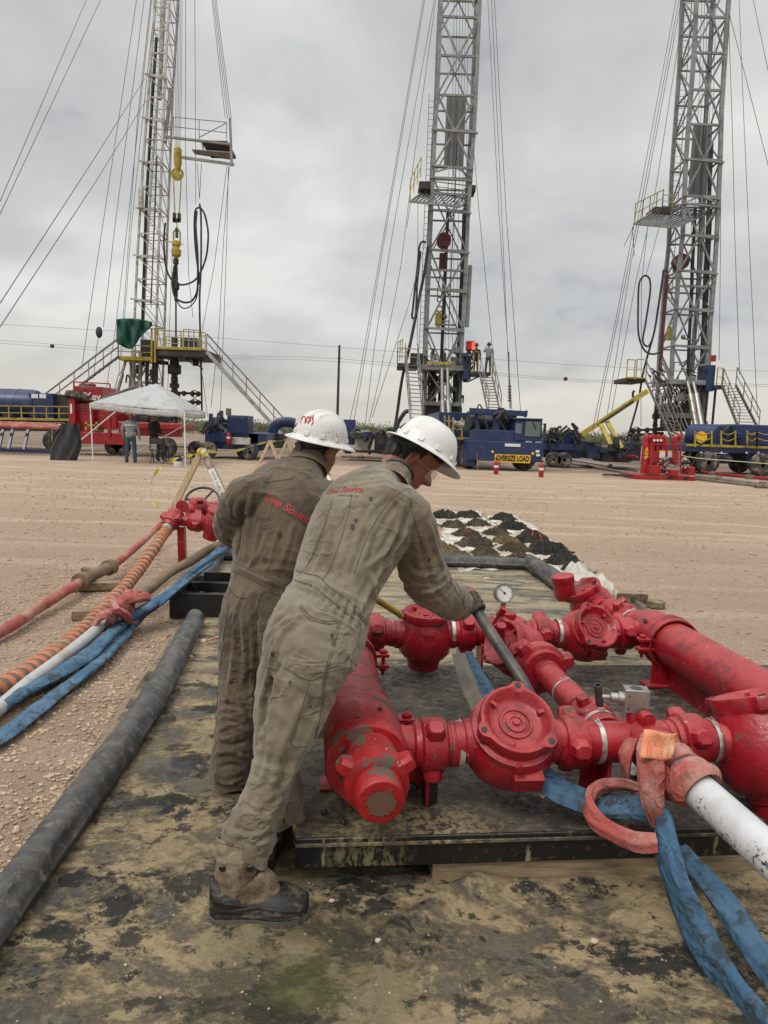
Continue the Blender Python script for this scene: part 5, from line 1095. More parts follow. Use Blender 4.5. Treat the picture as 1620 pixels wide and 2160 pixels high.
MB().tube([P(318,640,41.8),P(326,470,41.8),P(331,330,41.8)], .035, 6).build('hydraulic_hose', 'rubber', r1)
MB().tube([P(336,210,42.3),P(343,60,42.3),P(349,-60,42.3)], .13, 8).build('stand_pipe', 'mast_white', r1)
MB().beam(P(348,300,42), P(360,190,42.8), .16, .2).build('board_hinge', 'mast_grey', r1, smooth=False)
b = MB(); fr = [P(366,247,41),P(478,258,41),P(478,258,43.5),P(366,247,43.5)]; lo = [P(366,286,41),P(480,300,41),P(480,300,43.5),P(366,286,43.5)]; mi = [P(366,267,41),P(478,280,41),P(478,280,43.5),P(366,267,43.5)]
for A_ in (fr, mi):
    for i in range(4): b.beam(A_[i], A_[(i+1)%4], .035) if i != 3 else None
for x, y0, y1 in ((366,247,286),(420,253,293),(478,258,300)):
    for Yk in (41, 43.5): b.beam(P(x,y0,Yk), P(x,y1,Yk), .04)
b.beam(P(420,290,41), P(478,259,41), .04); b.build('racking_board_railing', 'mast_grey', r1, smooth=False)
b = MB(); b.beam(P(346,288,41), P(489,305,41), .16, .10); b.beam(P(346,288,43.5), P(489,305,43.5), .16, .10); b.beam(P(384,332,41), P(494,347,41), .10, .14); b.beam(P(384,332,43.5), P(494,347,43.5), .10, .14)
for x in (489,): b.beam(P(x-4,250,41), P(x,350,41), .12); b.beam(P(x-4,250,43.5), P(x,350,43.5), .12)
for i in range(9): f = i/8; b.beam(P(405+f*6,316+f*8,41+f*2.4), P(488,322+f*14,41+f*2.4), .11, .05)
b.beam(P(424,296,41), P(430,318,41), .08); b.build('racking_board', 'mast_grey', r1, smooth=False)
bx('board_floor', 'dirty_black', r1, 425,296,480,303,41.2,2.2)
# rig floor, substructure
bx('rig_floor', 'dirty_black', r1, 325,736,436,752,40.5,3.6); bx('floor_edge', 'yellow_paint', r1, 329,732,430,738,40.42,.06); bx('side_floor', 'yellow_paint', r1, 249,752,322,760,40.6,2.2)
railing(r1, [P(332,736,40.5), P(348,737,40.5)], 1.15); railing(r1, [P(350,737,40.5), P(385,739,40.5)], .7); railing(r1, [P(387,739,40.5), P(420,741,40.5)], 1.15, posts=3); railing(r1, [P(423,741,40.5), P(433,741,40.5)], .85)
railing(r1, [P(330,736,43.8), P(433,741,43.8)], 1.1); railing(r1, [P(250,754,40.6), P(321,758,40.6)], .72, posts=2)
for x in (320,327): MB().beam(P(x,692,40.4), P(x,765,40.4), .08).build('gate_post', 'yellow_paint', r1, smooth=False)
bx('blue_drum', 'blue_paint', r1, 381,712,415,735,42,1.2); bx('floor_tool', 'dirty_black', r1, 361,710,370,733,41.5,.5); bx('driller_console', 'dirty_black', r1, 296,716,318,754,41.5,.8)
for x0, x1, y1 in ((276,283,812),(291,296,812),(305,311,830),(318,326,830),(323,332,812)): 
    MB().beam(P((x0+x1)/2+3,745,41.5), P((x0+x1)/2,905,41.5), .16, .2).build('substructure_leg', 'dirty_black' if x0 > 300 else 'mast_white', r1, smooth=False)
b = MB(); 
for a, c in (((278,780),(312,830)),((312,770),(280,825)),((280,835),(326,870)),((322,840),(280,880))): b.beam(P(*a,41.6), P(*c,41.6), .09)
b.build('cross_brace', 'mast_white', r1, smooth=False)
MB().tube([P(268,752,41.2),P(258,785,41),P(256,790,41),P(238,850,40.6)], [.08,.08,.15,.17], 14).build('hydraulic_ram', 'steel', r1)
gz_ = [([(212,0),(0,452)],42,30),([(182,0),(0,425)],42,28),([(288,0),(255,220),(222,440),(200,583),(172,780)],42,36),([(304,0),(242,480),(218,690)],42,38),([(320,0),(268,480),(244,690),(220,850)],42,44),([(327,0),(277,480),(256,760)],42,46),
  ([(318,0),(290,250),(262,640),(250,800)],42,48),([(306,165),(200,333),(0,640)],42,22),([(308,212),(200,386),(0,690)],42,22),([(447,0),(475,247)],42,41),([(450,0),(480,250)],42,41),([(453,0),(484,250)],42,42),([(456,0),(488,250)],42,43),
  ([(392,-60),(391,300),(398,580),(407,670)],42,41.5),([(411,-100),(411,22),(413,430)],42,42),([(479,350),(452,560),(426,700),(424,860)],42,42),([(484,350),(472,500),(462,700),(445,860)],42,42),([(482,350),(478,520),(465,870)],42,42),([(416,345),(421,420)],41,42),([(425,345),(421,420)],41,42),([(364,520),(357,700),(353,860)],42,42),([(418,748),(428,800),(438,880)],41,41)]
for g_ in gz_: guy(r1, *g_)
for i in range(5): guy(r1, [(374+i*3.2,-300),(371+i*3.0,180),(369.5+i*2.6,312)], 42, 42, .012, 'drilling_line')
MB().tube(catmull([tuple(P(*p, 40.9)) for p in ((333,745),(340,756),(352,755),(362,752),(378,752),(390,748))], 4), .03, 6).build('hose', 'rubber', r1)
b = MB(); n_ = 14
def tarp(u, v):
    x = 246+u*75; top = 673+u*6-4*math.sin(u*PI); bot = 722+14*math.sin(min(1,u*1.6)*PI/1.2)-(max(0,u-.45)*78); y = top+(bot-top)*v; return P(x, y, 40.3+.12*math.sin(u*17+v*3)+.08*math.sin(u*31-v*5))
b.grid(tarp, 30, 12); tag(b.build('tarp', 'green_cloth', None, solid=.02), 'dark green tarp hung over the railing of the left rig', 'tarp')
stairs('long steel stairs descending left from the green tarp landing of the left rig', P(249,752,40.5), P(249,754,41.6), P(96,868,40.5), P(96,869,41.6), 18)
stairs('long steel stairs descending right from the left rig floor', P(436,742,40.5), P(436,743,41.6), P(606,930,38.5), P(606,930,39.6), 26)
# travelling block and swivel
t_ = thing('travelling_block', 'yellow travelling block with long links hanging in front of the left mast', 'block', tuple(P(374,330,42)))
b = MB(); b.lathe([(0,.10),(.15,.22),(.9,.22),(1.25,.14),(1.35,.12)], P(375,309,42)+Vector((0,0,.0)), -UP, 14); b.build('block_body', 'yellow_paint', t_)
b = MB(); b.torus(P(374,367,42), Vector((0,1,0)), .30, .07, 24, 8); b.lathe([(-.08,.12),(-.08,.2),(.08,.2),(.08,.12)], P(374,369,42), Vector((0,1,0)), 18); b.box(P(374,362,42), (.22,.2,.5)); b.build('sheave', 'yellow_paint', t_)
for x0, x1 in ((366,369),(382,378)): MB().tube([P(x0,380,42), P(x0+(x1-x0)*.4,410,42), P(x1,452,42)], .035, 6).build('link', 'yellow_paint', t_)
b = MB(); b.box(P(368,459,42), (.16,.2,.5)); b.box(P(378,459,42), (.16,.2,.45)); b.box(P(373,465,42), (.35,.2,.18)); b.build('elevator', 'dirty_black', t_)
t_ = thing('power_swivel', 'yellow power swivel with dark pipe hanging below the block of the left rig', 'swivel', tuple(P(371,510,42)))
b = MB(); b.tube([P(373,470,42),P(373,482,42)], .03, 8); b.tube([P(373,480,42),P(366,490,42),P(366,512,42)], .05, 8); b.tube([P(373,480,42),P(380,490,42),P(380,512,42)], .05, 8); b.lathe([(0,.15),(.1,.25),(.25,.25),(.3,.18),(.45,.18),(.5,.28),(.8,.26),(.95,.1)], P(372,508,42), -UP, 16); b.beam(P(348,508,42),P(366,511,42),.05); b.beam(P(380,514,42),P(387,515,42),.04); b.build('swivel_body', 'yellow_paint', t_)
b = MB(); b.lathe([(0,.08),(.3,.08),(.32,.16),(.6,.16),(.62,.1),(1.6,.13),(1.65,.2),(2.0,.2),(2.05,.12),(2.6,.10),(2.7,.05),(5.3,.05)], P(371,534,42), -UP, 12); b.box(P(373,492,42), (.14,.14,.5)); b.build('kelly_pipe', 'dirty_black', t_)
def hose_px(label, px, Y, r, mat='rubber', name='hose', n=6): return tag(MB().tube(catmull([tuple(P(x, y, Y)) for x, y in px], n), r, 8).build(name, mat), label, 'hose')
hose_px('black rotary hose sweeping from the left mast in a wide loop to the standpipe', [(349,470),(346,500),(347,540),(352,570),(362,590),(378,600),(395,599),(412,590),(425,570),(434,545),(438,520),(439,490),(434,460),(428,445),(420,438),(412,445),(410,480),(413,530),(419,580),(418,600)], 42.3, .055)
hose_px('black service hose hanging in a deep loop beside the left rig kelly', [(368,560),(364,590),(365,612),(370,628),(382,636),(394,638),(405,634),(414,620),(417,600),(417,540),(413,480),(415,445)], 41.8, .06)
hose_px('thin black hose hanging lowest in the loops below the left swivel', [(372,625),(376,640),(386,650),(400,647),(413,632),(418,610)], 41.9, .035)
hose_px('black riser hose dropping from the racking board to the ground beside the left rig', [(421,430),(424,460),(424,560),(421,640),(424,760),(426,868)], 41.7, .055)
# blow out preventer
def bop(label, cx, y0, Y, k=1.0, arms=True, side=1):
    t_ = thing('blowout_preventer', label, 'wellhead', tuple(P(cx, y0, Y))[:2]+(0,)); m_ = lambda px: px*Y/1500; z0 = P(cx, y0, Y)
    b = MB(); prof = []
    for h, w_ in ((0,8),(16,8),(17,11),(26,12),(27,17),(45,17),(46,12),(47,8),(52,8),(53,9),(62,9),(63,7),(65,12),(74,12),(75,7),(82,10),(84,15),(92,15),(94,9),(100,9),(102,14),(112,14),(114,9),(135,9),(136,14),(142,14),(143,9),(175,10)): prof.append((m_(h)*k, m_(w_)*k*.8))
    b.lathe(prof, z0, -UP, 20); b.build('preventer_stack', 'dirty_black', t_, ang=25)
    if arms:
        for yy in (86*k, 104*k):
            b = MB(); y_ = y0+yy; b.tube([P(cx,y_,Y), P(cx+side*58,y_+3,Y)], .07, 8)
            for q in (20,38,50): b.lathe([(-.12,.10),(-.05,.16),(.05,.16),(.12,.10)], P(cx+side*q, y_+1+q*.04, Y), Vector((1,0,0)), 10)
            b.torus(P(cx+side*42, y_+3, Y-.3), Vector((0,1,0)), .20, .025, 18, 6); b.tube([P(cx+side*42, y_+3, Y-.3), P(cx+side*42, y_+3, Y)], .03, 6); b.tube([P(cx-side*14,y_,Y), P(cx,y_,Y)], .12, 8); b.build('choke_arm', 'dirty_black', t_)
    return t_
bop('dark blowout preventer stack with side valves under the left rig floor', 368, 742, 42)
# ---------------- middle rig
def big_rig(label, Lp, Rp, girts, xs, Y, panel, boardfn):
    r = rig_root('workover_rig', label, Lp[0][0], 900, Y); Lw, Rw, at = mast(r, Lp, Rp, Y, 2.0, girts, xs, 'mast_grey', .20, False, .088)
    x0, x1, ya, yb = panel; b = MB(); p0, p1 = P(x0, yb, Y+1.4), P(x1, ya, Y+1.4); w_ = (p1.x-p0.x)/6
    for i in range(6): b.box(Vector((p0.x+w_*(i+.5), Y+1.4+.06*(i % 2), (p0.z+p1.z)/2)), (w_*.96, .08, p1.z-p0.z))
    b.build('wind_panel', 'panel_grey', r, smooth=False); return r, at
L2 = [(896,905),(898,774),(900,692),(904,600),(910,443),(918,274),(923,200),(931,0),(949,-330)]; R2_ = [(968,905),(972,774),(976,692),(981,600),(988,443),(1000,274),(1004,200),(1012,0),(1030,-330)]
r2, at2 = big_rig('tall grey lattice mast rig in the middle, standing behind the blue oversize load truck', L2, R2_, [870,774,692,610,569,527,443,408,375,352,274,200,117,35,-45,-125,-210,-300], [(692,860),(527,692),(375,527),(200,350),(35,200),(-125,35),(-300,-125)], 42, (936,984,205,352), None)
for y, e_ in ((274,8),(350,4),(375,4),(443,6),(527,6),(610,5),(692,4)): MB().beam(P(pint(L2,y)-e_,y-1,41.85), P(pint(R2_,y)+e_,y+7,41.85), .13, .10).build('mast_collar', 'mast_grey', r2, smooth=False)
b = MB()
b.beam(P(921,362,41.8),P(957,352,41.8),.07); b.beam(P(957,352,41.8),P(995,372,41.8),.07); b.beam(P(957,352,41.8),P(957,372,41.8),.07); b.build('truss_brace', 'mast_grey', r2, smooth=False)
def board(r, pts, Y, slat, yel, mat='mast_grey'):
    pass
b = MB(); fl = [P(865,425,39.5), P(970,436,39.5), P(985,420,44), P(900,400,44)]
for i in range(4): b.beam(fl[i], fl[(i+1)%4], .10)
for i in range(1, 13): f = i/13; b.beam(fl[0]+(fl[1]-fl[0])*f, fl[3]+(fl[2]-fl[3])*f, .07)
b.build('racking_board', 'mast_grey', r2, smooth=False); bx('board_walkway', 'dirty_black', r2, 884,382,912,398,42,1.6)
railing(r2, [P(865,425,39.5), P(887,374,44)], 1.15, posts=3); MB().beam(P(865,425,39.5), P(865,388,39.5), .06).build('rail_post', 'yellow_paint', r2, smooth=False)
railing(r2, [P(905,402,44), P(984,412,44)], .55)
bx('side_step', 'dirty_black', r2, 993,390,1004,402,42,1.2)
ladder(r2, P(889,770,42.3), P(912,200,42.3), .35)
for x, y0, y1, r_ in ((926,870,440,.10),(958,900,440,.06),(966,860,440,.10),(946,700,300,.03)): MB().tube([P(x,y0,42.9), P(x+(y0-y1)*.045,y1,42.9)], r_, 8).build('guide_pipe', 'dirty_black', r2)
MB().tube([P(992,560,42.1), P(985,690,42.1)], .12, 8).build('guide_pipe', 'mast_grey', r2)
for i in range(6): guy(r2, [(936+i*8,880-i*20),(944+i*8,420),(955+i*6,205),(962+i*6,-250)], 43, 43, .013, 'drilling_line')
# lower floor
bx('rig_floor', 'mast_grey', r2, 889,770,978,781,40.9,2.6); bx('floor_edge', 'yellow_paint', r2, 900,763,955,769,40.8,.06); bx('base_frame', 'mast_grey', r2, 893,848,970,856,40.9,2.4)
bx('side_floor', 'dirty_black', r2, 838,766,882,775,40.9,2.4); railing(r2, [P(838,766,40.9), P(848,757,43)], 1.15); railing(r2, [P(838,768,40.9), P(880,771,40.9)], .9); railing(r2, [P(895,768,43.2), P(975,772,43.2)], .9, 'mast_grey')
bx('tank_bin', 'dirty_black', r2, 866,745,892,772,41.2,1.2)
for x in (933,945):
    MB().tube([P(x-1,777,40.7), P(x,845,40.2)], .10, 12).build('hydraulic_ram', 'steel', r2); MB().tube([P(x,845,40.2), P(x+3,905,39.6)], .16, 12).build('ram_barrel', 'steel', r2)
b = MB(); 
for a, c in (((900,780),(962,870)),((965,780),(903,850))): b.beam(P(*a,41.4), P(*c,41.4), .10)
b.build('cross_brace', 'mast_grey', r2, smooth=False)
bx('winch_drum', 'dirty_black', r2, 897,852,968,885,41.2,1.6)
bx('drum_guard', 'blue_paint', r2, 978,750,994,800,40.8,1.4); bx('control_floor', 'dirty_black', r2, 990,784,1036,791,40.6,1.8); railing(r2, [P(998,786,40.6), P(1008,786,40.6)], 1.15, posts=1); railing(r2, [P(1035,788,40.6), P(1040,789,42)], .95, posts=1)
MB().beam(P(985,806,41),P(1015,792,41),.08).build('floor_strut','dirty_black', r2, smooth=False)
# lit red heater on the control floor
b = MB(); box_px(b, 984,719,1002,738,40.5,.5); ht = b.build('flood_heater', 'far_red', None, smooth=False, bevel=.03); hroot = thing('flood_heater', 'red heater lamp glowing on the control floor of the middle rig', 'lamp', tuple(P(993,738,40.5))); 
bpy.data.objects.remove(ht); b = MB(); box_px(b, 984,719,1002,738,40.5,.5); b.build('lamp_housing', 'far_red', hroot, smooth=False, bevel=.03); b = MB(); box_px(b, 996,722,1001,737,40.44,.05); b.build('glowing_element', 'heater_glow', hroot, smooth=False); MB().beam(P(991,739,40.7), P(990,785,40.7), .06).build('lamp_post', 'dirty_black', hroot, smooth=False)
stairs('steep steel stairs rising to the left side floor of the middle rig', P(854,762,40.8), P(880,764,40.8), P(866,890,38.2), P(893,892,38.2), 15)
stairs('steep steel stairs under the two workers on the middle rig', P(1012,790,40.5), P(1038,791,40.5), P(1030,872,38.2), P(1056,873,38.2), 13)
t_ = thing('travelling_block', 'red travelling block hanging inside the middle mast', 'block', tuple(P(936,510,43)))
b = MB(); b.lathe([(-.25,.25),(-.25,.42),(.25,.42),(.25,.25)], P(936,508,43), Vector((0,1,0)), 24); b.build('sheave_case', 'maroon_paint', t_); b = MB(); box_px(b,927,533,943,568,43,.4); b.box(P(936,518,42.7),(.4,.1,.12)); b.build('hook_body', 'maroon_paint', t_, bevel=.04)
b = MB(); b.torus(P(927,632,43), Vector((0,1,0)), .14, .035, 14, 6); b.tube([P(929,570,43), P(922,625,43)], .025, 6); b.tube([P(937,570,43), P(931,625,43)], .025, 6); b.build('hook_links', 'dirty_black', t_)
t_ = thing('power_tong', 'yellow power tong hanging inside the middle mast above its floor', 'tong', tuple(P(927,670,42.8)))
b = MB(); b.torus(P(927,652,42.8), Vector((0,1,0)), .17, .05, 16, 6); box_px(b,919,660,932,685,42.6,.5); box_px(b,922,684,929,694,42.6,.3); b.build('tong_body', 'yellow_paint', t_); b = MB(); b.sphere(P(938,668,42.8), .16, 10); b.beam(P(930,684,42.6), P(960,686,42.6), .10); b.beam(P(930,677,42.6), P(950,678,42.6), .07); b.build('tong_arm', 'mast_grey', t_)
hose_px('black hose hanging in a long loop on the left side of the middle mast', [(899,512),(890,510),(884,524),(881,560),(876,600),(871,650),(869,667),(873,672),(877,660),(880,600),(884,560),(887,530)], 41.6, .06)
hose_px('black mud hose running down past the left stairs of the middle rig', [(903,520),(896,570),(884,630),(876,672),(862,740),(848,800),(838,870),(832,905)], 41.2, .085)
for i, g_ in enumerate([([(896,0),(815,480),(760,813),(744,900)],42,34),([(893,0),(812,480),(757,800),(735,900)],42,35),([(916,0),(862,300),(830,480),(790,730),(770,900)],42,34),([(919,0),(872,345),(846,560),(800,800),(775,905)],42,36),([(866,428),(858,480)],40,40),([(909,430),(900,500),(860,650),(785,880)],42,36),
   ([(1029,0),(1052,443),(1080,870)],42,34),([(1037,0),(1058,443),(1073,786),(1080,870)],42,35),([(1043,0),(1067,440),(1098,867)],42,36),([(998,300),(1010,440),(1039,738)],42,40.6),([(882,400),(880,730)],42,42)]): guy(r2, *g_)
b = MB(); b.tube([P(1073,742,39),P(1074,800,39),P(1076,862,39)], .035, 6); 
for y in range(815,846,6): b.sphere(P(1075,y,39), .11, 8, (1,1,.5))
tag(b.build('whip_antenna', 'cable'), 'tall thin whip with stacked rings standing behind the blue truck', 'antenna')
bop('dark blowout preventer stack below the middle rig floor', 914, 770, 42.6, .8, False)
# ---------------- right rig
L3 = [(1408,905),(1416,804),(1419,729),(1426,651),(1432,571),(1441,496),(1445,336),(1456,262),(1465,111),(1469,0),(1484,-330)]; R3_ = [(1483,905),(1488,804),(1493,730),(1501,652),(1506,577),(1512,498),(1521,341),(1519,271),(1525,118),(1537,0),(1552,-330)]
L3 = [(1408,905),(1416,804),(1419,729),(1426,651),(1432,571),(1440,496),(1447,336),(1455,230),(1464,111),(1469,0),(1484,-330)]; R3_ = [(1483,905),(1488,804),(1493,730),(1501,652),(1507,577),(1512,498),(1519,341),(1522,230),(1529,118),(1537,0),(1552,-330)]
r3, at3 = big_rig('tall grey lattice mast rig at the right edge of the yard', L3, R3_, [880,804,729,651,603,571,496,430,413,336,262,189,111,35,-45,-125,-210,-300], [(729,872),(571,729),(430,571),(262,413),(111,262),(-45,111),(-200,-45)], 42, (1451,1503,265,412), None)
for y, e_ in ((336,8),(413,3),(430,3),(496,5),(571,6),(651,5),(729,5)): MB().beam(P(pint(L3,y)-2,y-1,41.85), P(pint(R3_,y)+e_,y+7,41.85), .13, .10).build('mast_collar', 'mast_grey', r3, smooth=False)
b = MB(); b.beam(P(1450,425,41.8),P(1480,414,41.8),.07); b.beam(P(1480,414,41.8),P(1512,428,41.8),.07); b.beam(P(1480,414,41.8),P(1480,430,41.8),.07); b.build('truss_brace', 'mast_grey', r3, smooth=False)
b = MB(); fl = [P(1338,472,39.2), P(1422,480,39.2), P(1500,448,45), P(1398,436,45)]
for i in range(4): b.beam(fl[i], fl[(i+1)%4], .10)
for i in range(1, 11): f = i/11; b.beam(fl[0]+(fl[1]-fl[0])*f, fl[3]+(fl[2]-fl[3])*f, .08)
b.build('racking_board', 'mast_grey', r3, smooth=False); bx('board_walkway', 'dirty_black', r3, 1380,436,1415,450,42.5,1.4)
railing(r3, [P(1338,471,39.2), P(1397,436,45)], 1.0, posts=4); railing(r3, [P(1397,436,45), P(1418,440,43)], .7, posts=1)
ladder(r3, P(1409,640,43.4), P(1459,-100,43.4), .38)
for x, y0, y1, r_ in ((1447,870,440,.10),(1474,900,300,.12),(1482,860,440,.06),(1465,700,200,.03)): MB().tube([P(x,y0,42.9), P(x+(y0-y1)*.045,y1,42.9)], r_, 8).build('guide_pipe', 'dirty_black', r3)
MB().tube([P(1502,600,42.1), P(1494,790,42.1)], .13, 8).build('guide_pipe', 'mast_grey', r3); MB().tube([P(1408,580,41.7), P(1398,700,41.7), P(1393,780,41.7)], .10, 8).build('stand_pipe', 'maroon_paint', r3)
for i in range(6): guy(r3, [(1450+i*7,860-i*20),(1460+i*7,420),(1475+i*6,205),(1487+i*6,-250)], 43, 43, .013, 'drilling_line')
bx('rig_floor', 'mast_grey', r3, 1410,801,1490,811,40.9,2.6); bx('base_frame', 'mast_grey', r3, 1420,872,1470,882,40.9,2.4); bx('side_floor', 'dirty_black', r3, 1320,797,1362,806,41,2.2); bx('floor_edge', 'yellow_paint', r3, 1320,795,1360,799,40.9,.06)
railing(r3, [P(1321,800,41), P(1337,801,41)], 1.1, posts=1); railing(r3, [P(1341,801,41), P(1362,803,41)], 1.15, posts=1); railing(r3, [P(1420,800,43.2), P(1488,806,43.2)], 1.0, 'mast_grey')
for x in (1452,1464):
    MB().tube([P(x-2,806,40.7), P(x+4,832,40.4)], .10, 12).build('hydraulic_ram', 'steel', r3); MB().tube([P(x+4,832,40.4), P(x+18,910,39.4)], .16, 12).build('ram_barrel', 'steel', r3)
bx('drum_guard', 'blue_paint', r3, 1492,770,1508,825,40.8,1.4); bx('control_floor', 'dirty_black', r3, 1508,812,1530,820,40.6,1.8); railing(r3, [P(1511,814,40.6), P(1522,815,40.6)], 1.0, posts=1); bx('warning_light', 'far_red', r3, 1503,749,1511,762,40.6,.3)
b = MB()
for a, c in (((1420,800),(1460,850)),((1486,812),(1425,860))): b.beam(P(*a,41.4), P(*c,41.4), .11)
b.build('cross_brace', 'mast_grey', r3, smooth=False)
for x in (1492,1508): MB().beam(P(x+2,815,41), P(x-6,900,41), .10).build('substructure_leg', 'dirty_black', r3, smooth=False)
bx('sub_base', 'dirty_black', r3, 1415,850,1452,910,41.6,1.6)
stairs('wide steel stairs rising behind the red accumulator unit to the right rig', P(1362,802,40.6), P(1392,795,41.6), P(1420,932,38.6), P(1450,945,39.2), 17)
stairs('steel stairs on the far right side of the right rig', P(1524,816,40.5), P(1552,812,41.3), P(1558,902,38.6), P(1600,905,39.3), 14)
t_ = thing('travelling_block', 'red travelling block behind the left leg of the right mast', 'block', tuple(P(1434,555,43)))
b = MB(); b.lathe([(-.25,.25),(-.25,.45),(.25,.45),(.25,.25)], P(1435,553,43), Vector((0,1,0)), 24); box_px(b,1425,555,1443,572,43,.4); b.build('sheave_case', 'maroon_paint', t_)
t_ = thing('power_tong', 'yellow power tong hanging at the left leg of the right mast', 'tong', tuple(P(1415,700,42.6))); b = MB(); b.torus(P(1419,688,42.6), Vector((0,1,0)), .17, .05, 16, 6); box_px(b,1412,692,1425,716,42.4,.5); b.build('tong_body', 'yellow_paint', t_); b = MB(); b.beam(P(1440,714,42.6), P(1475,718,42.6), .10); b.sphere(P(1441,711,42.6), .14, 8); b.build('tong_arm', 'mast_grey', t_)
hose_px('black hose hanging in a tall narrow loop left of the right mast', [(1394,742),(1376,747),(1358,737),(1347,705),(1346,650),(1348,600),(1356,584),(1364,582),(1371,592),(1371,620),(1362,680),(1356,715),(1360,728),(1370,728),(1380,700),(1388,650),(1394,610),(1398,585)], 41.4, .055)
hose_px('second black hose curving down from the gooseneck of the right mast', [(1408,573),(1400,570),(1398,585),(1390,640),(1380,700),(1366,750),(1356,790),(1345,850),(1322,930),(1315,948)], 41.6, .06)
for g_ in [([(1426,0),(1345,433),(1300,670),(1252,895)],42,35),([(1432,0),(1352,430),(1306,660),(1258,895)],42,36),([(1437,0),(1357,430),(1330,560),(1280,880)],42,37),([(1445,0),(1380,420),(1340,600),(1290,870)],42,38),([(1391,478),(1363,580)],42,41.4),([(1366,480),(1353,600),(1352,900)],42,41),
   ([(1536,20),(1620,347),(1680,560)],42,36),([(1559,0),(1569,250),(1580,500),(1598,880)],42,34),([(1589,0),(1620,148),(1700,500)],42,34),([(1537,40),(1545,280),(1550,500),(1560,790)],42,36),([(1521,330),(1520,500),(1517,760)],42,42),([(1338,474),(1316,520)],39,40),([(1334,478),(1338,540)],39,40)]: guy(r3, *g_)
bop('dark blowout preventer seen behind the left stairs of the right rig', 1385, 858, 41.8, .55, True, -1)
# ---------------- utility pole and lines
up_ = thing('utility_pole', 'lone dark utility pole on the horizon between the left and middle rigs', 'pole', (P(711,900,80).x, 80, 0))
MB().tube([Vector((P(711,900,80).x, 80, -.3)), P(716,728,80)], [.17,.12], 10).build('pole_shaft', 'dirty_black', up_); MB().tube([P(712,755,79.8), P(720,755,79.8)], .05, 6).build('insulator', 'dirty_black', up_)
def pl(label, px, Y=90): t_ = MB().tube(catmull([tuple(P(x, y, Y)) for x, y in px], 6), .024, 5).build('power_line', 'power_cable'); return tag(t_, label, 'power line')
pl('upper power line crossing the sky behind all three rigs', [(-400,664),(0,684),(490,715),(1200,769),(1620,783),(2000,793)]); 
pl('lower power line carrying the red marker balls', [(-400,692),(0,718),(430,748),(716,757),(1200,799),(1620,811),(2000,820)]); pl('power line running just below the marker ball line', [(-400,698),(0,724),(430,753),(716,763),(1200,803),(1620,815),(2000,824)], 91)
for x, y, l_ in ((110,730,'red marker ball on the power line at far left'),(1193,799,'red marker ball on the power line between the middle and right rigs')): b = MB(); b.sphere(P(x,y,90), .26, 14); tag(b.build('marker_ball', 'maroon_paint'), l_, 'marker ball', 'marker balls on the power line')
b = MB(); b.sphere(P(209,701,38), .26, 10, (.7,.6,1.15)); b.tube([P(209,708,38), P(204,730,38), P(197,800,38)], .015, 5); tag(b.build('line_weight', 'dirty_black'), 'dark weight bag hanging on a line left of the green tarp', 'weight')

# dense machinery at the rig feet
def clutter(root, x0, x1, y0, y1, Y, n, seed, mats=('dirty_black','dark_steel','mast_grey')):
    rg = random.Random(seed)
    for i in range(n):
        x = rg.uniform(x0, x1); y = rg.uniform(y0, y1); k = rg.random(); yy = Y+rg.uniform(-.6,.8); nm = rg.choice(['pump_casing','hydraulic_block','valve_bank'])
        if k < .45: b = MB(); w_ = rg.uniform(3,9); h_ = rg.uniform(3,9); box_px(b, x-w_, y-h_, x+w_, y+h_, yy, rg.uniform(.2,.6)); b.build(nm, rg.choice(mats), root, smooth=False, bevel=.02)
        elif k < .75: MB().tube(catmull([tuple(P(x,y,yy)), tuple(P(x+rg.uniform(-14,14),y-rg.uniform(0,14),yy)), tuple(P(x+rg.uniform(-20,20),y+rg.uniform(5,22),yy))], 5), rg.uniform(.03,.06), 6).build('hydraulic_hose', 'rubber', root)
        else: MB().beam(P(x,y,yy), P(x+rg.uniform(-18,18),y+rg.uniform(-16,16),yy), rg.uniform(.05,.12)).build('tie_beam', rg.choice(mats), root, smooth=False)
clutter(r2, 893, 975, 785, 872, 41.8, 34, 1); clutter(r3, 1395, 1490, 815, 900, 41.8, 30, 2); clutter(r1, 272, 330, 765, 850, 42, 26, 3); clutter(r2, 895, 975, 738, 768, 41.6, 12, 4); clutter(r3, 1425, 1485, 770, 800, 41.6, 10, 5); clutter(r1, 330, 430, 745, 765, 41.5, 12, 6); clutter(r3, 1372, 1410, 782, 802, 41.2, 7, 7); clutter(r2, 978, 996, 745, 800, 40.9, 6, 8, ('dark_steel','dirty_black'))
for x in (905,918,958): MB().beam(P(x,780,41.9), P(x-2,905,41.9), .12).build('substructure_leg', 'dirty_black', r2, smooth=False)
# ================================================================ yard: vehicles, tent, people, equipment
simple('dark_blue', (.010,.022,.085), .35, 0, .3, 1.2, .05, (.06,.05,.045), .3)
simple('chrome', (.42,.42,.41), .45, .2, .3, 8, 0)
def wheel(root, c, R_, w_, ax=Vector((0,1,0)), rim='chrome', part='wheel'):
    ax = Vector(ax).normalized(); b = MB(); b.lathe([(-w_/2,R_*.60),(-w_/2,R_*.86),(-w_*.42,R_*.97),(-w_*.3,R_),(w_*.3,R_),(w_*.42,R_*.97),(w_/2,R_*.86),(w_/2,R_*.60)], c, ax, 28); t_ = b.build(part, 'tyre', root)
    b = MB(); b.lathe([(-w_*.45,R_*.60),(-w_*.30,R_*.50),(-w_*.12,R_*.42),(-w_*.12,R_*.22),(-w_*.5,R_*.18),(-w_*.5,.02)], c, ax, 20)
    for k in range(10): x, y, d = frame(ax); v = x*math.cos(k*.628)+y*math.sin(k*.628); b.cyl(Vector(c)+v*R_*.33-ax*w_*.12, Vector(c)+v*R_*.33-ax*w_*.2, R_*.035, n=6)
    b.build('rim', rim, t_); return t_
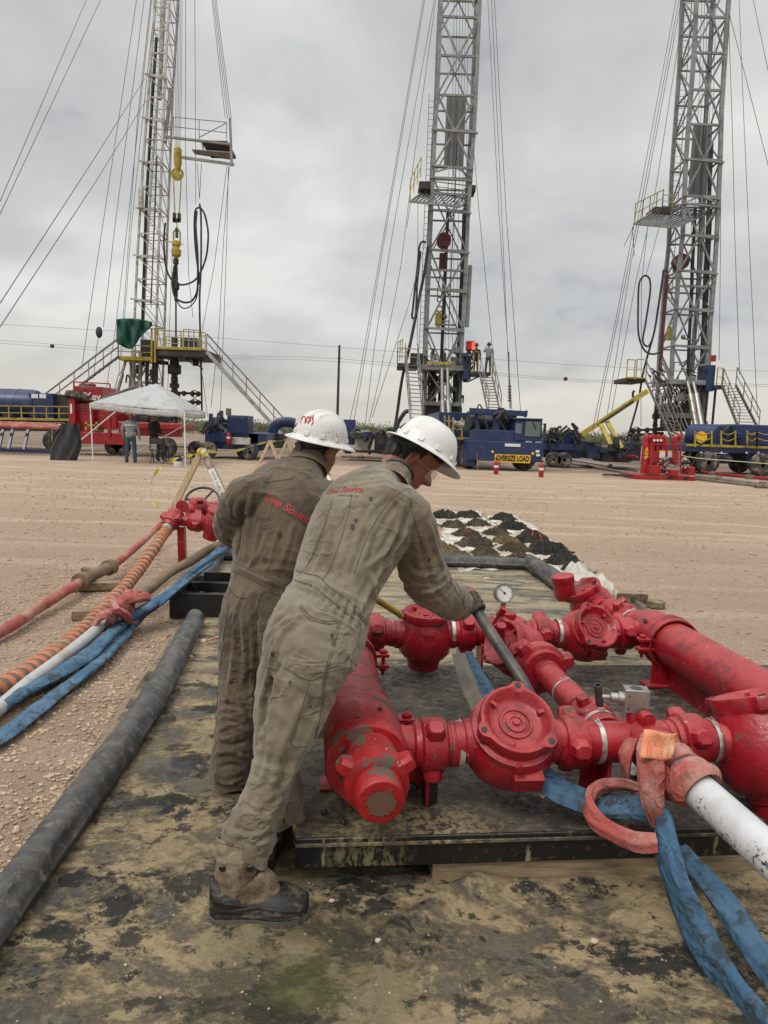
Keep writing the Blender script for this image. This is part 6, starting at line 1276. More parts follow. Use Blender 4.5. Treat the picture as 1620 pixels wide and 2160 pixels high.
def sign(txt, x0, y0, x1, y1, Y, size, bg, fg, parent, rot=0, name='sign_board', dep=.03, width=None, bold=.01):
    b = MB(); box_px(b, x0, y0, x1, y1, Y, dep, rot=rot); o = b.build(name, bg, parent, smooth=False)
    c = P((x0+x1)/2, (y0+y1)/2, Y)+Vector((math.sin(rot), -math.cos(rot), 0))*.012; text_on(txt, c, (math.cos(rot), math.sin(rot), 0), (0,0,1), size, fg, o, width=width, bold=bold); return o
def G0(x, y): return G(x, y, 0)
# ---- middle blue truck
g_ = G0(1070, 992); YT = 28.6
tk = thing('oversize_load_truck', 'blue rig carrier truck with a yellow oversize load sign on its front bumper', 'truck', (g_.x, YT, 0))
rt = math.radians(2)
def bxt(name, mat, *a, rot=rt, bevel=.03): return bx(name, mat, tk, *a, rot=rot, bevel=bevel)
bxt('bumper', 'blue_paint', 986, 931, 1145, 973, YT, 1.3)
bxt('front_panel', 'blue_paint', 998, 908, 1143, 933, YT+.15, 1.2)
bxt('fender_box', 'blue_paint', 984, 925, 1002, 984, YT+.1, 1.0)
cab = bxt('cab', 'blue_paint', 1086, 884, 1144, 934, YT+.1, 2.4, bevel=.08)
b = MB(); box_px(b, 1083, 882, 1146, 886, YT, 2.6, rot=rt); b.build('cab_roof', 'dark_blue', cab, bevel=.03)
w_ = bx('windshield', 'cab_glass', cab, 1108, 889, 1141, 921, YT+.06, .06, rot=rt); bx('windshield_frame', 'dark_blue', cab, 1106, 887, 1143, 923, YT+.085, .05, rot=rt)
bx('side_window', 'cab_glass', cab, 1087, 893, 1101, 915, YT+.07, .06, rot=rt); MB().beam(P(1124,890,YT), P(1131,905,YT), .03).build('wiper', 'rubber', cab, smooth=False)
b = MB(); box_px(b, 1148, 893, 1152, 914, YT-.1, .15); b.beam(P(1142,895,YT), P(1150,894,YT), .03); b.beam(P(1142,912,YT), P(1150,912,YT), .03); b.build('wing_mirror', 'rubber', cab, smooth=False)
sg = sign('OVERSIZE LOAD', 1043, 959, 1119, 976, YT-.06, .30, 'yellow_sign' if False else 'yellow_paint', 'black_paint', tk, rot=rt, width=1.33, bold=.012)
m = Mat('sign_yellow', (.72,.44,.02), .5); MT['sign_yellow'] = m.m; sg.data.materials[0] = MT['sign_yellow']
for x, y in ((1039,953),(1124,957)):
    MB().lathe([(0,.06),(.05,.05),(.06,.01)], P(x, y, YT-.01), Vector((0,-1,0)), 12).build('amber_lamp', 'sign_yellow', tk)
for x, y in ((1030,948),(1029,955),(1134,952),(1135,960)): bx('decal', 'white_paint', tk, x-4, y-2.5, x+4, y+2.5, YT-.015, .012, rot=rt, bevel=0)
bx('name_plate', 'white_paint', tk, 1065,936,1098,942,YT-.015,.012,rot=rt,bevel=0); bx('decal', 'white_paint', tk, 1108,931,1122,939,YT+.08,.012,rot=rt,bevel=0); bx('decal', 'white_paint', tk, 1129,932,1141,938,YT+.08,.012,rot=rt,bevel=0)
bx('data_plate', 'mast_white', tk, 1009,935,1017,962,YT-.02,.015,rot=rt,bevel=0)
# radiator frame and engine deck
for x in (1005,1043,1049,1085): MB().beam(P(x,872,YT+1), P(x,935,YT+.9), .16, .2).build('frame_post', 'blue_paint', tk, smooth=False)
b = MB(); 
for i in range(18): y = 876+i*3; b.beam(P(1051,y,YT+1.3), P(1083,y+1,YT+1.3), .025)
b.build('radiator_grille', 'dirty_black', tk, smooth=False); bx('radiator', 'dark_blue', tk, 1045,872,1086,930,YT+1.4,1.6,rot=rt); bx('engine_bay', 'dirty_black', tk, 1006,885,1043,930,YT+1.8,2.4,rot=rt)
MB().lathe([(-.55,.34),(.55,.34)], P(1012,893,YT+1.4), Vector((.9,.3,0)), 16).build('air_filter', 'dirty_black', tk); MB().tube([P(958,896,YT+2.2), P(1003,897,YT+1.6)], .16, 10).build('exhaust_pipe', 'steel', tk)
MB().beam(P(990,866,YT+.8), P(1112,873,YT+.8), .14, .22).build('top_beam', 'blue_paint', tk, smooth=False); MB().beam(P(985,873,YT+3), P(1050,872,YT+3), .14, .2).build('top_beam', 'blue_paint', tk, smooth=False)
for a, c in (((1107,880),(1111,866)),((1003,862),(1003,874)),((1020,880),(1036,925)),((1050,880),(1073,922))): MB().beam(P(*a,YT+.85), P(*c,YT+.85), .10).build('strut', 'dark_blue', tk, smooth=False)
bx('engine_cowl', 'blue_paint', tk, 925, 870, 992, 926, YT+4, 5.5, rot=rt); bx('deck', 'dirty_black', tk, 880, 925, 1000, 946, YT+2, 9, rot=rt); bx('deck_edge', 'yellow_paint', tk, 880,921,998,926,YT+1.8,.08,rot=rt, bevel=0)
for i, (x, y0, y1) in enumerate(((938,876,920),(947,876,921),(956,880,923),(974,880,925),(995,880,927))): MB().beam(P(x,y0,YT+1.9), P(x,y1,YT+1.9), .06).build('rail_post', 'yellow_paint', tk, smooth=False)
for x0, x1 in ((938,956),(956,974),(974,995)):
    for yy in (884, 901): MB().tube(catmull([tuple(P(x0,yy,YT+1.9)), tuple(P((x0+x1)/2,yy+6,YT+1.9)), tuple(P(x1,yy+1,YT+1.9))], 5), .018, 5).build('safety_chain', 'mast_white', tk)
for x, Y_ in ((972,YT+2.4),(988,YT+1.0),(955,YT+4.2)): q = G0(x, 990); wheel(tk, (P(x,962,Y_).x, Y_, .53), .53, .34, Vector((-.92,-.40,0)) if False else Vector((math.cos(math.radians(205)), math.sin(math.radians(205)), 0))*-1)
q = P(1104,975,YT+.9); wheel(tk, (q.x, YT+.9, .52), .52, .40, Vector((0.25,-.97,0)))
q = P(1128,975,YT+.9)
# ---- fire extinguishers
def extinguisher(x, y, label, k=1.0, Y=None):
    p = G0(x, y) if Y is None else P(x, y, Y); t_ = thing('fire_extinguisher', label, 'fire extinguisher', tuple(p), 'red fire extinguishers standing in the yard')
    MB().lathe([(0,.085),(.02,.09),(.40,.09),(.46,.07),(.50,.03),(.53,.03)], p, UP, 16).build('cylinder', 'far_red', t_); b = MB(); b.box(p+Vector((0,0,.56)), (.10,.03,.05)); b.beam(p+Vector((0,0,.55)), p+Vector((-.10,0,.60)), .03); b.build('valve_head', 'dirty_black', t_)
    MB().tube(catmull([tuple(p+Vector(q)) for q in ((.04,0,.54),(.12,0,.50),(.13,0,.35),(.11,0,.22))], 4), .014, 6).build('hose', 'rubber', t_); MB().lathe([(.24,.0905),(.32,.0905)], p, UP, 16, caps=False).build('label_band', 'white_paint', t_); return t_
extinguisher(1046, 1000, 'red fire extinguisher on the ground below the oversize load sign'); extinguisher(1141, 1006, 'red fire extinguisher standing alone right of the blue truck')
# ---- right carrier (side on)
YR = 31.5; rc = thing('rig_carrier', 'dark blue rig carrier with yellow chained rails at the right edge of the yard', 'truck', tuple(G0(1560, 1000)))
bx('chassis', 'dark_blue', rc, 1447, 950, 1760, 958, YR, 2.6); bx('deck_edge', 'yellow_paint', rc, 1449, 941, 1760, 946, YR-.06, .08, bevel=0); bx('deck', 'dark_blue', rc, 1449, 942, 1760, 951, YR, 2.6)
bx('engine_housing', 'blue_paint', rc, 1550, 898, 1760, 942, YR+.6, 1.8, bevel=.05); bx('winch_box', 'blue_paint', rc, 1478, 903, 1524, 940, YR+1, 1.5); MB().lathe([(-.7,.50),(-.64,.56),(.64,.56),(.7,.50)], P(1487,921,YR+.8), Vector((.55,-.83,0)), 24).build('winch_drum', 'blue_paint', rc)
b = MB(); b.lathe([(0,.25),(.04,.25)], P(1479,922,YR-.05), Vector((0,-1,0)), 18); b.build('drum_label', 'sign_yellow', rc); bx('motor', 'dirty_black', rc, 1526,905,1552,940,YR+1,1.2)
for x0, x1 in ((1466,1501),(1521,1551),(1576,1596),(1596,1640)):
    b = MB(); 
    for x in (x0, x1): b.beam(P(x,908,YR-.1), P(x,943,YR-.1), .06)
    b.build('rail_post', 'yellow_paint', rc, smooth=False)
    for yy in (911, 924): MB().tube(catmull([tuple(P(x0,yy,YR-.1)), tuple(P((x0+x1)/2,yy+6,YR-.1)), tuple(P(x1,yy,YR-.1))], 5), .02, 5).build('safety_chain', 'yellow_paint', rc)
for x, y, Y_ in ((1459,972,YR+1.2),(1492,973,YR),(1605,985,YR-.9),(1560,972,YR+2.2),(1640,986,YR-.9)): wheel(rc, (P(x,y,Y_).x, Y_, .5), .5, .32, Vector((0,-1,0))*-1)
bx('fuel_tank', 'dark_blue', rc, 1512, 958, 1545, 978, YR, .9, bevel=.15); bx('tool_box', 'dirty_black', rc, 1548,950,1596,975,YR+.8,.6); MB().beam(P(1578,955,YR), P(1578,985,YR), .08).build('strut', 'dark_blue', rc, smooth=False)
for x in (1478,1520,1573,1598): bx('decal', 'white_paint', rc, x, 953, x+4, 957, YR-.02, .01, bevel=0)
# ---- accumulator unit
p = G0(1400, 1012); YA = p.y; ac = thing('accumulator_unit', 'red accumulator unit with gas bottles, pump and gauges on a red skid', 'machine', (p.x, YA, 0))
bx('skid_base', 'far_red', ac, 1337, 1004, 1467, 1013, YA, 1.5, bevel=.01)
for x, y0, k in ((1358,913,1.25),(1371,915,1.1),(1383,916,1.0),(1394,916,1.0),(1399,920,.9)): 
    q0, q1 = P(x,998,YA+.5), P(x,y0,YA+.5); MB().lathe([(0,.10*k),((q1-q0).length-.18,.10*k),((q1-q0).length-.06,.06*k),((q1-q0).length,.03)], q0, UP, 14).build('gas_bottle', 'far_red', ac)
bx('gauge_panel', 'far_red', ac, 1376, 918, 1402, 932, YA+.25, .1)
for x in (1380,1387,1394): MB().lathe([(0,.045),(.03,.045),(.031,.001)], P(x,929,YA+.24), Vector((0,-1,0)), 14).build('gauge', 'white_paint', ac)
b = MB(); b.beam(P(1372,936,YA), P(1435,938,YA), .05); b.beam(P(1372,936,YA), P(1372,1000,YA), .05); b.beam(P(1435,938,YA), P(1436,1000,YA), .05); b.build('frame', 'far_red', ac, smooth=False)
bx('tank', 'far_red', ac, 1374, 952, 1433, 978, YA+.4, .9, bevel=.05)
for x in (1391,1409):
    o = bx('label_plate', 'white_paint', ac, x, 953, x+12, 966, YA+.36, .02, bevel=0); bx('plate_band', 'sign_yellow', ac, x, 950, x+12, 953, YA+.36, .02, bevel=0)
MB().tube(catmull([tuple(P(x,y,YA+.2)) for x, y in ((1424,975),(1424,930),(1426,922),(1434,921),(1436,928))], 5), .10, 10).build('vent_pipe', 'far_red', ac)
bx('motor_box', 'far_red', ac, 1369, 982, 1394, 1001, YA, .7); bx('motor_box', 'far_red', ac, 1415, 992, 1432, 1004, YA-.1, .5); bx('motor_box', 'far_red', ac, 1452, 985, 1466, 1003, YA, .6)
b = MB(); 
rng = random.Random(4)
for i in range(26): q = P(rng.uniform(1392,1450), rng.uniform(966,998), YA+.25+rng.random()*.3); b.lathe([(-.07,.05),(.07,.05)], q, Vector((rng.uniform(-1,1),rng.uniform(-1,1),rng.uniform(-1,1))), 8); b.beam(q, q+Vector((rng.uniform(-.2,.2),0,rng.uniform(-.15,.15))), .03)
b.build('pump', 'steel', ac)
b = MB()
for i in range(9): q = P(1365+rng.uniform(-3,3), 944+i*2.2, YA-.02); b.beam(q, q+Vector((rng.uniform(-.15,.1),0,-.12)), .025)
b.build('tag_bundle', 'sign_yellow', ac, smooth=False); bx('fork_pocket', 'black_paint', ac, 1406,1005,1418,1010,YA-.005,.05,bevel=0); bx('fork_pocket', 'black_paint', ac, 1441,1007,1452,1012,YA-.005,.05,bevel=0)
# ---- yellow catwalk conveyor
cw = thing('pipe_conveyor', 'yellow inclined pipe conveyor on two slanting legs left of the right rig', 'conveyor', tuple(G0(1290, 960)))
YC = 34; b = MB(); b.beam(P(1226,917,YC), P(1365,825,YC), .22, .24, Vector((0,1,0))); b.build('boom', 'yellow_paint', cw, smooth=False); MB().beam(P(1262,896,YC-.15), P(1336,846,YC-.15), .09, .05, Vector((0,1,0))).build('boom_slot', 'dirty_black', cw, smooth=False)
for a, c in (((1264,888),(1292,945)),((1281,890),(1312,946))): MB().beam(P(*a,YC), P(*c,YC-1), .20, .12, Vector((0,1,0))).build('leg', 'yellow_paint', cw, smooth=False)
MB().tube([P(1335,838,YC), P(1335,828,YC), P(1338,824,YC)], .06, 6).build('hook', 'dirty_black', cw)
# ---- blue pump units and dark clutter behind
def unit(name, label, cat, loc, blocks, wheels=(), tubes=()):
    t_ = thing(name, label, cat, loc)
    for nm, mat, x0, y0, x1, y1, Y, d in blocks: bx(nm, mat, t_, x0, y0, x1, y1, Y, d)
    for x, y, Y, R_ in wheels: wheel(t_, (P(x,y,Y).x, Y, R_), R_, .28, Vector((0,1,0)))
    for nm, mat, pts, r, Y in tubes: MB().tube(catmull([tuple(P(a, c, Y)) for a, c in pts], 4), r, 8).build(nm, mat, t_)
    return t_
unit('pump_truck', 'blue flatbed pump trailer with black wheels parked right of the oversize load truck', 'trailer', tuple(G0(1190,970)),
 [('deck','blue_paint',1146,936,1222,950,33,2.4),('chassis','dark_blue',1146,949,1226,966,33.3,2),('engine','dirty_black',1150,915,1178,937,33.6,1.4),('pump_block','blue_paint',1184,912,1212,937,33.5,1.5),('control_box','dark_blue',1212,920,1226,940,33,1)],
 [(1168,962,32.8,.36),(1190,964,32.8,.36)], [('hose','rubber',[(1150,930),(1165,912),(1180,925),(1196,908),(1214,915)],.06,33.1),('pipe','dirty_black',[(1170,936),(1176,905),(1184,900)],.06,33.4),('hose','rubber',[(1186,935),(1192,918),(1204,912),(1220,930)],.05,33)])
unit('steel_tank', 'plain dark blue steel tank standing left of the yellow conveyor', 'tank', tuple(G0(1252,970)), [('tank_wall','dark_blue',1238,934,1268,968,33,1.6),('lid','dirty_black',1237,931,1269,935,32.9,1.7)])
unit('pipe_bundle', 'dark heap of iron fittings and pipe between the blue tank and the accumulator', 'iron', tuple(G0(1310,970)), [('crate','dirty_black',1270,944,1330,975,33,1.5),('crate','dirty_black',1330,936,1352,972,33.5,1.5)], (),
 [('pipe','dirty_black',[(1290,944),(1300,925),(1306,944)],.05,33),('pipe','far_red',[(1300,968),(1330,962),(1345,966)],.07,32.7),('hose','rubber',[(1332,940),(1336,920),(1345,918),(1350,938)],.06,33)])
unit('cable_reel', 'dark machinery with hoses seen between the two white hard hats', 'machine', tuple(G0(800,960)), [('cabinet','mast_white',750,908,778,950,33,1),('pump_block','blue_paint',724,885,748,938,33.5,1.2),('skid','dirty_black',724,950,852,956,33,1.6),('engine','dirty_black',790,912,822,950,33.3,1),('drum','dark_blue',820,925,848,950,33.4,1)], (),
 [('hose','rubber',[(778,948),(786,925),(800,908),(812,915),(818,945)],.07,32.8),('hose','dirty_black',[(730,935),(740,915),(752,905),(760,908)],.06,33),('hose','rubber',[(850,945),(846,915),(838,900),(846,880)],.08,33.4),('drill_frame','dirty_black',[(826,915),(852,872),(862,868)],.10,34)])
# blue deck truck behind the standing worker
dt = unit('equipment_trailer', 'blue equipment trailer with square box and uprights right of the white tent', 'trailer', tuple(G0(500,975)),
 [('deck','blue_paint',432,912,562,934,31,2.4),('chassis','dark_blue',432,933,560,948,31.1,2.2),('big_box','blue_paint',479,876,522,917,30.9,1.4),('box_frame','dark_blue',483,879,520,914,30.86,.06),('tool_locker','mast_white',488,923,527,938,30.8,.5),('upright','blue_paint',462,866,468,915,31,.3),('upright','blue_paint',440,872,446,915,31,.3),('cross_head','blue_paint',440,880,470,888,31.1,.3),('side_box','blue_paint',524,914,545,952,31,1),('engine','dirty_black',445,890,462,912,31.6,1),('exhaust_box','leather',476,861,484,876,31.3,.4)],
 [(440,950,30.6,.36),(414,950,31,.36),(528,955,30.6,.33),(515,955,31.4,.33)], [('hose','rubber',[(452,905),(456,890),(462,885)],.05,30.9),('strut','blue_paint',[(445,880),(462,905)],.06,30.95)])
extinguisher(482, 937, 'small red fire extinguisher mounted on the blue equipment trailer', Y=30.6)
arch = thing('curved_duct', 'dark blue curved duct behind the brown coverall worker', 'duct', tuple(G0(590,950))); MB().tube(catmull([tuple(P(x,y,34)) for x, y in ((574,925),(577,905),(588,893),(604,890),(622,893))], 6), .24, 10, flat=.7).build('duct', 'dark_blue', arch); bx('duct_base', 'dirty_black', arch, 570,915,600,945,34,1)
# ---- far left: blue vessel skid, pipe racks, red trailer
vs_ = thing('vessel_skid', 'blue tank and box on a long skid with yellow rails at far left', 'tank', tuple(G0(60,950)))
YV = 33; MB().lathe([(-2.2,.05),(-2.15,.4),(-1.95,.66),(-1.7,.72),(1.05,.72),(1.25,.66),(1.38,.4),(1.42,.05)], P(25,853,YV+.6), Vector((1,0,0)), 30).build('vessel', 'blue_paint', vs_)
for x in (5,25,45): MB().lathe([(-.03,.725),(.03,.725)], P(x,853,YV+.6), Vector((1,0,0)), 30, caps=False).build('vessel_band', 'dark_blue', vs_)
bx('engine_box', 'blue_paint', vs_, 61,829,112,880,YV,1.6); bx('box_panel', 'dirty_black', vs_, 112,832,146,884,YV+.3,1.3); bx('decal','white_paint',vs_,66,831,80,840,YV-.02,.01,bevel=0); bx('decal','white_paint',vs_,83,831,97,840,YV-.02,.01,bevel=0); bx('skid','dark_blue',vs_,-60,880,150,888,YV,2.2)
railing(vs_, [P(-60,884,YV-.2), P(178,887,YV-.2)], .62, posts=9); MB().beam(P(-60,882,YV-.25), P(178,886,YV-.25), .10).build('floor_edge','yellow_paint',vs_,smooth=False); bx('saddle','dark_blue',vs_,4,870,50,882,YV,1)
pr_ = thing('pipe_rack', 'pipe rack on blue trestles stacked with pale red dusty pipes at far left', 'pipe rack', tuple(G0(50,960)))
for i in range(5): MB().tube([P(-80,890+i*1.6,30.5-.35*i), P(128,896+i*1.6,30.5-.35*i)], .075, 8).build('pipe', 'dusty_red_hose', pr_)
MB().beam(P(-80,903,29.5), P(128,905,29.5), .12, .2).build('rack_beam', 'dirty_black', pr_, smooth=False)
for x in (2,22,55): MB().beam(P(x+5,905,29.5), P(x-5,950,29), .10).build('trestle_leg', 'dark_blue', pr_, smooth=False)
MB().beam(P(-60,947,28.6), P(112,953,28.6), .10, .14).build('trestle_foot', 'dark_blue', pr_, smooth=False)
rt_ = thing('red_trailer', 'red gooseneck trailer loaded with a red power unit behind the white tent', 'trailer', tuple(G0(270,960)))
YD = 30
bx('neck_post','far_red',rt_,145,840,158,905,YD,.5); bx('neck_front','far_red',rt_,152,850,196,935,YD+.3,1.2); bx('power_unit','far_red',rt_,157,815,215,850,YD+.5,1.6); bx('power_unit','far_red',rt_,196,855,245,905,YD+.6,1.6); bx('main_beam','far_red',rt_,158,912,262,937,YD,.3); bx('deck','far_red',rt_,250,893,385,905,YD,2.3); bx('deck_top','dusty_red_hose',rt_,250,891,383,894,YD,2.3); bx('deck_side','far_red',rt_,250,905,380,920,YD+.2,.4); bx('neck_leg','far_red',rt_,226,860,232,921,YD-.1,.2); bx('neck_leg','far_red',rt_,150,905,160,942,YD-.1,.2)
railing(rt_, [P(156,821,YD), P(232,825,YD)], .30, 'far_red', posts=2, mid=False)
for y in (854,858,863): bx('stencil', 'dusty_red_hose', rt_, 163,y,190,y+2,YD+.28,.01,bevel=0)
text_on("'Key", P(194,837,YD+.40), (1,0,0), (0,0,1), .42, 'white_paint', rt_, bold=.012); bx('white_stripe','white_paint',rt_,148,852,152,872,YD-.03,.01,bevel=0); bx('logo_plate','far_red',rt_,117,892,138,910,YD-.7,.04)
lg = MB(); q = P(126,901,YD-.72); lg.add([q+Vector((x,0,z)) for x, z in ((-.15,.07),(-.07,.12),(.07,.12),(.15,.07),(0,-.16))], [(0,1,2,3,4)]); lg.build('logo_shield','white_paint',rt_,smooth=False); text_on('SK', q+Vector((0,-.006,.02)), (1,0,0), (0,0,1), .15, 'far_red', rt_, bold=.006)
MB().lathe([(-.12,.46),(-.12,.5),(.12,.5),(.12,.46)], P(163,838,YD+.3), Vector((.15,.3,1)), 22).build('spare_tyre','tyre',rt_); MB().lathe([(-.10,.30),(-.10,.34),(.10,.34),(.10,.30)], P(185,815,YD+.8), UP, 22).build('spare_tyre','tyre',rt_)
wheel(rt_, (P(113,912,YD+1.5).x, YD+1.5, .50), .46, .3); wheel(rt_, (P(352,925,YD+.3).x, YD+.3, .42), .42, .28); wheel(rt_, (P(232,938,YD).x, YD+.4, .38), .36, .26); wheel(rt_, (P(250,938,YD).x, YD+.4, .38), .36, .26)
for a, c in (((180,897),(207,897)),((182,890),(182,908)),((204,890),(204,908))): MB().beam(P(*a,YD-.1), P(*c,YD-.1), .08).build('yellow_frame','yellow_paint',rt_,smooth=False)
for a, c in (((262,885),(275,880)),((370,893),(385,870)),((362,865),(378,895))): MB().beam(P(*a,YD+2), P(*c,YD+2), .08).build('yellow_frame','yellow_paint',rt_,smooth=False)
bx('rig_wheel_block','dirty_black',rt_,272,868,352,893,YD+3,2)
# ---- hanging rubbish bag
bag = thing('rubbish_bag', 'black rubbish bag hanging from a stand left of the tent', 'bag', tuple(G0(135,973)))
def bagf(u, v):
    a = u*2*PI; yy = 893+v*80; w_ = 10+16*min(1, v*1.6)+4*math.sin(v*3); cx = 142-8*v; ex = (-14*(1-v)) ; p = P(cx+math.cos(a)*w_+(12*(1-v) if math.cos(a) > .3 else 0), yy, 25.9); p.y += math.sin(a)*.32*(.4+.6*v)+.05*math.sin(a*7+v*4); return p
MB().grid(bagf, 40, 16).build('bag_cloth', 'bag_black', bag) if 'bag_black' in MT else None
simple('bag_black', (.03,.032,.035), .35, 0, .3, 6, .4); MB().grid(bagf, 40, 16).build('bag_cloth', 'bag_black', bag); b = MB(); b.beam(P(110,905,26.1), P(110,968,26.1), .03); b.beam(P(110,905,26.1), P(158,900,26.1), .03); b.beam(P(158,900,26.1), P(160,968,26.1), .03); b.build('bag_stand','steel',bag,smooth=False)
# ---- tent
tn = thing('canopy_tent', 'white pop up canopy tent sheltering two workers', 'tent', tuple(G0(290,975)))
c0, c1, c2, c3 = P(190,850,25.9), P(389,868,24.2), P(434,871,27.4), P(262,853,29.0); ap = P(330,809,26.6); rd = P(296,809,27.2)
def panel(a, b_, top, seed, sag=-.04):
    mb = MB(); 
    def fn(u, v):
        e = a+(b_-a)*u; p = e+(top-e)*v; s_ = sag*math.sin(PI*v)*1.0; p = p+Vector((0,0,-s_*(1-abs(u-.5)*.6)+.02*math.sin(u*14+seed)*(1-v)*math.sin(PI*v))); return p
    mb.grid(fn, 16, 10); return mb
b = MB(); 
for (a, c, tp, s_) in ((c0,c1,ap,0),(c1,c2,ap,2),(c2,c3,ap,3),(c3,c0,rd,4)): m_ = panel(a, c, tp, s_); b.add(m_.v, m_.f)
m_ = MB(); m_.grid(lambda u, v: (c0+(ap-c0)*0)*(1-v)*(1-u)+rd*v*(1-u)+ap*u*1.0*(v)+ap*u*(1-v), 4, 4)
b.build('canopy_roof', 'tent_cloth', tn, solid=.01)
def val(a, c, h=.20):
    return MB().grid(lambda u, v: a+(c-a)*u+Vector((0,-.01,-h*v-.04*math.sin(PI*u)-.012*math.sin(u*40)*v)), 30, 3)
b = MB(); 
for a, c in ((c0,c1),(c1,c2)): m_ = val(a, c); b.add(m_.v, m_.f)
b.build('canopy_valance', 'tent_cloth', tn, solid=.008)
for p_, g2 in ((c0,(197,972)),(c1,(389,985)),(c2,(430,950)),(c3,(262,950))): MB().tube([p_, Vector((G0(*g2).x, p_.y, 0))], .025, 8).build('tent_pole','white_paint',tn)
# ---- people in the yard
def small_person(label, feet, hgt, cloth, legs, hat, pose='stand', yaw=0, band=False):
    f = Vector(feet); k = hgt/1.75; c, s_ = math.cos(yaw), math.sin(yaw)
    def T(x, y, z): return f+Vector((x*c-y*s_, x*s_+y*c, z))*k
    Rv = Vector((c, s_, 0)); hipz = .90; dy = 0
    tors = [(T(0,0,.82), .15*k, .10*k), (T(0,0,.95), .175*k, .12*k), (T(0,0,1.10), .17*k, .12*k), (T(0,.0,1.28), .205*k, .125*k), (T(0,.02,1.42), .19*k, .10*k), (T(0,.02,1.49), .07*k, .06*k)]
    up_c = [loft(tors, Rv, 20)]; 
    if pose == 'phone': armsp = [([T(-.2,0,1.42), T(-.30,.02,1.22), T(-.14,.10,1.50)],)] + [([T(.2,0,1.42), T(.27,0,1.15), T(.24,.10,.93)],)]
    elif pose == 'sit': armsp = [([T(-.19,0,1.42), T(-.25,.05,1.15), T(-.1,.25,1.05)],), ([T(.19,0,1.42), T(.25,.05,1.15), T(.1,.25,1.05)],)]
    else: armsp = [([T(-.2,0,1.42), T(-.27,-.02,1.15), T(-.25,.08,.88)],), ([T(.2,0,1.42), T(.27,-.02,1.15), T(.29,.06,.88)],)]
    hands = []
    for (a,) in armsp: up_c.append(MB().tube(catmull([tuple(q) for q in a], 5), list(np.linspace(.062*k,.042*k,11)), 10)); hands.append(a[-1])
    if pose == 'sit': lg_ = [[T(s*.09,0,.84), T(s*.13,.34,.66), T(s*.15,.30,.08)] for s in (-1, 1)]
    else: lg_ = [[T(s*.09,0,.88), T(s*.12,.01,.48), T(s*.14,.0,.06)] for s in (-1, 1)]
    leg_c = [MB().tube(catmull([tuple(q) for q in a], 5), list(np.linspace(.092*k,.062*k,11)), 12) for a in lg_]; leg_c.append(loft([(T(0,0,.80), .15*k,.10*k),(T(0,0,.9),.17*k,.115*k),(T(0,0,.98),.165*k,.11*k)], Rv, 16))
    fw = Vector((-s_, c, -.1)); X, Y_, Z = face_frame(fw, UP); HO = T(0,.03,1.63)
    skin_ = [xf(head_rings(0,24,20), HO, X, Y_, Z, k), MB().tube([T(0,.01,1.38), HO], .055*k, 10), loft([(q[0], q[1]*.8, q[2]*.8) for q in tors], Rv, 14)]
    for a in armsp: skin_.append(MB().tube(catmull([tuple(q) for q in a[0]], 4), .034*k, 8)); skin_.append(MB().sphere(a[0][-1]-Vector((0,0,.05*k if pose != 'phone' else -.05)), .048*k, 8, (.7,.9,1.3)))
    for a in lg_: skin_.append(MB().tube(catmull([tuple(q) for q in a], 4), .055*k, 8))
    V, Fc = remesh(skin_, .016, 1); pr = obj_from(V, Fc, 'person', 'skin'); tag(pr, label, 'person'); pr['_o'] = (0,0,0)
    V, Fc = remesh(up_c, .018, 2); V = V+vnormals(V, Fc)*np.array([.010*noise.noise(Vector(v*9)) for v in V])[:,None]; sh = obj_from(V, Fc, 'jacket', cloth, pr)
    V, Fc = remesh(leg_c, .018, 2); obj_from(V, Fc, 'trousers', legs, pr)
    for a in lg_: MB().sphere(a[-1]+Vector((-s_*.06, c*.06, -.01*k)), .07*k, 10, (.7 if abs(c) > .7 else 1.6, 1.7 if abs(c) > .7 else .7, .7)).build('boot','dirty_black',pr)
    h_ = xfm(hat_mb(), HO+UP*.055*k, X, Y_, Z, k*1.05).build('hard_hat', hat, pr)
    if band:
        for z in (1.02, 1.30): b = MB(); b.lathe([(-.03,.215*k if z > 1.1 else .185*k),(.03,.215*k if z > 1.1 else .185*k)], T(0,.0,z), UP, 24, caps=False); b.v = [tuple(T(0,0,z)+Rv*((Vector(v)-T(0,0,z)).dot(Rv))+Vector((-s_,c,0))*((Vector(v)-T(0,0,z)).dot(Vector((-s_,c,0)))*.66)+UP*(v[2]-T(0,0,z).z)) for v in b.v]; b.build('reflective_band','hivis',sh)
    return pr
small_person('person in grey jacket with yellow bands and jeans standing under the tent', G0(276,976), 1.80, 'grey_shirt', 'jeans', 'hat2', 'stand', .2, True)
q = G0(325,975); small_person('person in black hooded jacket resting on a folding chair under the tent', q, 1.78, 'black_cloth', 'dirty_black', 'hat2', 'sit', -.5)
p_ = P(1029,786,40.8); small_person('person in grey shirt and jeans at the top of the middle rig stairs', p_, 1.62, 'grey_shirt', 'jeans', 'dirty_black', 'phone', 0)
p_ = P(1003,786,41.6); small_person('person in dark clothes beside the red heater on the middle rig', p_, 1.62, 'dirty_black', 'dirty_black', 'far_red', 'stand', .4)
ch = thing('folding_chair', 'black metal folding chair under the tent', 'chair', tuple(G0(335,978))); b = MB(); g_ = G0(335,978); 
for sx in (-.24,.24): 
    for sy in (-.2,.2): MB().beam(g_+Vector((sx,sy,0)), g_+Vector((sx,-sy*.2,.50)), .03).build('leg','dirty_black',ch,smooth=False)
    MB().beam(g_+Vector((sx,-.2,.45)), g_+Vector((sx,-.26,.92)), .03).build('back_post','dirty_black',ch,smooth=False)
MB().box(g_+Vector((0,0,.47)), (.5,.42,.03)).build('seat','dirty_black',ch); MB().box(g_+Vector((0,-.25,.80)), (.5,.03,.2)).build('backrest','dirty_black',ch)
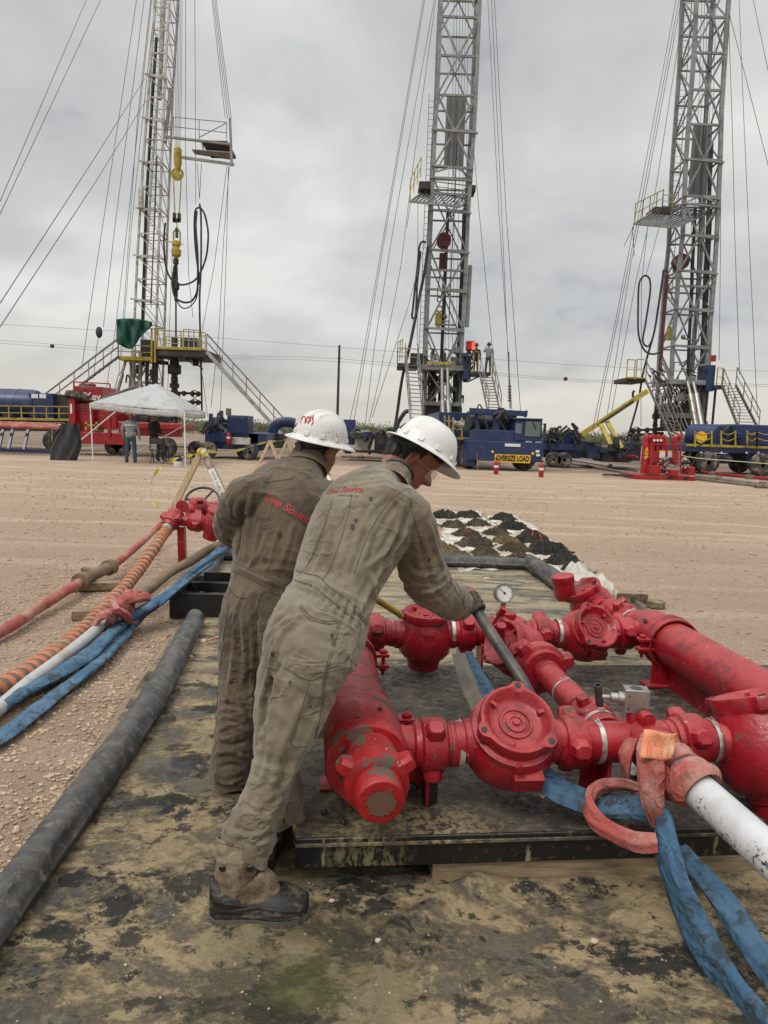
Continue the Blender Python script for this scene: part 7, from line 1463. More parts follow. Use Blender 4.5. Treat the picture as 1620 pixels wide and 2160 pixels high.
bk = thing('bucket', 'blue and white plastic bucket by the right tent pole', 'bucket', tuple(G0(375,984))); g_ = G0(375,984); MB().lathe([(0,.13),(.18,.145)], g_, UP, 18).build('bucket_base','white_paint',bk); MB().lathe([(.18,.146),(.34,.16),(.36,.17),(.36,.15)], g_, UP, 18).build('bucket_side','blue_paint',bk)
st_ = thing('camp_stool', 'small dark frame stool beside the blue bucket', 'stool', tuple(G0(372,980))); b = MB(); g_ = G0(368,978)
for sx in (-.3,.5): b.beam(g_+Vector((sx,.3,0)), g_+Vector((sx,.3,.6)), .03)
b.beam(g_+Vector((-.3,.3,.6)), g_+Vector((.5,.3,.6)), .04); b.build('stool_frame','dirty_black',st_,smooth=False)
# ---- yard iron: long pipes lying on the ground
def gpipe(label, px, r, mat, clamps=()):
    t_ = thing('ground_pipe', label, 'pipe', tuple(G0(*px[0]))); pts = [G(x, y, r) for x, y in px]; MB().tube(pts, r, 8).build('pipe', mat, t_)
    for x, y in clamps: q = G(x, y, r); d = (pts[1]-pts[0]).normalized(); MB().lathe([(-.14,r*1.2),(-.12,r*1.8),(.12,r*1.8),(.14,r*1.2)], q, d, 10).build('union', 'leather', t_)
    return t_
gpipe('long grey pipe lying on the ground left of the red accumulator', [(1195,968),(1345,992)], .06, 'steel', [(1287,983)]); gpipe('second grey pipe on the ground before the red accumulator', [(1190,975),(1340,1000)], .05, 'grey_hose', [(1240,984)])
gpipe('red pipe lying on the ground right of the accumulator skid', [(1467,995),(1640,1012)], .06, 'far_red', [(1503,999),(1580,1007)]); gpipe('grey pipe running to the right edge behind the dirt track', [(1467,1004),(1640,1026)], .06, 'steel', [(1515,1010),(1610,1022)]); gpipe('thin brown pipe nearest the camera at the right edge of the yard', [(1467,1010),(1660,1032)], .045, 'grey_hose', [(1600,1026)])
gpipe('pale pipe run seen between the two workers', [(668,960),(707,1036),(730,1080)], .05, 'white_paint', [(690,1000),(700,1020)]); gpipe('pale pipe run beyond the standing worker', [(622,955),(600,1000)], .05, 'steel', [(616,968),(608,980)])
gpipe('small rusty pipe on the ground behind the two workers', [(720,962),(860,968)], .06, 'leather', [(760,964)])
hc = MB(); 
for i in range(4): hc.torus(G(1302,1002,.03+.03*i), UP, .55-.05*i, .025, 28, 5)
tag(hc.build('hose_coil', 'rubber'), 'coil of thin dark hose lying left of the red accumulator', 'hose')
# tape between accumulator stake and carrier
tag(MB().tube(catmull([tuple(P(x,y,27.5)) for x, y in ((1391,925),(1400,950),(1460,965),(1540,972),(1640,980))], 6), .016, 4).build('barrier_tape', 'hivis'), 'thin yellow tape strung in front of the right rig carrier', 'tape')
stk = MB(); stk.beam(G0(1008,992), P(1006,955,G0(1008,992).y), .025); tag(stk.build('marker_stake', 'dusty_red_hose'), 'thin reddish stake by the left corner of the blue truck', 'stake')

def vclutter(root, x0, x1, y0, y1, Y, n, seed, mats=('dirty_black','dark_blue','dark_steel')):
    clutter(root, x0, x1, y0, y1, Y, n, seed, mats)
vclutter(tk, 1006, 1042, 880, 925, YT+1.2, 12, 11); vclutter(tk, 1000, 1085, 866, 880, YT+1.0, 8, 12); vclutter(rc, 1480, 1600, 905, 938, YR+.5, 18, 13); vclutter(rc, 1455, 1600, 957, 975, YR+.4, 12, 14)
for o_, a_ in ((bpy.data.objects.get('pump_truck'), (1150,1222,905,935,33,16,15)), (bpy.data.objects.get('pipe_bundle'), (1262,1350,928,965,32.8,20,16)), (bpy.data.objects.get('cable_reel'), (728,850,905,950,32.8,26,17)), (bpy.data.objects.get('equipment_trailer'), (436,478,882,912,30.9,14,18)), (bpy.data.objects.get('red_trailer'), (270,384,870,890,YD+1.5,20,19))):
    if o_: vclutter(o_, *a_)
vclutter(vs_, 0, 150, 878, 890, YV+.3, 12, 20)
for i, (x, y, r_, l_) in enumerate(((428,1353,.022,'pale stone on the mud near the left liner roll'),(402,1385,.014,'small dark stone on the mud beside the left liner roll'),(1027,1222,.03,'pale stone lying just inside the far liner roll'),(800,1985,.010,'small pebble near the fold of the liner'),(1255,1985,.010,'small pebble on the sand right of the liner fold'),(700,1900,.009,'small pebble on the mud right of the front boot'))):
    q = G(x, y, .02); ic = MB().sphere(q, r_, 10, (1.3,1,.7)); ic.v = [tuple(q+(Vector(v)-q)*(1+.5*noise.noise(Vector(v)*40))) for v in ic.v]; tag(ic.build('stone', 'gravel2' if i != 1 else 'gravel'), l_, 'stone')
# ================================================================ foreground left: valve, hoses, slings, tray, barricades
YV_ = 7.35; lv = thing('valve_stand', 'red hammer union valve with black handwheel on a red post left of the workers', 'valve', tuple(G0(384,1195)))
MB().beam(P(383,1112,YV_), Vector((G0(384,1195).x, YV_, -.02)), .075, .075).build('post', 'red_paint', lv, smooth=False, bevel=.004)
cx = lambda x, y, Y=YV_: P(x, y, Y)
def uni(c, ax, r, mat='red_paint', root=lv, rot=0.):
    ax = Vector(ax).normalized(); x, y, d = frame(ax); mb = MB(); mb.lathe([(-.09,.75*r),(-.07,.9*r),(-.06,r),(.05,r),(.06,.85*r),(.09,.78*r)], c, ax, 28)
    for i in range(3):
        an = rot+i*2.094; R_ = x*math.cos(an)+y*math.sin(an); T_ = d.cross(R_); q = c+R_*r*1.15; mb.ring([[c+R_*h+T_*(sx*w_)+d*(sl*l_) for sx, sl in ((-1,-1),(1,-1),(1,1),(-1,1))] for h, w_, l_ in ((r*.8,.036,.04),(r*1.2,.026,.032),(r*1.38,.018,.025))])
    return mb.build('hammer_union', mat, root, ang=30)
hd_ = (P(300,1185,6.9)-P(352,1106,7.25)).normalized(); hs = P(362,1100,7.3)
MB().tube([cx(372,1097), cx(470,1108)], .055, 20).build('pipe', 'red_paint', lv); MB().tube([hs-hd_*.12, hs+hd_*.04], .085, 24).build('socket_pipe', 'red_paint', lv); uni(hs-hd_*.02, hd_, .095, rot=.4)
MB().tube([hs+hd_*.02, hs+hd_*.13], .062, 20).build('hose_end', 'steel', lv); MB().lathe([(-.012,.066),(.012,.066)], hs+hd_*.13, hd_, 20).build('clamp_ring', 'black_paint', lv)
uni(cx(415,1102), (1,.1,-.1), .095, rot=1.2); MB().lathe([(-.012,.07),(.012,.07)], cx(427,1104), Vector((1,.1,-.05)), 20, caps=False).build('steel_band', 'band', lv)
MB().lathe([(-.16,.03),(-.155,.075),(-.10,.085),(-.02,.125),(.04,.13),(.10,.11),(.12,.10),(.13,.12),(.16,.12),(.17,.03)], cx(452,1108), Vector((.35,-.1,.93)), 32).build('plug_valve', 'red_paint', lv, ang=30)
lgp = MB(); q = cx(384,1072); lgp.add([q+Vector((x, -.012 if f else .012, z)) for f in (0,1) for x, z in [(-.065,-.04),(.065,-.04)]+[(math.cos(a)*.065, math.sin(a)*.065+.02) for a in np.linspace(0,PI,12)]], [tuple(range(14)), tuple(range(27,13,-1))]+[(i,(i+1)%14,14+(i+1)%14,14+i) for i in range(14)]); lgp.build('lifting_lug', 'red_paint', lv, smooth=False, bevel=.003)
MB().cyl(q+Vector((0,-.014,.02)), q+Vector((0,-.016,.02)), .012, n=12).build('lug_hole', 'black_paint', lv)
MB().tube([cx(395,1078,7.5), cx(428,1075,7.6), cx(462,1082,7.7)], .075, 20).build('rear_pipe', 'red_paint', lv); uni(cx(418,1070,7.6), (1,.5,0), .105, rot=.3); MB().lathe([(-.1,.08),(-.02,.11),(.05,.11),(.1,.07)], cx(452,1078,7.8), UP, 24).build('valve_bonnet', 'red_paint', lv)
hw = thing; wc = P(427,1056,7.9); wn = Vector((.10,-.72,.70)).normalized(); b = MB(); b.torus(wc, wn, .185, .014, 40, 8); x, y, d = frame(wn)
for a in (.95, .95+2.09, .95+4.19): v = x*math.cos(a)+y*math.sin(a); b.tube([wc-wn*.02, wc+v*.18], .012, 8)
b.cyl(wc-wn*.10, wc+wn*.01, .022, n=12); b.build('handwheel', 'black_paint', lv)
def path(px): return [G(x, y, z) if not isinstance(z, str) else P(x, y, float(z)) for x, y, z in px]
def gt(px, n=8): return catmull([tuple(p) for p in path(px)], n)
# orange wrapped hose
oh = thing('wrapped_hose', 'thick hose wrapped in orange spiral strap from the red valve to the left edge', 'hose', tuple(G0(150,1360)))
e0 = hs+hd_*.12; pts = catmull([tuple(e0)]+[tuple(p) for p in path([(334,1143,.36),(300,1192,.22),(262,1240,.14),(222,1282,.09),(160,1345,.055),(95,1393,.05),(20,1440,.05),(-80,1490,.05),(-260,1560,.05)])], 10)
MB().tube(pts, .050, 16).build('hose_body', 'grey_hose', oh)
def helix(pts, r, pitch, wd, n=20):
    L_ = [0]; 
    for i in range(1, len(pts)): L_.append(L_[-1]+(pts[i]-pts[i-1]).length)
    tot = L_[-1]; P_ = np.array([p[:] for p in pts]); N_ = int(tot/pitch*n); rows = []
    x = None
    for i in range(N_+1):
        s_ = tot*i/N_; 
        def pos(s_): s_ = max(0, min(tot, s_)); return Vector([float(np.interp(s_, L_, P_[:,k])) for k in range(3)])
        c = pos(s_); d = (pos(s_+.02)-pos(s_-.02)).normalized()
        if x is None: x, y, _ = frame(d)
        x = (x-d*x.dot(d)).normalized(); y = d.cross(x); a = 2*PI*i/n; rr = r+.0015*math.sin(i*.37); R_ = x*math.cos(a)+y*math.sin(a)
        rows.append([c+R_*(rr-.004)-d*wd/2, c+R_*(rr+.0035)-d*wd*.47, c+R_*(rr+.004), c+R_*(rr+.0035)+d*wd*.47, c+R_*(rr-.004)+d*wd/2])
    b = MB(); b.v = [tuple(p) for r_ in rows for p in r_]; b.f = [(i*5+j, i*5+j+1, (i+1)*5+j+1, (i+1)*5+j) for i in range(len(rows)-1) for j in range(4)]; return b
helix(pts, .052, .082, .047).build('spiral_strap', 'orange_strap', oh)
# pale red line with rusty union
rl = thing('red_line', 'dusty pale red pipe with a rusty union lying across the gravel to the left edge', 'pipe', tuple(G0(80,1290)))
pts = gt([(-250,1450,.05),(0,1333,.06),(80,1283,.07),(150,1240,.09),(178,1222,.10)]); MB().tube(pts, .040, 14).build('pipe', 'dusty_red_hose', rl)
pts = gt([(178,1222,.10),(215,1203,.11),(240,1192,.12),(290,1152,.16),(330,1115,.22),(352,1098,.30)]); MB().tube(pts, .036, 14).build('pipe', 'dusty_red_hose', rl)
a, c = G(166,1228,.10), G(236,1194,.12); MB().tube([a, c], .052, 14).build('pipe_joint', 'brown_hose', rl)
d = (c-a).normalized()
for q in (a+d*.05, c-d*.05): MB().lathe([(-.045,.055),(-.04,.075),(.04,.075),(.045,.055)], q, d, 16).build('union_ring', 'brown_hose', rl)
MB().box(a+d*.28+Vector((-.06,.04,.03)), (.14,.05,.05)).build('union_wing', 'leather', rl, bevel=.01)
def wblock(px, size, rot, label):
    p = G0(*px); t_ = MB(); t_.box(p+UP*(size[2]/2-.005), size, (Vector((math.cos(rot), math.sin(rot), 0)), Vector((-math.sin(rot), math.cos(rot), 0)), UP)); return tag(t_.build('wood_block', 'wood', None, smooth=False, bevel=.004), label, 'wood block')
wblock((205,1242), (.40,.12,.07), .25, 'wood block under the rusty union of the pale red pipe'); wblock((215,1300), (.42,.14,.07), .35, 'wood block under the orange wrapped hose beside the red sling knot')
# white hose, brown hose
tag(MB().tube(gt([(228,1306,.12),(190,1340,.10),(130,1388,.07),(60,1440,.06),(0,1492,.055),(-90,1560,.055)]), .037, 16).build('white_hose', 'pale_hose'), 'smooth pale grey hose running from the red sling knot to the left edge', 'hose')
tag(MB().tube(gt([(285,1262,.16),(318,1240,.18),(360,1207,.22),(405,1182,.30),(440,1160,.38),(476,1146,.46)]), .040, 14).build('brown_hose', 'brown_hose'), 'muddy brown hose lying above the blue slings, ending at the worker hand', 'hose')
def ribbon(px, w_, fl, mat, label, name='sling', tw=None, n=8, cat='sling', parent=None, zs=None):
    pts = gt(px, n); m_ = len(pts); t_ = None if tw is None else [float(np.interp(i/(m_-1), np.linspace(0,1,len(tw)), tw)) for i in range(m_)]
    r_ = [w_*(1+.10*noise.noise(p*5.3)) for p in pts] if not hasattr(w_, '__len__') else [float(np.interp(i/(m_-1), np.linspace(0,1,len(w_)), w_))*(1+.08*noise.noise(p*6)) for i, p in enumerate(pts)]
    f_ = [fl*(1+.35*noise.noise(p*7+Vector((3,1,2)))) for p in pts]
    b = MB().tube(pts, r_, 20, flat=f_, twist=t_, ref=UP)
    # lengthwise creases in the webbing
    vs = []
    for i in range(m_):
        for k in range(20):
            v = Vector(b.v[i*20+k]); a = 2*PI*k/20; vs.append(tuple(v+(v-pts[i]).normalized()*(.0035*math.sin(a*5+i*.12)+.004*noise.noise(v*16))))
    b.v = vs; o = b.build(name, mat, parent, ang=60); return tag(o, label, cat) if label else o
ribbon([(478,1152,'6.25'),(440,1182,'5.95'),(400,1215,'5.6'),(350,1255,'5.25'),(300,1288,'4.95'),(268,1306,.10),(240,1330,.09),(190,1378,.07),(120,1424,.06),(60,1455,.055),(0,1487,.055),(-90,1530,.05)], .062, .55, 'sling_blue', 'upper blue round sling twisted along the white hose toward the left edge', tw=[.2,.9,.3,.8,.2,.5,.1])
ribbon([(440,1188,'5.9'),(395,1222,'5.5'),(345,1266,'5.1'),(290,1306,.07),(250,1350,.05),(200,1402,.045),(130,1457,.04),(60,1512,.035),(0,1556,.03),(-80,1600,.03)], .048, .4, 'sling_blue', 'lower blue round sling hanging below the other strand at the left edge', tw=[.1,.5,.2,.3,.1,.2])
# red sling knot
kn = thing('sling_knot', 'faded red sling knotted round the white hose and blue sling', 'sling', tuple(G0(250,1320)))
for px in ([(200,1318,.14),(212,1300,.20),(232,1296,.22),(240,1312,.13),(225,1322,.08),(205,1325,.09),(200,1318,.14)], [(222,1325,.08),(236,1300,.18),(246,1270,.24),(262,1262,.25),(270,1280,.20),(280,1305,.10),(272,1312,.09),(262,1296,.20),(250,1290,.22)], [(240,1300,.18),(262,1268,.26),(290,1262,.25),(312,1258,.22)], [(250,1290,.24),(240,1272,.26),(244,1262,.22),(262,1270,.22),(285,1276,.2)], [(268,1250,.26),(275,1262,.26),(290,1250,.24)]):
    ribbon(px, .034, .6, 'sling_red', None, 'sling_loop', tw=[.3,1.2,.4,1.0], n=7, parent=kn)
# black tray frame
tr_ = thing('steel_tray', 'open black steel tray frame at the far left corner of the liner', 'tray', tuple(G0(357,1304)))
f0 = G0(357,1304); zt = .19; X0, X1, Y0_, Y1_ = f0.x, f0.x+.85, f0.y, f0.y+.80
for nm, a, c in (('front_panel',(X0,Y0_,.0),(X1,Y0_+.02,zt)),('back_panel',(X0+.06,Y1_,.0),(X1,Y1_+.03,zt+.01)),('side_panel',(X0,Y0_+.022,.0),(X0+.02,Y1_-.002,zt-.003)),('cross_bar',(X0+.022,Y0_+.42,zt-.07),(X1,Y0_+.48,zt+.002)),('top_flange',(X0-.002,Y0_-.003,zt),(X1,Y0_+.045,zt+.008)),('side_flange',(X0-.003,Y0_+.047,zt),(X0+.05,Y1_-.002,zt+.007))):
    MB().span(a, c).build(nm, 'black_paint', tr_, smooth=False, bevel=.002)
b = MB(); b.grid(lambda u, v: Vector((X0+.22+u*.30, Y0_+.12+v*.22, .05+.10*math.sin(PI*u)*math.sin(PI*v)+.02*math.sin(u*13))), 14, 10); tag(b.build('liner_scrap', 'liner', None, solid=.006), 'crumpled grey liner scrap lying in the black steel tray', 'scrap')
ribbon([(436,1352,.04),(452,1346,.05),(470,1350,.03)], .012, .5, 'sling_red', 'short frayed red rope on the mud beside the black tray', 'rope_scrap', cat='rope')
# ---- barricades
def barricade(ap, l, r, Yt, label, board=False, Yb=None):
    t_ = thing('barricade', label, 'barricade', (P(*ap, Yt).x, Yt, 0)); a = P(*ap, Yt)
    for (x, y), nm in ((l, 'leg'), (r, 'leg')):
        e = P(x, y, Yt-.12); k = a+(e-a)*1.03; MB().beam(a+(a-k).normalized()*-.0+(Vector((.0,0,0))), k, .088, .038, Vector((0,1,0))).build('leg', 'pale_wood', t_, smooth=False, bevel=.003)
        e2 = P(x, y, Yt+.35); MB().beam(a+Vector((0,.09,0)), a+Vector((0,.09,0))+(e2-a), .088, .038, Vector((0,1,0))).build('leg', 'pale_wood', t_, smooth=False, bevel=.003)
    if board:
        e = P(*r, Yt-.12); d = (e-a).normalized(); q0, q1 = a+d*.02+Vector((0,-.028,0)), a+d*.80+Vector((0,-.028,0)); bo = MB().beam(q0, q1, .105, .012, Vector((0,1,0))).build('printed_board', 'white_paint', t_, smooth=False); s_ = Vector((-d.z,0,d.x)).normalized()
        if s_.x < 0: s_ = -s_
        qq = a+d*.25+Vector((0,-.036,0)); n_ = 20; b = MB(); b.v = [tuple(qq+s_*(.034*k*math.cos(2*PI*i/n_))+d*(.075*k*math.sin(2*PI*i/n_))) for k in (1,.72) for i in range(n_)]; b.f = [(i,(i+1)%n_,n_+(i+1)%n_,n_+i) for i in range(n_)]; 
        b.v += [tuple(qq+s_*x+d*y) for x, y in ((-.02,-.03),(.02,-.03),(.012,.04),(-.012,.04))]; b.f.append((2*n_,2*n_+1,2*n_+2,2*n_+3)); b.build('red_oval_mark', 'orange_tag', bo, smooth=False)
        b = MB(); b.add([qq+Vector((0,.001,0))+s_*x+d*y for x, y in ((-.0525,-.11),(.0525,-.11),(.0525,.10),(-.0525,.10))], [(0,1,2,3)]); b.build('grey_panel', 'panel_grey', bo, smooth=False)
        b = MB(); rg = random.Random(2)
        for k in range(16): y_ = .17+k*.030; x_ = rg.uniform(-.03,-.01); b.add([qq+s_*xx+d*yy for xx, yy in ((x_,y_),(x_+rg.uniform(.02,.05),y_),(x_+rg.uniform(.02,.05),y_+.012),(x_,y_+.012))], [(0,1,2,3)]) if k % 6 != 5 else None
        b.build('printed_lines', 'mast_grey', bo, smooth=False)
    return t_
barricade((426,947), (362,1078), (480,1062), 11.6, 'nearest wooden barricade legs, one carrying a white printed board, behind the red valve', True)
barricade((569,930), (541,990), (594,990), 22, 'wooden barricade legs just left of the dirty hard hat')
barricade((607,926), (588,968), (622,972), 28, 'thin far wooden barricade legs touching the brim of the dirty hard hat')
def tape(px, Y0, Y1, label):
    pts = catmull([tuple(P(x, y, Y0+(Y1-Y0)*i/(len(px)-1))) for i, (x, y) in enumerate(px)], 8); b = MB(); vs = []
    for i, p in enumerate(pts): a = i*.55; vs += [p+Vector((0, math.cos(a)*.02, math.sin(a)*.02+.012)), p-Vector((0, math.cos(a)*.02, math.sin(a)*.02+.012))]
    b.v = [tuple(v) for v in vs]; b.f = [(2*i,2*i+1,2*i+3,2*i+2) for i in range(len(pts)-1)]; return tag(b.build('caution_tape', 'tape_yellow', None, smooth=False), label, 'tape')
m = Mat('tape_yellow', (.62,.52,.05), .4); ws = m.n('ShaderNodeTexNoise'); m.cmix(m.ramp(m.noise(14,2), .55, .6), (.03,.03,.02)); m.b.inputs['Alpha'].default_value = 1; MT['tape_yellow'] = m.m
tape([(432,950),(470,954),(510,948),(548,936),(568,931)], 11.6, 22, 'yellow caution tape stretched between the two nearest barricades'); tape([(569,931),(590,930),(607,926)], 22, 28, 'short yellow caution tape between the middle and far barricades')
tape([(424,950),(412,958),(395,962),(370,968),(345,982),(325,1003),(318,1030),(322,1055),(333,1070)], 11.5, 10.0, 'loose end of yellow caution tape drooping to the ground left of the red valve')
b = MB(); b.torus(P(425,953,11.55), Vector((.3,-.4,.8)), .055, .022, 14, 6); b.torus(P(428,958,11.55), Vector((.6,-.1,.6)), .05, .018, 14, 6); tag(b.build('tape_knot', 'tape_yellow'), 'yellow tape knot on top of the nearest barricade', 'tape')
# ================================================================ debris heaps on white sheets
def fibre_mat(name, c1, c2): m = Mat(name, c1, .85); m.cmix(m.ramp(m.noise(16, 5, .7), .42, .62), c2); m.cmix(m.ramp(m.noise(5, 3, .6, off=(4,4,1)), .60, .66, 0, .5), (.10,.07,.035)); m.bump(m.noise(60, 4), .8, .01); MT[name] = m.m
fibre_mat('heap_dark', (.016,.016,.013), (.050,.044,.032)); fibre_mat('heap_olive', (.11,.085,.040), (.20,.15,.075)); fibre_mat('heap_brown', (.045,.032,.022), (.12,.085,.050)); m = Mat('rag_red', (.42,.04,.03), .8); MT['rag_red'] = m.m
def heap_proto(mat, seed, red=False):
    rng = np.random.RandomState(seed); r = thing('debris_heap', 'x', 'debris heap', (0,0,0), 'heaps of stringy dark debris on white sheets'); b = MB()
    def hgt(x, y): d = math.hypot(x, y*1.15); return max(0, .42*(1-d*d)**.6 if d < 1 else 0)*(1+.45*noise.noise(Vector((x*2.6, y*2.6, seed))))+.14*noise.noise(Vector((x*4.5, y*4.5, seed)))+.05*noise.noise(Vector((x*11, y*11, seed)))
    b.grid(lambda u, v: Vector((math.cos(u*2*PI)*v*1.0*(1+.12*math.sin(u*18+seed)), math.sin(u*2*PI)*v*.9*(1+.12*math.cos(u*14)), hgt(math.cos(u*2*PI)*v, math.sin(u*2*PI)*v*.9)+.01)), 36, 10)
    for i in range(420):
        a = rng.rand()*6.28; q = rng.rand()**.5*1.08; x, y = math.cos(a)*q, math.sin(a)*q*.9; th_ = rng.rand()*6.28; l_ = .12+.22*rng.rand(); cv = rng.uniform(-1.5,1.5); pts = []
        for k in range(5): pts.append(Vector((x, y, hgt(x, y)+.015+.05*math.sin(k*PI/4)*rng.rand()))); x += math.cos(th_)*l_/4; y += math.sin(th_)*l_/4; th_ += cv/4
        b.tube(pts, [.016,.028,.03,.026,.012], 4)
    b.build('stringy_heap', mat, r, ang=50)
    if red:
        b = MB()
        for i in range(3):
            x, y = rng.uniform(-.5,.6), rng.uniform(-.6,.2); th_ = rng.rand()*6.28; pts = []
            for k in range(6): pts.append(Vector((x, y, hgt(x, y)+.05))); x += math.cos(th_)*.10; y += math.sin(th_)*.10; th_ += rng.uniform(-.8,.8)
            b.tube(pts, .045, 6, flat=.4)
        b.build('red_rag_strip', 'rag_red', r)
    return r
protos = {('d',0): heap_proto('heap_dark', 1), ('d',1): heap_proto('heap_dark', 2, True), ('o',0): heap_proto('heap_olive', 3), ('b',0): heap_proto('heap_brown', 4), ('b',1): heap_proto('heap_brown', 5, True)}
HEAPS = [(935,1093,24,'d',1,'black heap with a red scrap at the back left corner, next to the worker shoulder'),(987,1092,22,'d',0,'tall black heap at the back of the second row of debris'),(1062,1098,23,'d',0,'rearmost black heap of the right row of debris'),(1082,1116,26,'d',0,'second black heap from the back in the right row'),(1116,1126,12,'d',1,'smallest black heap with red strip at the edge of the right row'),
 (957,1113,22,'b',0,'dark brown heap second from the back in the left row'),(1008,1110,22,'b',0,'thin brown heap second from the back in the middle row'),(984,1131,24,'b',1,'dark brown heap with a red scrap third in the left row'),(1048,1129,23,'b',1,'flat brown heap with red strips in the centre of the middle row'),(1122,1144,33,'d',1,'wide greenish black heap with a red strip halfway along the right row'),
 (1003,1152,33,'b',0,'large brown heap in the middle of the left row'),(1066,1146,24,'o',0,'olive heap halfway along the middle row'),(1086,1164,28,'b',0,'brown black heap behind the red topped one in the middle row'),(1022,1172,26,'b',0,'front brown heap of the left row beside an orange stained sheet'),(1155,1166,38,'d',0,'broad black heap near the front of the right row'),
 (922,1152,18,'o',0,'olive tan heap half hidden by the worker sleeve'),(945,1166,23,'o',0,'olive tan heap right beside the worker sleeve'),(966,1186,32,'o',0,'large olive tan heap right behind the far liner roll'),(1044,1192,30,'o',0,'flat olive heap on a white sheet near the far liner roll'),(1098,1185,27,'b',1,'brown heap with a bright red strip on top near the front'),(1116,1198,32,'b',0,'olive brown heap at the corner of the far liner roll'),
 (1188,1190,32,'d',0,'black heap next to the front end of the right row'),(1215,1206,26,'d',1,'frontmost black heap with red strip beside the clear plastic'),(1152,1212,18,'o',0,'small olive heap between the liner corner and the clear plastic')]
for i, (x, y, w_, k, rd_, lab) in enumerate(HEAPS):
    p = G0(x, y); s_ = w_/1500*p.y*1.22; pt = protos[(k, rd_)] if (k, rd_) in protos else protos[(k, 0)]
    dup(pt, (p.x, p.y, .015), rotz=(i*2.3) % 6.28, label=lab, scale=s_)
for r in protos.values():
    for ch_ in list(r.children): bpy.data.objects.remove(ch_)
    bpy.data.objects.remove(r)
m = Mat('white_sheet', (.58,.56,.51), .8); m.cmix(m.ramp(m.noise(3.0, 5, .6), .50, .62, 0, .75), (.42,.26,.15)); m.cmix(m.ramp(m.noise(6, 6, .65, off=(4,0,0)), .46, .58, 0, .8), (.30,.24,.17)); MT['sheet'] = m.m
def sheet(cs, label, seed):
    a, b_, c, d = [G0(*q) for q in cs]; mb = MB(); mb.grid(lambda u, v: (a*(1-u)+b_*u)*(1-v)+(d*(1-u)+c*u)*v+Vector((.05*math.sin(v*17+seed), .05*math.sin(u*9+seed), .012+.022*max(0, noise.noise(Vector((u*4, v*14, seed))))+.03*max(0, noise.noise(Vector((u*9, v*30, seed+3)))))), 16, 60)
    return tag(mb.build('white_sheet', 'sheet', None, solid=.002), label, 'sheet')
sheet([(905,1082),(1000,1080),(1062,1186),(978,1192)], 'white sheet under the left rows of debris heaps', 1); sheet([(948,1082),(1012,1079),(1130,1196),(1062,1204)], 'white sheet under the middle row of debris heaps', 2); sheet([(1028,1088),(1092,1088),(1250,1205),(1140,1216)], 'white sheet under the right row of debris heaps', 3)
sheet([(905,1135),(935,1133),(1052,1204),(960,1206)], 'stained white sheet nearest the far liner roll', 4)
m = Mat('clear_plastic', (.72,.69,.60), .25); m.b.inputs['Alpha'].default_value = .62; m.bump(m.noise(6, 6, .6), .8, .03); MT['plastic'] = m.m
a, b_, c, d = G0(1160,1226), G0(1232,1205), G0(1300,1258), G0(1222,1290)
mb = MB(); mb.grid(lambda u, v: (a*(1-u)+b_*u)*(1-v)+(d*(1-u)+c*u)*v+Vector((.06*math.sin(v*9), .06*math.sin(u*8), .02+.20*(math.sin(PI*min(1,u*1.0))*math.sin(PI*v))**.7*(1+.5*noise.noise(Vector((u*4,v*4,1))))+.05*noise.noise(Vector((u*11,v*11,5))))), 40, 40); tag(mb.build('plastic_sheet', 'plastic', None), 'crumpled clear plastic sheet beyond the liner corner', 'plastic sheet')
pl_ = thing('steel_bracket', 'small rusty steel bracket lying on the ground behind the right pipes', 'bracket', tuple(G0(1345,1278))); p = G0(1345,1278); MB().span(p+Vector((-.16,.08,.0)), p+Vector((.12,.10,.09))).build('bracket_plate','leather',pl_,smooth=False); MB().span(p+Vector((-.01,-.15,.0)), p+Vector((.03,.078,.03))).build('bracket_bar','steel',pl_,smooth=False); MB().lathe([(0,.08),(.05,.08),(.05,.07)], p+Vector((.16,0,0)), UP, 20).build('bracket_ring','leather',pl_)
# ================================================================ slings, white pipe and rag on the skid
wa, wb = P(1392,1592,2.36), P(1655,1832,1.74); WD = (wb-wa).normalized()
wp = tag(MB().tube([wa-WD*.02, wa+(wb-wa)*.5, wb, wb+WD*.8], .056, 32).build('white_pipe', 'white_pipe'), 'speckled white pipe leaving the front tee toward the lower right corner', 'pipe')
sr = thing('red_sling', 'faded red round sling with an orange label choked round the white pipe end', 'sling', tuple(wa))
x, y, d = frame(WD)
def coil(s0, s1, t0, t1, r, w_, n=26, fl=.35, tilt=0):
    pts = []
    for i in range(n+1): f = i/n; a = t0+(t1-t0)*f; s_ = s0+(s1-s0)*f+tilt*math.sin(a); pts.append(wa+WD*s_+(x*math.cos(a)+y*math.sin(a))*r)
    b = MB(); m_ = len(pts); rings = []
    for i, p in enumerate(pts):
        f = i/(m_-1); a = t0+(t1-t0)*f; R_ = x*math.cos(a)+y*math.sin(a); ww = w_*(1+.14*math.sin(f*9)); ring = []
        for k in range(16):
            q = 2*PI*k/16; ring.append(p+WD*(math.cos(q)*ww)+R_*(math.sin(q)*w_*fl*(1+.25*noise.noise(p*14))+.004*math.sin(q*4+f*5)))
        rings.append(ring)
    b.ring(rings); return b.build('sling_loop', 'sling_red', sr, ang=60)
coil(.085, .15, .3, 7.2, .068, .040); coil(.145, .225, 2.6, 9.6, .076, .048, tilt=.02); coil(.0, .03, 0, 6.4, .072, .030)
def rib_P(px, w_, fl, mat, name, parent, tw=None, n=8): return ribbon([(a, b_, str(c)) for a, b_, c in px], w_, fl, mat, None, name, tw=tw, n=n, parent=parent)
rib_P([(1400,1562,2.27),(1378,1560,2.24),(1370,1590,2.19),(1372,1640,2.16),(1378,1700,2.14),(1384,1745,2.14)], [.030,.040,.042,.040,.034,.012], .40, 'sling_red', 'sling_tail', sr, tw=[0.1,.2,0,.1])
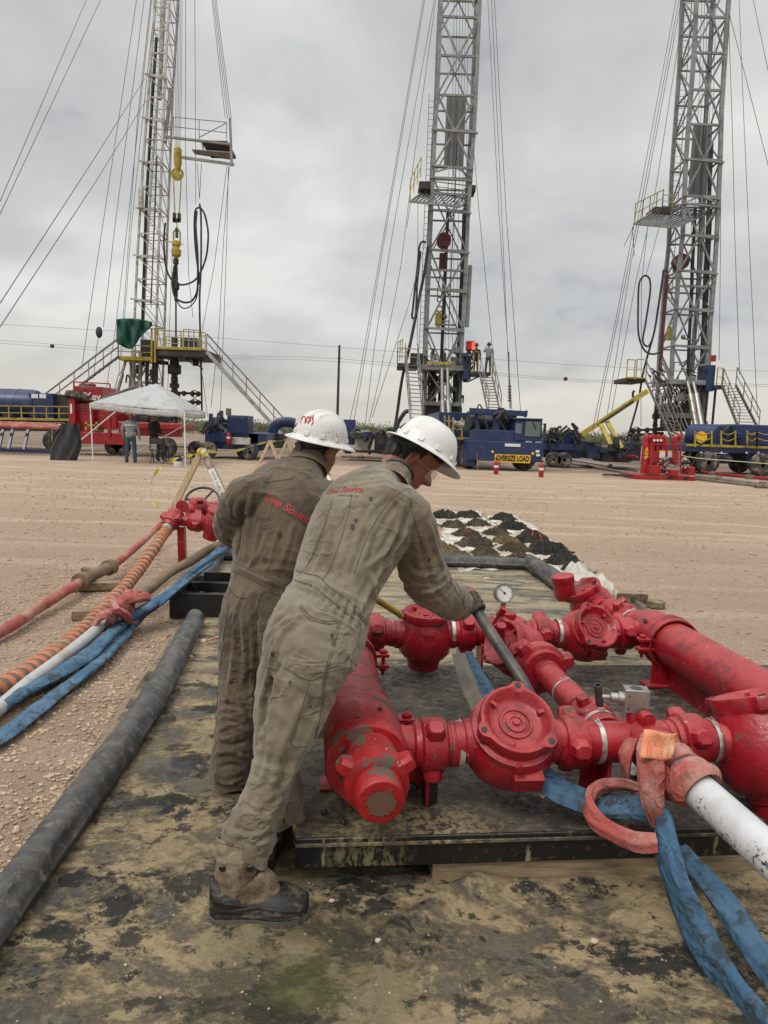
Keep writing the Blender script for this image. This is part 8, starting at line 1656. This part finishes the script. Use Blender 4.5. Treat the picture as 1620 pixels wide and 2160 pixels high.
rib_P([(1332,1560,2.40),(1318,1600,2.36),(1325,1650,2.38),(1350,1680,2.40)], [.034,.036,.034,.028], .4, 'sling_red', 'sling_loop', sr, tw=[.5,.9,.6])
rib_P([(1365,1668,2.30),(1320,1655,2.30),(1270,1658,2.28),(1243,1685,2.22),(1250,1722,2.14),(1290,1752,2.10),(1340,1775,2.07),(1385,1778,2.06)], [.024,.026,.028,.024,.026,.028,.028,.024], .62, 'sling_red', 'sling_loop', sr, tw=[.2,1.0,1.7,1.2,.5,.8,.4])
rib_P([(1415,1590,2.28),(1440,1600,2.30),(1462,1622,2.32),(1470,1640,2.32)], .020, .4, 'sling_red', 'sling_loop', sr, tw=[.4,.8])
# orange label
la = [P(1358,1538,2.20), P(1428,1546,2.21), P(1418,1600,2.17), P(1350,1598,2.155)]
b = MB(); b.grid(lambda u, v: (la[0]*(1-u)+la[1]*u)*(1-v)+(la[3]*(1-u)+la[2]*u)*v+Vector((0,-.008*math.sin(u*PI)-.004*math.sin(v*7+u*3),.004*math.sin(u*6))), 14, 10); lt = b.build('orange_label', 'orange_tag', sr, solid=.003)
b = MB(); rg = random.Random(8)
for i in range(12):
    v = .10+.068*i
    u = .12
    while u < .86:
        w_ = rg.uniform(.02,.07); 
        if rg.random() < .72: b.add([(la[0]*(1-q)+la[1]*q)*(1-vv)+(la[3]*(1-q)+la[2]*q)*vv+Vector((0,-.0125-.008*math.sin(q*PI)-.004*math.sin(vv*7+q*3),.004*math.sin(q*6))) for q, vv in ((u,v),(u+w_,v),(u+w_,v+.022),(u,v+.022))], [(0,1,2,3)])
        u += w_+.03
b.build('label_print', 'red_ink', lt, smooth=False)
sb = thing('blue_sling', 'blue round sling lying over the skid under the valves and dropping off its front edge', 'sling', tuple(S(1.2,.1,DZ)))
rib_P([(985,1378,3.25),(1010,1432,2.98),(1045,1492,2.72),(1080,1560,2.55),(1120,1618,2.42),(1170,1662,2.34),(1235,1692,2.29),(1300,1700,2.25),(1360,1703,2.20),(1392,1722,2.14),(1402,1760,2.07),(1418,1830,2.0),(1450,1920,1.93),(1500,2020,1.84),(1570,2120,1.72),(1650,2230,1.58)], [.026,.03,.035,.042,.048,.052,.048,.042,.040,.038,.042,.052,.058,.061,.061,.058], .34, 'sling_blue', 'sling_strand', sb, tw=[.2,.5,.1,.3,.1,.2,.3,.9,.5,.8,.6,.9,.7], n=10)
rib_P([(1432,1790,2.125),(1470,1835,2.06),(1520,1895,1.98),(1560,1950,1.90),(1600,2010,1.83),(1660,2090,1.72)], [.026,.03,.034,.036,.038,.038], .4, 'sling_blue', 'sling_strand', sb, tw=[.3,.7,.4,.6])
rib_P([(968,1380,3.22),(985,1440,2.95),(1010,1492,2.75),(1050,1560,2.58),(1100,1625,2.42),(1160,1672,2.32)], [.030,.036,.038,.036,.034,.03], .22, 'grey_hose', 'sling_strand', sb, tw=[0,.2,.1,.2])
sp = P(1296,1690,2.19); text_on('PLUS+', sp, WD.cross(UP).cross(UP)*-1 if False else Vector((1,.08,-.03)), (0,.25,.95), .032, 'grey_ink', sb, bold=.0005, width=.10)
# rag, lumps of black mud, pipe wrench scrap
a, b_, c, d = P(1340,1486,2.78), P(1432,1508,2.72), P(1425,1532,2.6), P(1332,1514,2.66)
mb = MB(); mb.grid(lambda u, v: Vector(((a*(1-u)+b_*u)*(1-v)+(d*(1-u)+c*u)*v)[:2]+(DZ+.012+.03*abs(noise.noise(Vector((u*5,v*5,2))))+.02*noise.noise(Vector((u*12,v*12,2))),)), 30, 16); tag(mb.build('rag', 'tent_cloth', None, solid=.002), 'crumpled white rag on the skid behind the front tee', 'rag')
for i, (q, r_, lab) in enumerate(((S(.10,.16,DZ+.008), .016, 'black mud lump on the skid left of the front header cap'), (S(.16,.10,DZ+.008), .018, 'black mud lump below the front header cap'), (S(.42,.30,DZ+.02), .035, 'black rag bundle behind the first front union'))):
    mb = MB(); mb.sphere(q, r_*.6, 14, (1.2,1,.8)); mb.v = [tuple(Vector(v)+Vector(v).normalized()*0+(Vector(v)-q)*(.5*noise.noise(Vector(v)*60))) for v in mb.v]; tag(mb.build('mud_lump', 'bag_black'), lab, 'lump')
# small stones and scraps on the liner
for i, (x, y, r_) in enumerate(((427,1352,.022),(405,1378,.012),(528,1200+30,.02),(880,1212,.03))):
    pass
